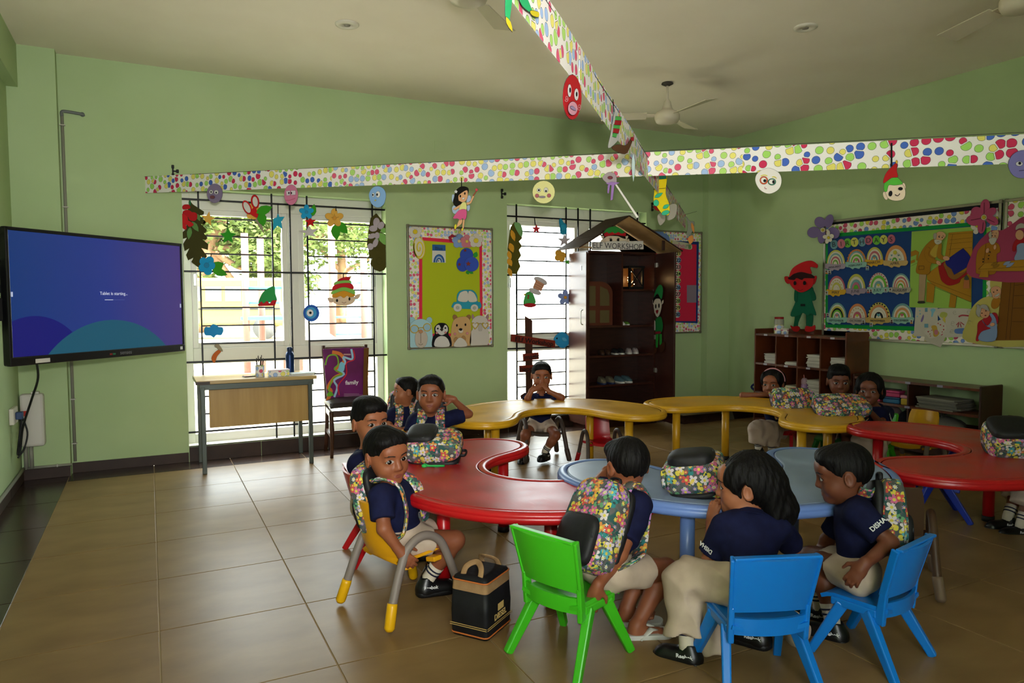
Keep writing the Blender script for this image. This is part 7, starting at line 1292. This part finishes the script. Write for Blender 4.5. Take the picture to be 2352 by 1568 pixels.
def sleeve_text(info, arm, s='DISHA', out=None, size=.026, t=.55, sgn=1):
    sh, el = Vector(arm[0]), Vector(arm[1]); d = (el-sh).normalized(); p = sh.lerp(el, t); o = Vector(out); o = (o-d*o.dot(d)).normalized(); ux = d.cross(o)*sgn
    up = o.cross(ux); p = p+o*.0575
    ob = font_obj('sleeve_lettering', s, size, .0006, .0006, M('d8d8d8', .6)); ob.parent = info[0]
    ob.matrix_local = info[0].matrix_world.inverted() @ Matrix(((ux.x, up.x, o.x, p.x), (ux.y, up.y, o.y, p.y), (ux.z, up.z, o.z, p.z), (0, 0, 0, 1)))
# ---- backpacks
def superell(rx, ry, rz, e=.45, n=28, m=18, c=(0, 0, 0), bulge=None):
    mb = MB(); pw = lambda v: math.copysign(abs(v)**e, v)
    for j in range(m+1):
        ph = -math.pi/2+math.pi*j/m
        for i in range(n):
            th = 2*math.pi*i/n; x, y, z = pw(math.cos(ph))*pw(math.cos(th))*rx, pw(math.cos(ph))*pw(math.sin(th))*ry, pw(math.sin(ph))*rz
            if bulge: x, y, z = bulge(x, y, z)
            mb.v.append((x+c[0], y+c[1], z+c[2]))
    for j in range(m):
        for i in range(n): mb.f.append([j*n+i, j*n+(i+1) % n, (j+1)*n+(i+1) % n, (j+1)*n+i]); mb.mi.append(0); mb.sm.append(True)
    return mb
def backpack(label, mw, w=.26, hgt=.36, dep=.13, straps=None, pocket=True, group='floral school backpacks', loose=True):
    """local frame: x width, y outward from the wearer's back, z up; origin at the bottom centre of the back panel"""
    t = thing('backpack', label, 'backpack', mw=mw, group=group)
    bg = lambda x, y, z: (x*(1-.12*max(0, z/hgt*2)**2), y*(1-.2*max(0, z/hgt*2)), z)
    superell(w/2, dep/2, hgt/2, .42, 28, 18, (0, dep/2, hgt/2), bg).build('main_compartment', FLORAL, t, uv=True)
    superell(w*.46, .02, hgt*.47, .4, 20, 10, (0, .002, hgt*.5)).build('back_panel', BLK, t)
    if pocket:
        superell(w*.4, dep*.29, hgt*.27, .5, 24, 14, (0, dep*.92, hgt*.3)).build('front_pocket', BLK, t)
        MB().tube([(w*.37*math.cos(a), dep*1.12, hgt*(.33+.22*math.sin(a))) for a in [math.pi*k/14 for k in range(15)]], .004, 6).build('pocket_zip', M('26262a', .4), t)
        o = font_obj('logo', 'wildcraft', .022, .0005, 0, M('c8ccc8', .5)) if False else MB().prism(LF(-.02, 0, .03, .006, .014), dep*1.2, dep*1.205, T=lambda p: Vector((p.x, p.z, hgt*.32+p.y))).build('logo_mark', M('6ab83a', .5), t)
    MB().tube(spl([(-w*.43, dep*.45, hgt*.25), (-w*.44, dep*.5, hgt*.6), (-w*.33, dep*.5, hgt*.9), (0, dep*.5, hgt*.985), (w*.33, dep*.5, hgt*.9), (w*.44, dep*.5, hgt*.6), (w*.43, dep*.45, hgt*.25)], 5, False), .006, 6).build('main_zip', M('101012', .5), t)
    MB().tube(spl([(-.03, .02, hgt*.97), (-.025, .02, hgt*1.06), (.025, .02, hgt*1.06), (.03, .02, hgt*.97)], 4, False), .009, 8, flat=.5).build('grab_handle', BLK, t)
    for sx in (-1, 1): superell(.012, dep*.3, hgt*.2, .5, 14, 8, (sx*w*.48, dep*.5, hgt*.26)).build('side_pocket', FLORAL, t, uv=True)
    if straps:
        iv = mw.inverted()
        for P in straps:
            pts = spl([iv @ Vector(p) for p in P], 6, False); MB().tube(pts, [.035]*len(pts), 12, flat=.26, up=(0, 1, 0)).build('shoulder_strap', FLORAL, t, uv=True)
            q = pts[-1]; MB().tube([pts[-4], pts[-1]], .012, 8, flat=.35).build('strap_buckle', BLK, t)
    elif loose:
        for sx in (-1, 1): MB().tube(spl([(sx*.06, -.005, hgt*.93), (sx*.075, -.045, hgt*.8), (sx*.085, -.05, hgt*.5), (sx*.09, -.03, hgt*.22), (sx*.1, .0, hgt*.06)], 5, False), .026, 10, flat=.26, up=(0, 1, 0)).build('shoulder_strap', FLORAL, t, uv=True)
    return t
def frame(o, z, y):
    z = Vector(z).normalized(); y = Vector(y); y = (y-z*y.dot(z)).normalized(); x = y.cross(z); o = Vector(o)
    return Matrix(((x.x, y.x, z.x, o.x), (x.y, y.y, z.y, o.y), (x.z, y.z, z.z, o.z), (0, 0, 0, 1)))
def worn(info, label, lean=None, off=.075, drop=-.06, w=.25, hgt=.34, dep=.12, front=True):
    i = info[1]; X, Z, Yb = i['X'], i['Z'], i['Y']
    fw = i['fwd']; bk = -(fw-Z*fw.dot(Z)).normalized()
    o = i['pel']+Z*(.075+drop)+bk*off; mw = frame(o, Z if lean is None else lean, bk); st = []
    for sh in (i['sa'], i['sb']):
        out = (Vector(sh)-i['neck']); out = (out-Z*out.dot(Z)).normalized(); s0 = i['neck'].lerp(Vector(sh), .55)
        top = o+Z*hgt*.9+out*.05
        st.append([top+bk*.015, s0+Z*.055+bk*.045, s0+Z*.062, s0+Z*.02-bk*.072, s0-Z*.1-bk*.084+out*.015, s0-Z*.19-bk*.055+out*.05, i['pel']+Z*.07+out*.125-bk*.0, o+Z*.05+out*.1])
    if not front: st = [p[:3] for p in st]
    return backpack(label, mw, w, hgt, dep, st)
# ================================================================ the twelve children
UP = Vector((0, 0, 1))
def hips(pel, sa, sb, w=.058): x = (Vector(sb)-Vector(sa)); x.z = 0; x.normalize(); return Vector(pel)-x*w, Vector(pel)+x*w
def kid(label, pel, neck, head, hd, L, R, lL, lR, **k):
    """L/R: kid's left/right arm (shoulder, elbow, wrist, hand direction, palm normal, curl); lL/lR legs (knee, ankle, foot direction)"""
    a = [(*L, 1 if len(L) == 6 else L[6])[:7], (*R, -1)[:7]]; a[0] = (*L[:6], 1); a[1] = (*R[:6], -1)
    hl, hr = hips(pel, L[0], R[0])
    return person(label, pel, neck, head, hd, a, [(hl, *lL), (hr, *lR)], **k), a
# A: child on the yellow chair, looking back at the camera
A, Aa = kid('child on yellow chair looking over the shoulder, floral backpack on', J(930, 1234, 3.34), J(900, 1118, 3.3), J(888, 1042, 3.26), -CF*.72+CR*.6-UP*.12,
    (J(938, 1122, 3.44), J(952, 1190, 3.47), J(985, 1228, 3.5), CR+UP*-.3, -UP, .3), (J(874, 1138, 3.18), J(882, 1214, 3.12), J(917, 1263, 3.14), CR*.7-UP*.8, CR*-.2+CF*.8, .45),
    (J(1012, 1222, 3.55), J(995, 1300, 3.62), CR*.6+CF*.5), (J(1045, 1240, 3.40), J(985, 1325, 3.42), CR*.75+CF*.3), hs=1.16, s=1.1, h=.0045, hup=UP+CR*-.12, look=.004)
worn(A, 'floral backpack worn by the child on the yellow chair', off=.06, drop=.0, hgt=.31, dep=.1)
# B: child behind A, lower face hidden
B, Ba = kid('child in navy polo peeping over the child on the yellow chair', J(850, 1150, 3.93), J(840, 1040, 3.95), J(850, 968, 3.94), -CF*.75+CR*.6,
    (J(872, 1052, 4.08), J(900, 1100, 4.15), J(925, 1075, 4.1), CR, -UP, .3), (J(822, 1064, 3.86), J(850, 1115, 3.8), J(900, 1105, 3.85), CR, -UP, .3),
    (J(980, 1150, 4.15), J(990, 1235, 4.1), CR), (J(965, 1160, 3.95), J(975, 1250, 3.95), CR), hair='thick', skin=1, hs=1.17, s=1.08, bottom='skirt', skirt=.6, look=.004)
# C: profile child at the back
C, Ca = kid('child in profile looking left beside the purple bag chair', J(930, 996, 5.97), J(930, 938, 5.97), J(932, 896, 5.95), -CR*.93-CF*.3+UP*.05,
    (J(958, 949, 6.0), J(958, 975, 5.95), J(935, 985, 5.85), -CR, -UP, .3), (J(902, 950, 5.93), J(892, 978, 5.88), J(912, 986, 5.8), CR, -UP, .4),
    (J(945, 1010, 5.8), J(945, 1055, 5.8), -CF), (J(920, 1010, 5.8), J(920, 1055, 5.8), -CF), skin=1, hs=1.05, s=1.02, h=.0065)
worn(C, 'floral backpack worn by the child in profile', off=.06)
# D: child with hand at the ear
D, Da = kid('child facing the camera with one hand held to the ear', J(982, 1030, 5.04), J(988, 958, 5.02), J(990, 903, 4.98), -CF*.98+UP*.02,
    (J(1026, 962, 5.05), J(1076, 950, 5.12), J(1040, 916, 5.03), -CR*.9+UP*.1, -CF*-.2-CR*.2+UP*.1-CF*.6, .5), (J(953, 965, 5.02), J(940, 1003, 4.98), J(952, 1030, 4.86), -CF, -UP, .3),
    (J(1000, 1045, 4.85), J(1000, 1110, 4.85), -CF), (J(962, 1045, 4.85), J(962, 1110, 4.85), -CF), skin=0, hs=1.2, s=1.1, h=.0055)
worn(D, 'floral backpack worn by the child holding an ear', off=.06)
# E: chin on hands by the window
Ek, Ea = kid('child resting chin on both hands at the far yellow table', J(1241, 975, 6.5), J(1243, 908, 6.46), J(1244, 861, 6.4), -CF*.95-UP*.12,
    (J(1270, 918, 6.47), J(1290, 913, 6.27), J(1260, 898, 6.28), -CR*.4+UP*.5, -CR*.6+CF*.5, .5), (J(1216, 918, 6.47), J(1212, 914, 6.27), J(1222, 895, 6.27), CR*.7+UP*.25, CR*.3+CF*.6, .55),
    (J(1276, 1000, 6.28), J(1252, 1036, 6.3), -CF*.7-CR*.3), (J(1207, 998, 6.28), J(1204, 1042, 6.35), -CF*.7-CR*.2), skin=0, hs=1.12, s=1.04, h=.006, look=0.)
# F: child on the green chair from behind
Fk, Fa = kid('child on the green chair leaning to the table, seen from behind', J(1388, 1306, 2.95), J(1438, 1134, 3.05), J(1440, 1066, 3.1), CF*.92-CR*.32-UP*.15,
    (J(1398, 1142, 3.14), J(1372, 1112, 3.25), J(1395, 1080, 3.36), CR*.4+CF*.8, -UP, .3), (J(1468, 1160, 2.99), J(1424, 1272, 2.88), J(1372, 1346, 2.8), -CR*.3-UP*.9, CR*.2+CF*.9, .3),
    (J(1475, 1298, 3.2), J(1440, 1395, 3.15), CR), (J(1530, 1306, 3.14), J(1462, 1436, 3.03), CR*.95+CF*.1), hs=1.1, s=1.12, h=.0045, shoes='flip')
worn(Fk, 'floral backpack worn by the child on the green chair', off=.06, drop=-.12, w=.27, hgt=.38, dep=.14)
# G: long haired child in profile
G, Ga = kid('long haired child in profile with hands at the mouth', J(1716, 1338, 2.73), J(1722, 1186, 2.84), J(1712, 1110, 2.88), -CR*.92+CF*.32+UP*-.05,
    (J(1664, 1212, 2.82), J(1630, 1285, 2.86), J(1634, 1200, 2.98), UP*.95+CR*.15, CR*.6+CF*.5, .55), (J(1786, 1210, 2.84), J(1822, 1256, 2.98), J(1796, 1180, 3.08), UP*.7-CR*.4, -CR*.6+CF*.5, .5),
    (J(1575, 1330, 2.9), J(1578, 1478, 2.84), -CR*.7+CF*.4), (J(1690, 1345, 3.0), J(1736, 1436, 2.88), -CR*.6+CF*.5), hair='girl', skin=1, hs=1.16, s=1.08, h=.0045, bottom='skirt', skirt=.88, sleeve=.8, extra=(cone(J(1770, 1365, 2.84), J(1835, 1452, 2.86), .05, .055, .05), cone(J(1600, 1350, 2.9), J(1640, 1490, 2.84), .06, .055, .05, cut=.03)))
sleeve_text(G, Ga[0], out=-CR-CF*.6, size=.024)
# H: child on the right blue chair
Hk, Ha = kid('child facing left on the right blue chair with hand on the hip', J(1968, 1312, 2.93), J(1968, 1146, 2.99), J(1935, 1084, 3.0), -CR*.93+CF*.28-UP*.2,
    (J(1975, 1178, 2.86), J(2045, 1246, 2.78), J(1984, 1296, 2.73), -CR*.5-UP*.7, CR*.5+CF*.6, .5), (J(1950, 1170, 3.1), J(1900, 1240, 3.2), J(1880, 1270, 3.25), -CR, -UP, .3),
    (J(1885, 1292, 3.08), J(1912, 1428, 3.02), -CR*.7+CF*.5), (J(1862, 1278, 3.22), J(1885, 1390, 3.2), -CR*.7+CF*.5), skin=2, hs=1.14, s=1.1, h=.0045)
worn(Hk, 'floral backpack worn by the child on the right blue chair', off=.065, drop=.0, w=.25, hgt=.31, dep=.11, front=False)
sleeve_text(Hk, Ha[0], out=-CF-CR*.1+UP*.3, size=.026, t=.58, sgn=-1)
# I, J, K: trio at the right yellow table
I_, Ia = kid('child with a pink hair band leaning an arm on the yellow table', J(1785, 985, 6.62), J(1780, 922, 6.6), J(1775, 880, 6.55), -CF*.75-CR*.6-UP*.05,
    (J(1806, 930, 6.66), J(1812, 945, 6.5), J(1790, 915, 6.42), -CR, -UP, .3), (J(1757, 930, 6.56), J(1706, 908, 6.45), J(1752, 906, 6.4), CR, -UP, .3),
    (J(1770, 990, 6.38), J(1772, 1030, 6.42), -CR*.5-CF*.6), (J(1740, 985, 6.4), J(1742, 1028, 6.42), -CR*.8-CF*.4), hair='band', skin=0, hs=1.16, s=1.05, h=.0065, bottom='skirt', skirt=.75)
hm = I_[1]['HM']; MB().tube([hm @ Vector((.093*1.16*math.cos(a), -.0*1.16, .02*1.16+.098*1.16*math.sin(a)))-I_[1]['inv'] for a in [math.pi*k/20 for k in range(21)]], .006, 8).build('hair_band', M('c88a94', .5), I_[0])
Jk, Ja = kid('child with thick hair behind the right backpack pair', J(1922, 990, 6.26), J(1925, 925, 6.26), J(1927, 874, 6.2), -CF*.92-CR*.25-UP*.1,
    (J(1955, 937, 6.3), J(1965, 960, 6.15), J(1945, 950, 6.0), -CF-CR*.4, -UP, .3), (J(1896, 937, 6.22), J(1888, 955, 6.05), J(1905, 945, 5.95), -CF, -UP, .3),
    (J(1945, 1000, 6.05), J(1945, 1050, 6.05), -CF), (J(1905, 1000, 6.05), J(1905, 1050, 6.05), -CF), hair='thick', skin=2, hs=1.18, s=1.05, h=.0065)
Kk, Ka = kid('child with rounded hair biting the fingers at the table end', J(2012, 1005, 5.85), J(2012, 936, 5.8), J(1997, 893, 5.75), -CF*.8-CR*.5-UP*.1,
    (J(2038, 948, 5.84), J(2022, 972, 5.68), J(1992, 938, 5.6), -CR*.3+UP*.9, -CR*.5+CF*.5, .6), (J(1990, 950, 5.72), J(1975, 965, 5.62), J(1978, 930, 5.58), UP, CR*.3+CF*.6, .6),
    (J(2010, 1015, 5.65), J(2010, 1070, 5.65), -CF), (J(1980, 1012, 5.65), J(1980, 1070, 5.65), -CF), hair='bob', skin=2, hs=1.14, s=1.04, h=.0065, bottom='skirt', skirt=.7)
sleeve_text(Kk, Ka[0], out=-CF+CR*.3, size=.03)
# L: child cut off by the right edge
Lk, La = kid('child at the right picture edge showing only one leg and black shoe', J(2475, 1090, 4.5), J(2475, 985, 4.5), J(2475, 920, 4.48), -CR*.9+CF*.2,
    (J(2470, 1010, 4.4), J(2455, 1060, 4.35), J(2420, 1060, 4.3), -CR, -UP, .3), (J(2490, 1005, 4.6), J(2470, 1060, 4.6), J(2430, 1060, 4.6), -CR, -UP, .3),
    (J(2375, 1120, 4.38), J(2345, 1205, 4.36), -CR), (J(2345, 1105, 4.52), J(2315, 1188, 4.46), -CR*.95), skin=2, hs=1.1, s=1.05, h=.0075, bottom='skirt', skirt=.5)
# ---- backpacks standing or lying on the tables
def lay(label, x, y, d, zdir, ydir, w=.27, hgt=.36, dep=.13, **k):
    p = J(x, y, d); p.z = ZT+.003; z = Vector(zdir); z.z = 0; return backpack(label, frame(p, z+UP*.02, ydir), w, hgt, dep, **k)
lay('floral backpack with black pocket lying on the left red table', 938, 1035, 4.02, CR*.95+CF*-.12, UP*.97-CF*.28, .24, .31, .14)
key = thing('key_strap', 'bright green key strap on the backpack at the left red table', 'key strap', tuple(J(975, 1073, 3.72)))
MB().tube(spl([(0, 0, .02), (.05, -.01, .0), (.1, -.02, .0), (.08, -.03, .005), (.0, -.01, .01)], 4, False), .006, 8, flat=.4).build('strap', M('1fa048', .6), key); MB().lathe([(0, 0), (.014, .002), (.016, .012), (0, .02)], n=12).build('bead', M('2fae4c', .5), key)
lay('floral backpack with black flap lying on the blue table', 1592, 1150, 3.14, CR*.35+CF*.9, UP*.92-CR*.1+CF*.1, .26, .36, .16)
lay('floral backpack with dangling straps on the right yellow table', 1768, 940, 5.9, CR*.9+CF*.1, UP*.45-CF*.9, .22, .36, .13, pocket=False)
lay('plump floral backpack at the end of the right yellow table', 1868, 952, 5.5, CR*.96+CF*.05, UP*.85-CF*.5, .23, .42, .115, pocket=False)
lay('floral backpack cut off on the right red table', 2256, 1050, 4.1, CR*.9+CF*-.25, UP*.9-CF*.4, .26, .4, .16)
# ---- lunch bag on the floor
lb_o = J(1106, 1405, 3.12); lb_o.z = 0
lb = thing('lunch_bag', 'black and tan insulated lunch bag on the floor', 'bag', tuple(lb_o), -.95)
lw, ld, lh = .18, .22, .255; BK2 = noisy('black_bag_nylon', '0c0c0f', '131317', 14, .6, .3, .4, 60); TAN = noisy('tan_canvas', '8a6a48', '9a7a55', 20, .8, .2, .3, 200)
bl_ = lambda z, e=0: [(-lw/2+e, -ld/2+e), (lw/2-e, -ld/2+e), (lw/2-e, ld/2-e), (-lw/2+e, ld/2-e)]
def rrect(w, d, r, n=5): return [(sx*(w/2-r)+r*math.cos(a), sy*(d/2-r)+r*math.sin(a)) for sx, sy, a0 in ((1, 1, 0), (-1, 1, 90), (-1, -1, 180), (1, -1, 270)) for a in [math.radians(a0+90*k/n) for k in range(n+1)]]
loft([(rrect(lw*.97, ld*.97, .02), 0), (rrect(lw, ld, .02), .015), (rrect(lw*1.02, ld*1.03, .02), .11), (rrect(lw*.97, ld*.98, .02), .2)], [0]*3).build('bag_body', BK2, lb)
loft([(rrect(lw*.98, ld*.99, .02), .198), (rrect(lw*.95, ld*.97, .02), .24)], [0], False).build('tan_band', TAN, lb)
loft([(rrect(lw*.95, ld*.97, .02), .238), (rrect(lw*.9, ld*.93, .02), .252), (rrect(lw*.6, ld*.7, .02), .262)], [0, 0]).build('lid', BK2, lb)
for z, k in ((.012, 1.005), (.241, .965)): MB().tube([(a, b, z) for a, b in rrect(lw*k, ld*k, .02)], .0035, 6, closed=True).build('orange_piping', M('b8642a', .6), lb)
for sy in (-1, 1): MB().tube(spl([(-.04, sy*ld*.42, .235), (-.038, sy*ld*.3, .285), (0, sy*ld*.18, .305), (.038, sy*ld*.3, .285), (.04, sy*ld*.42, .235)], 5, False), .014, 8, flat=.2).build('carry_handle', TAN, lb)
for z in (.045, .053): MB().bb((lw*.513, -ld*.5, z), (lw*.518, ld*.5, z+.003)).build('gold_line', M('b8985a', .5), lb)
for z in (.045, .053): MB().bb((-lw*.5, -ld*.521, z), (lw*.5, -ld*.516, z+.003)).build('gold_line', M('b8985a', .5), lb)
o = font_obj('brand_lettering', 'DIESEL', .036, .0005, .0008, M('c8a868', .5)); o.parent = lb; o.matrix_local = Matrix.Translation((lw*.522, .0, .068)) @ Matrix.Rotation(math.pi/2, 4, 'Z') @ Matrix.Rotation(math.pi/2, 4, 'X')
MB().bb((lw*.515, -.02, .1), (lw*.52, .03, .13)).build('gold_badge', M('c8a868', .5), lb)
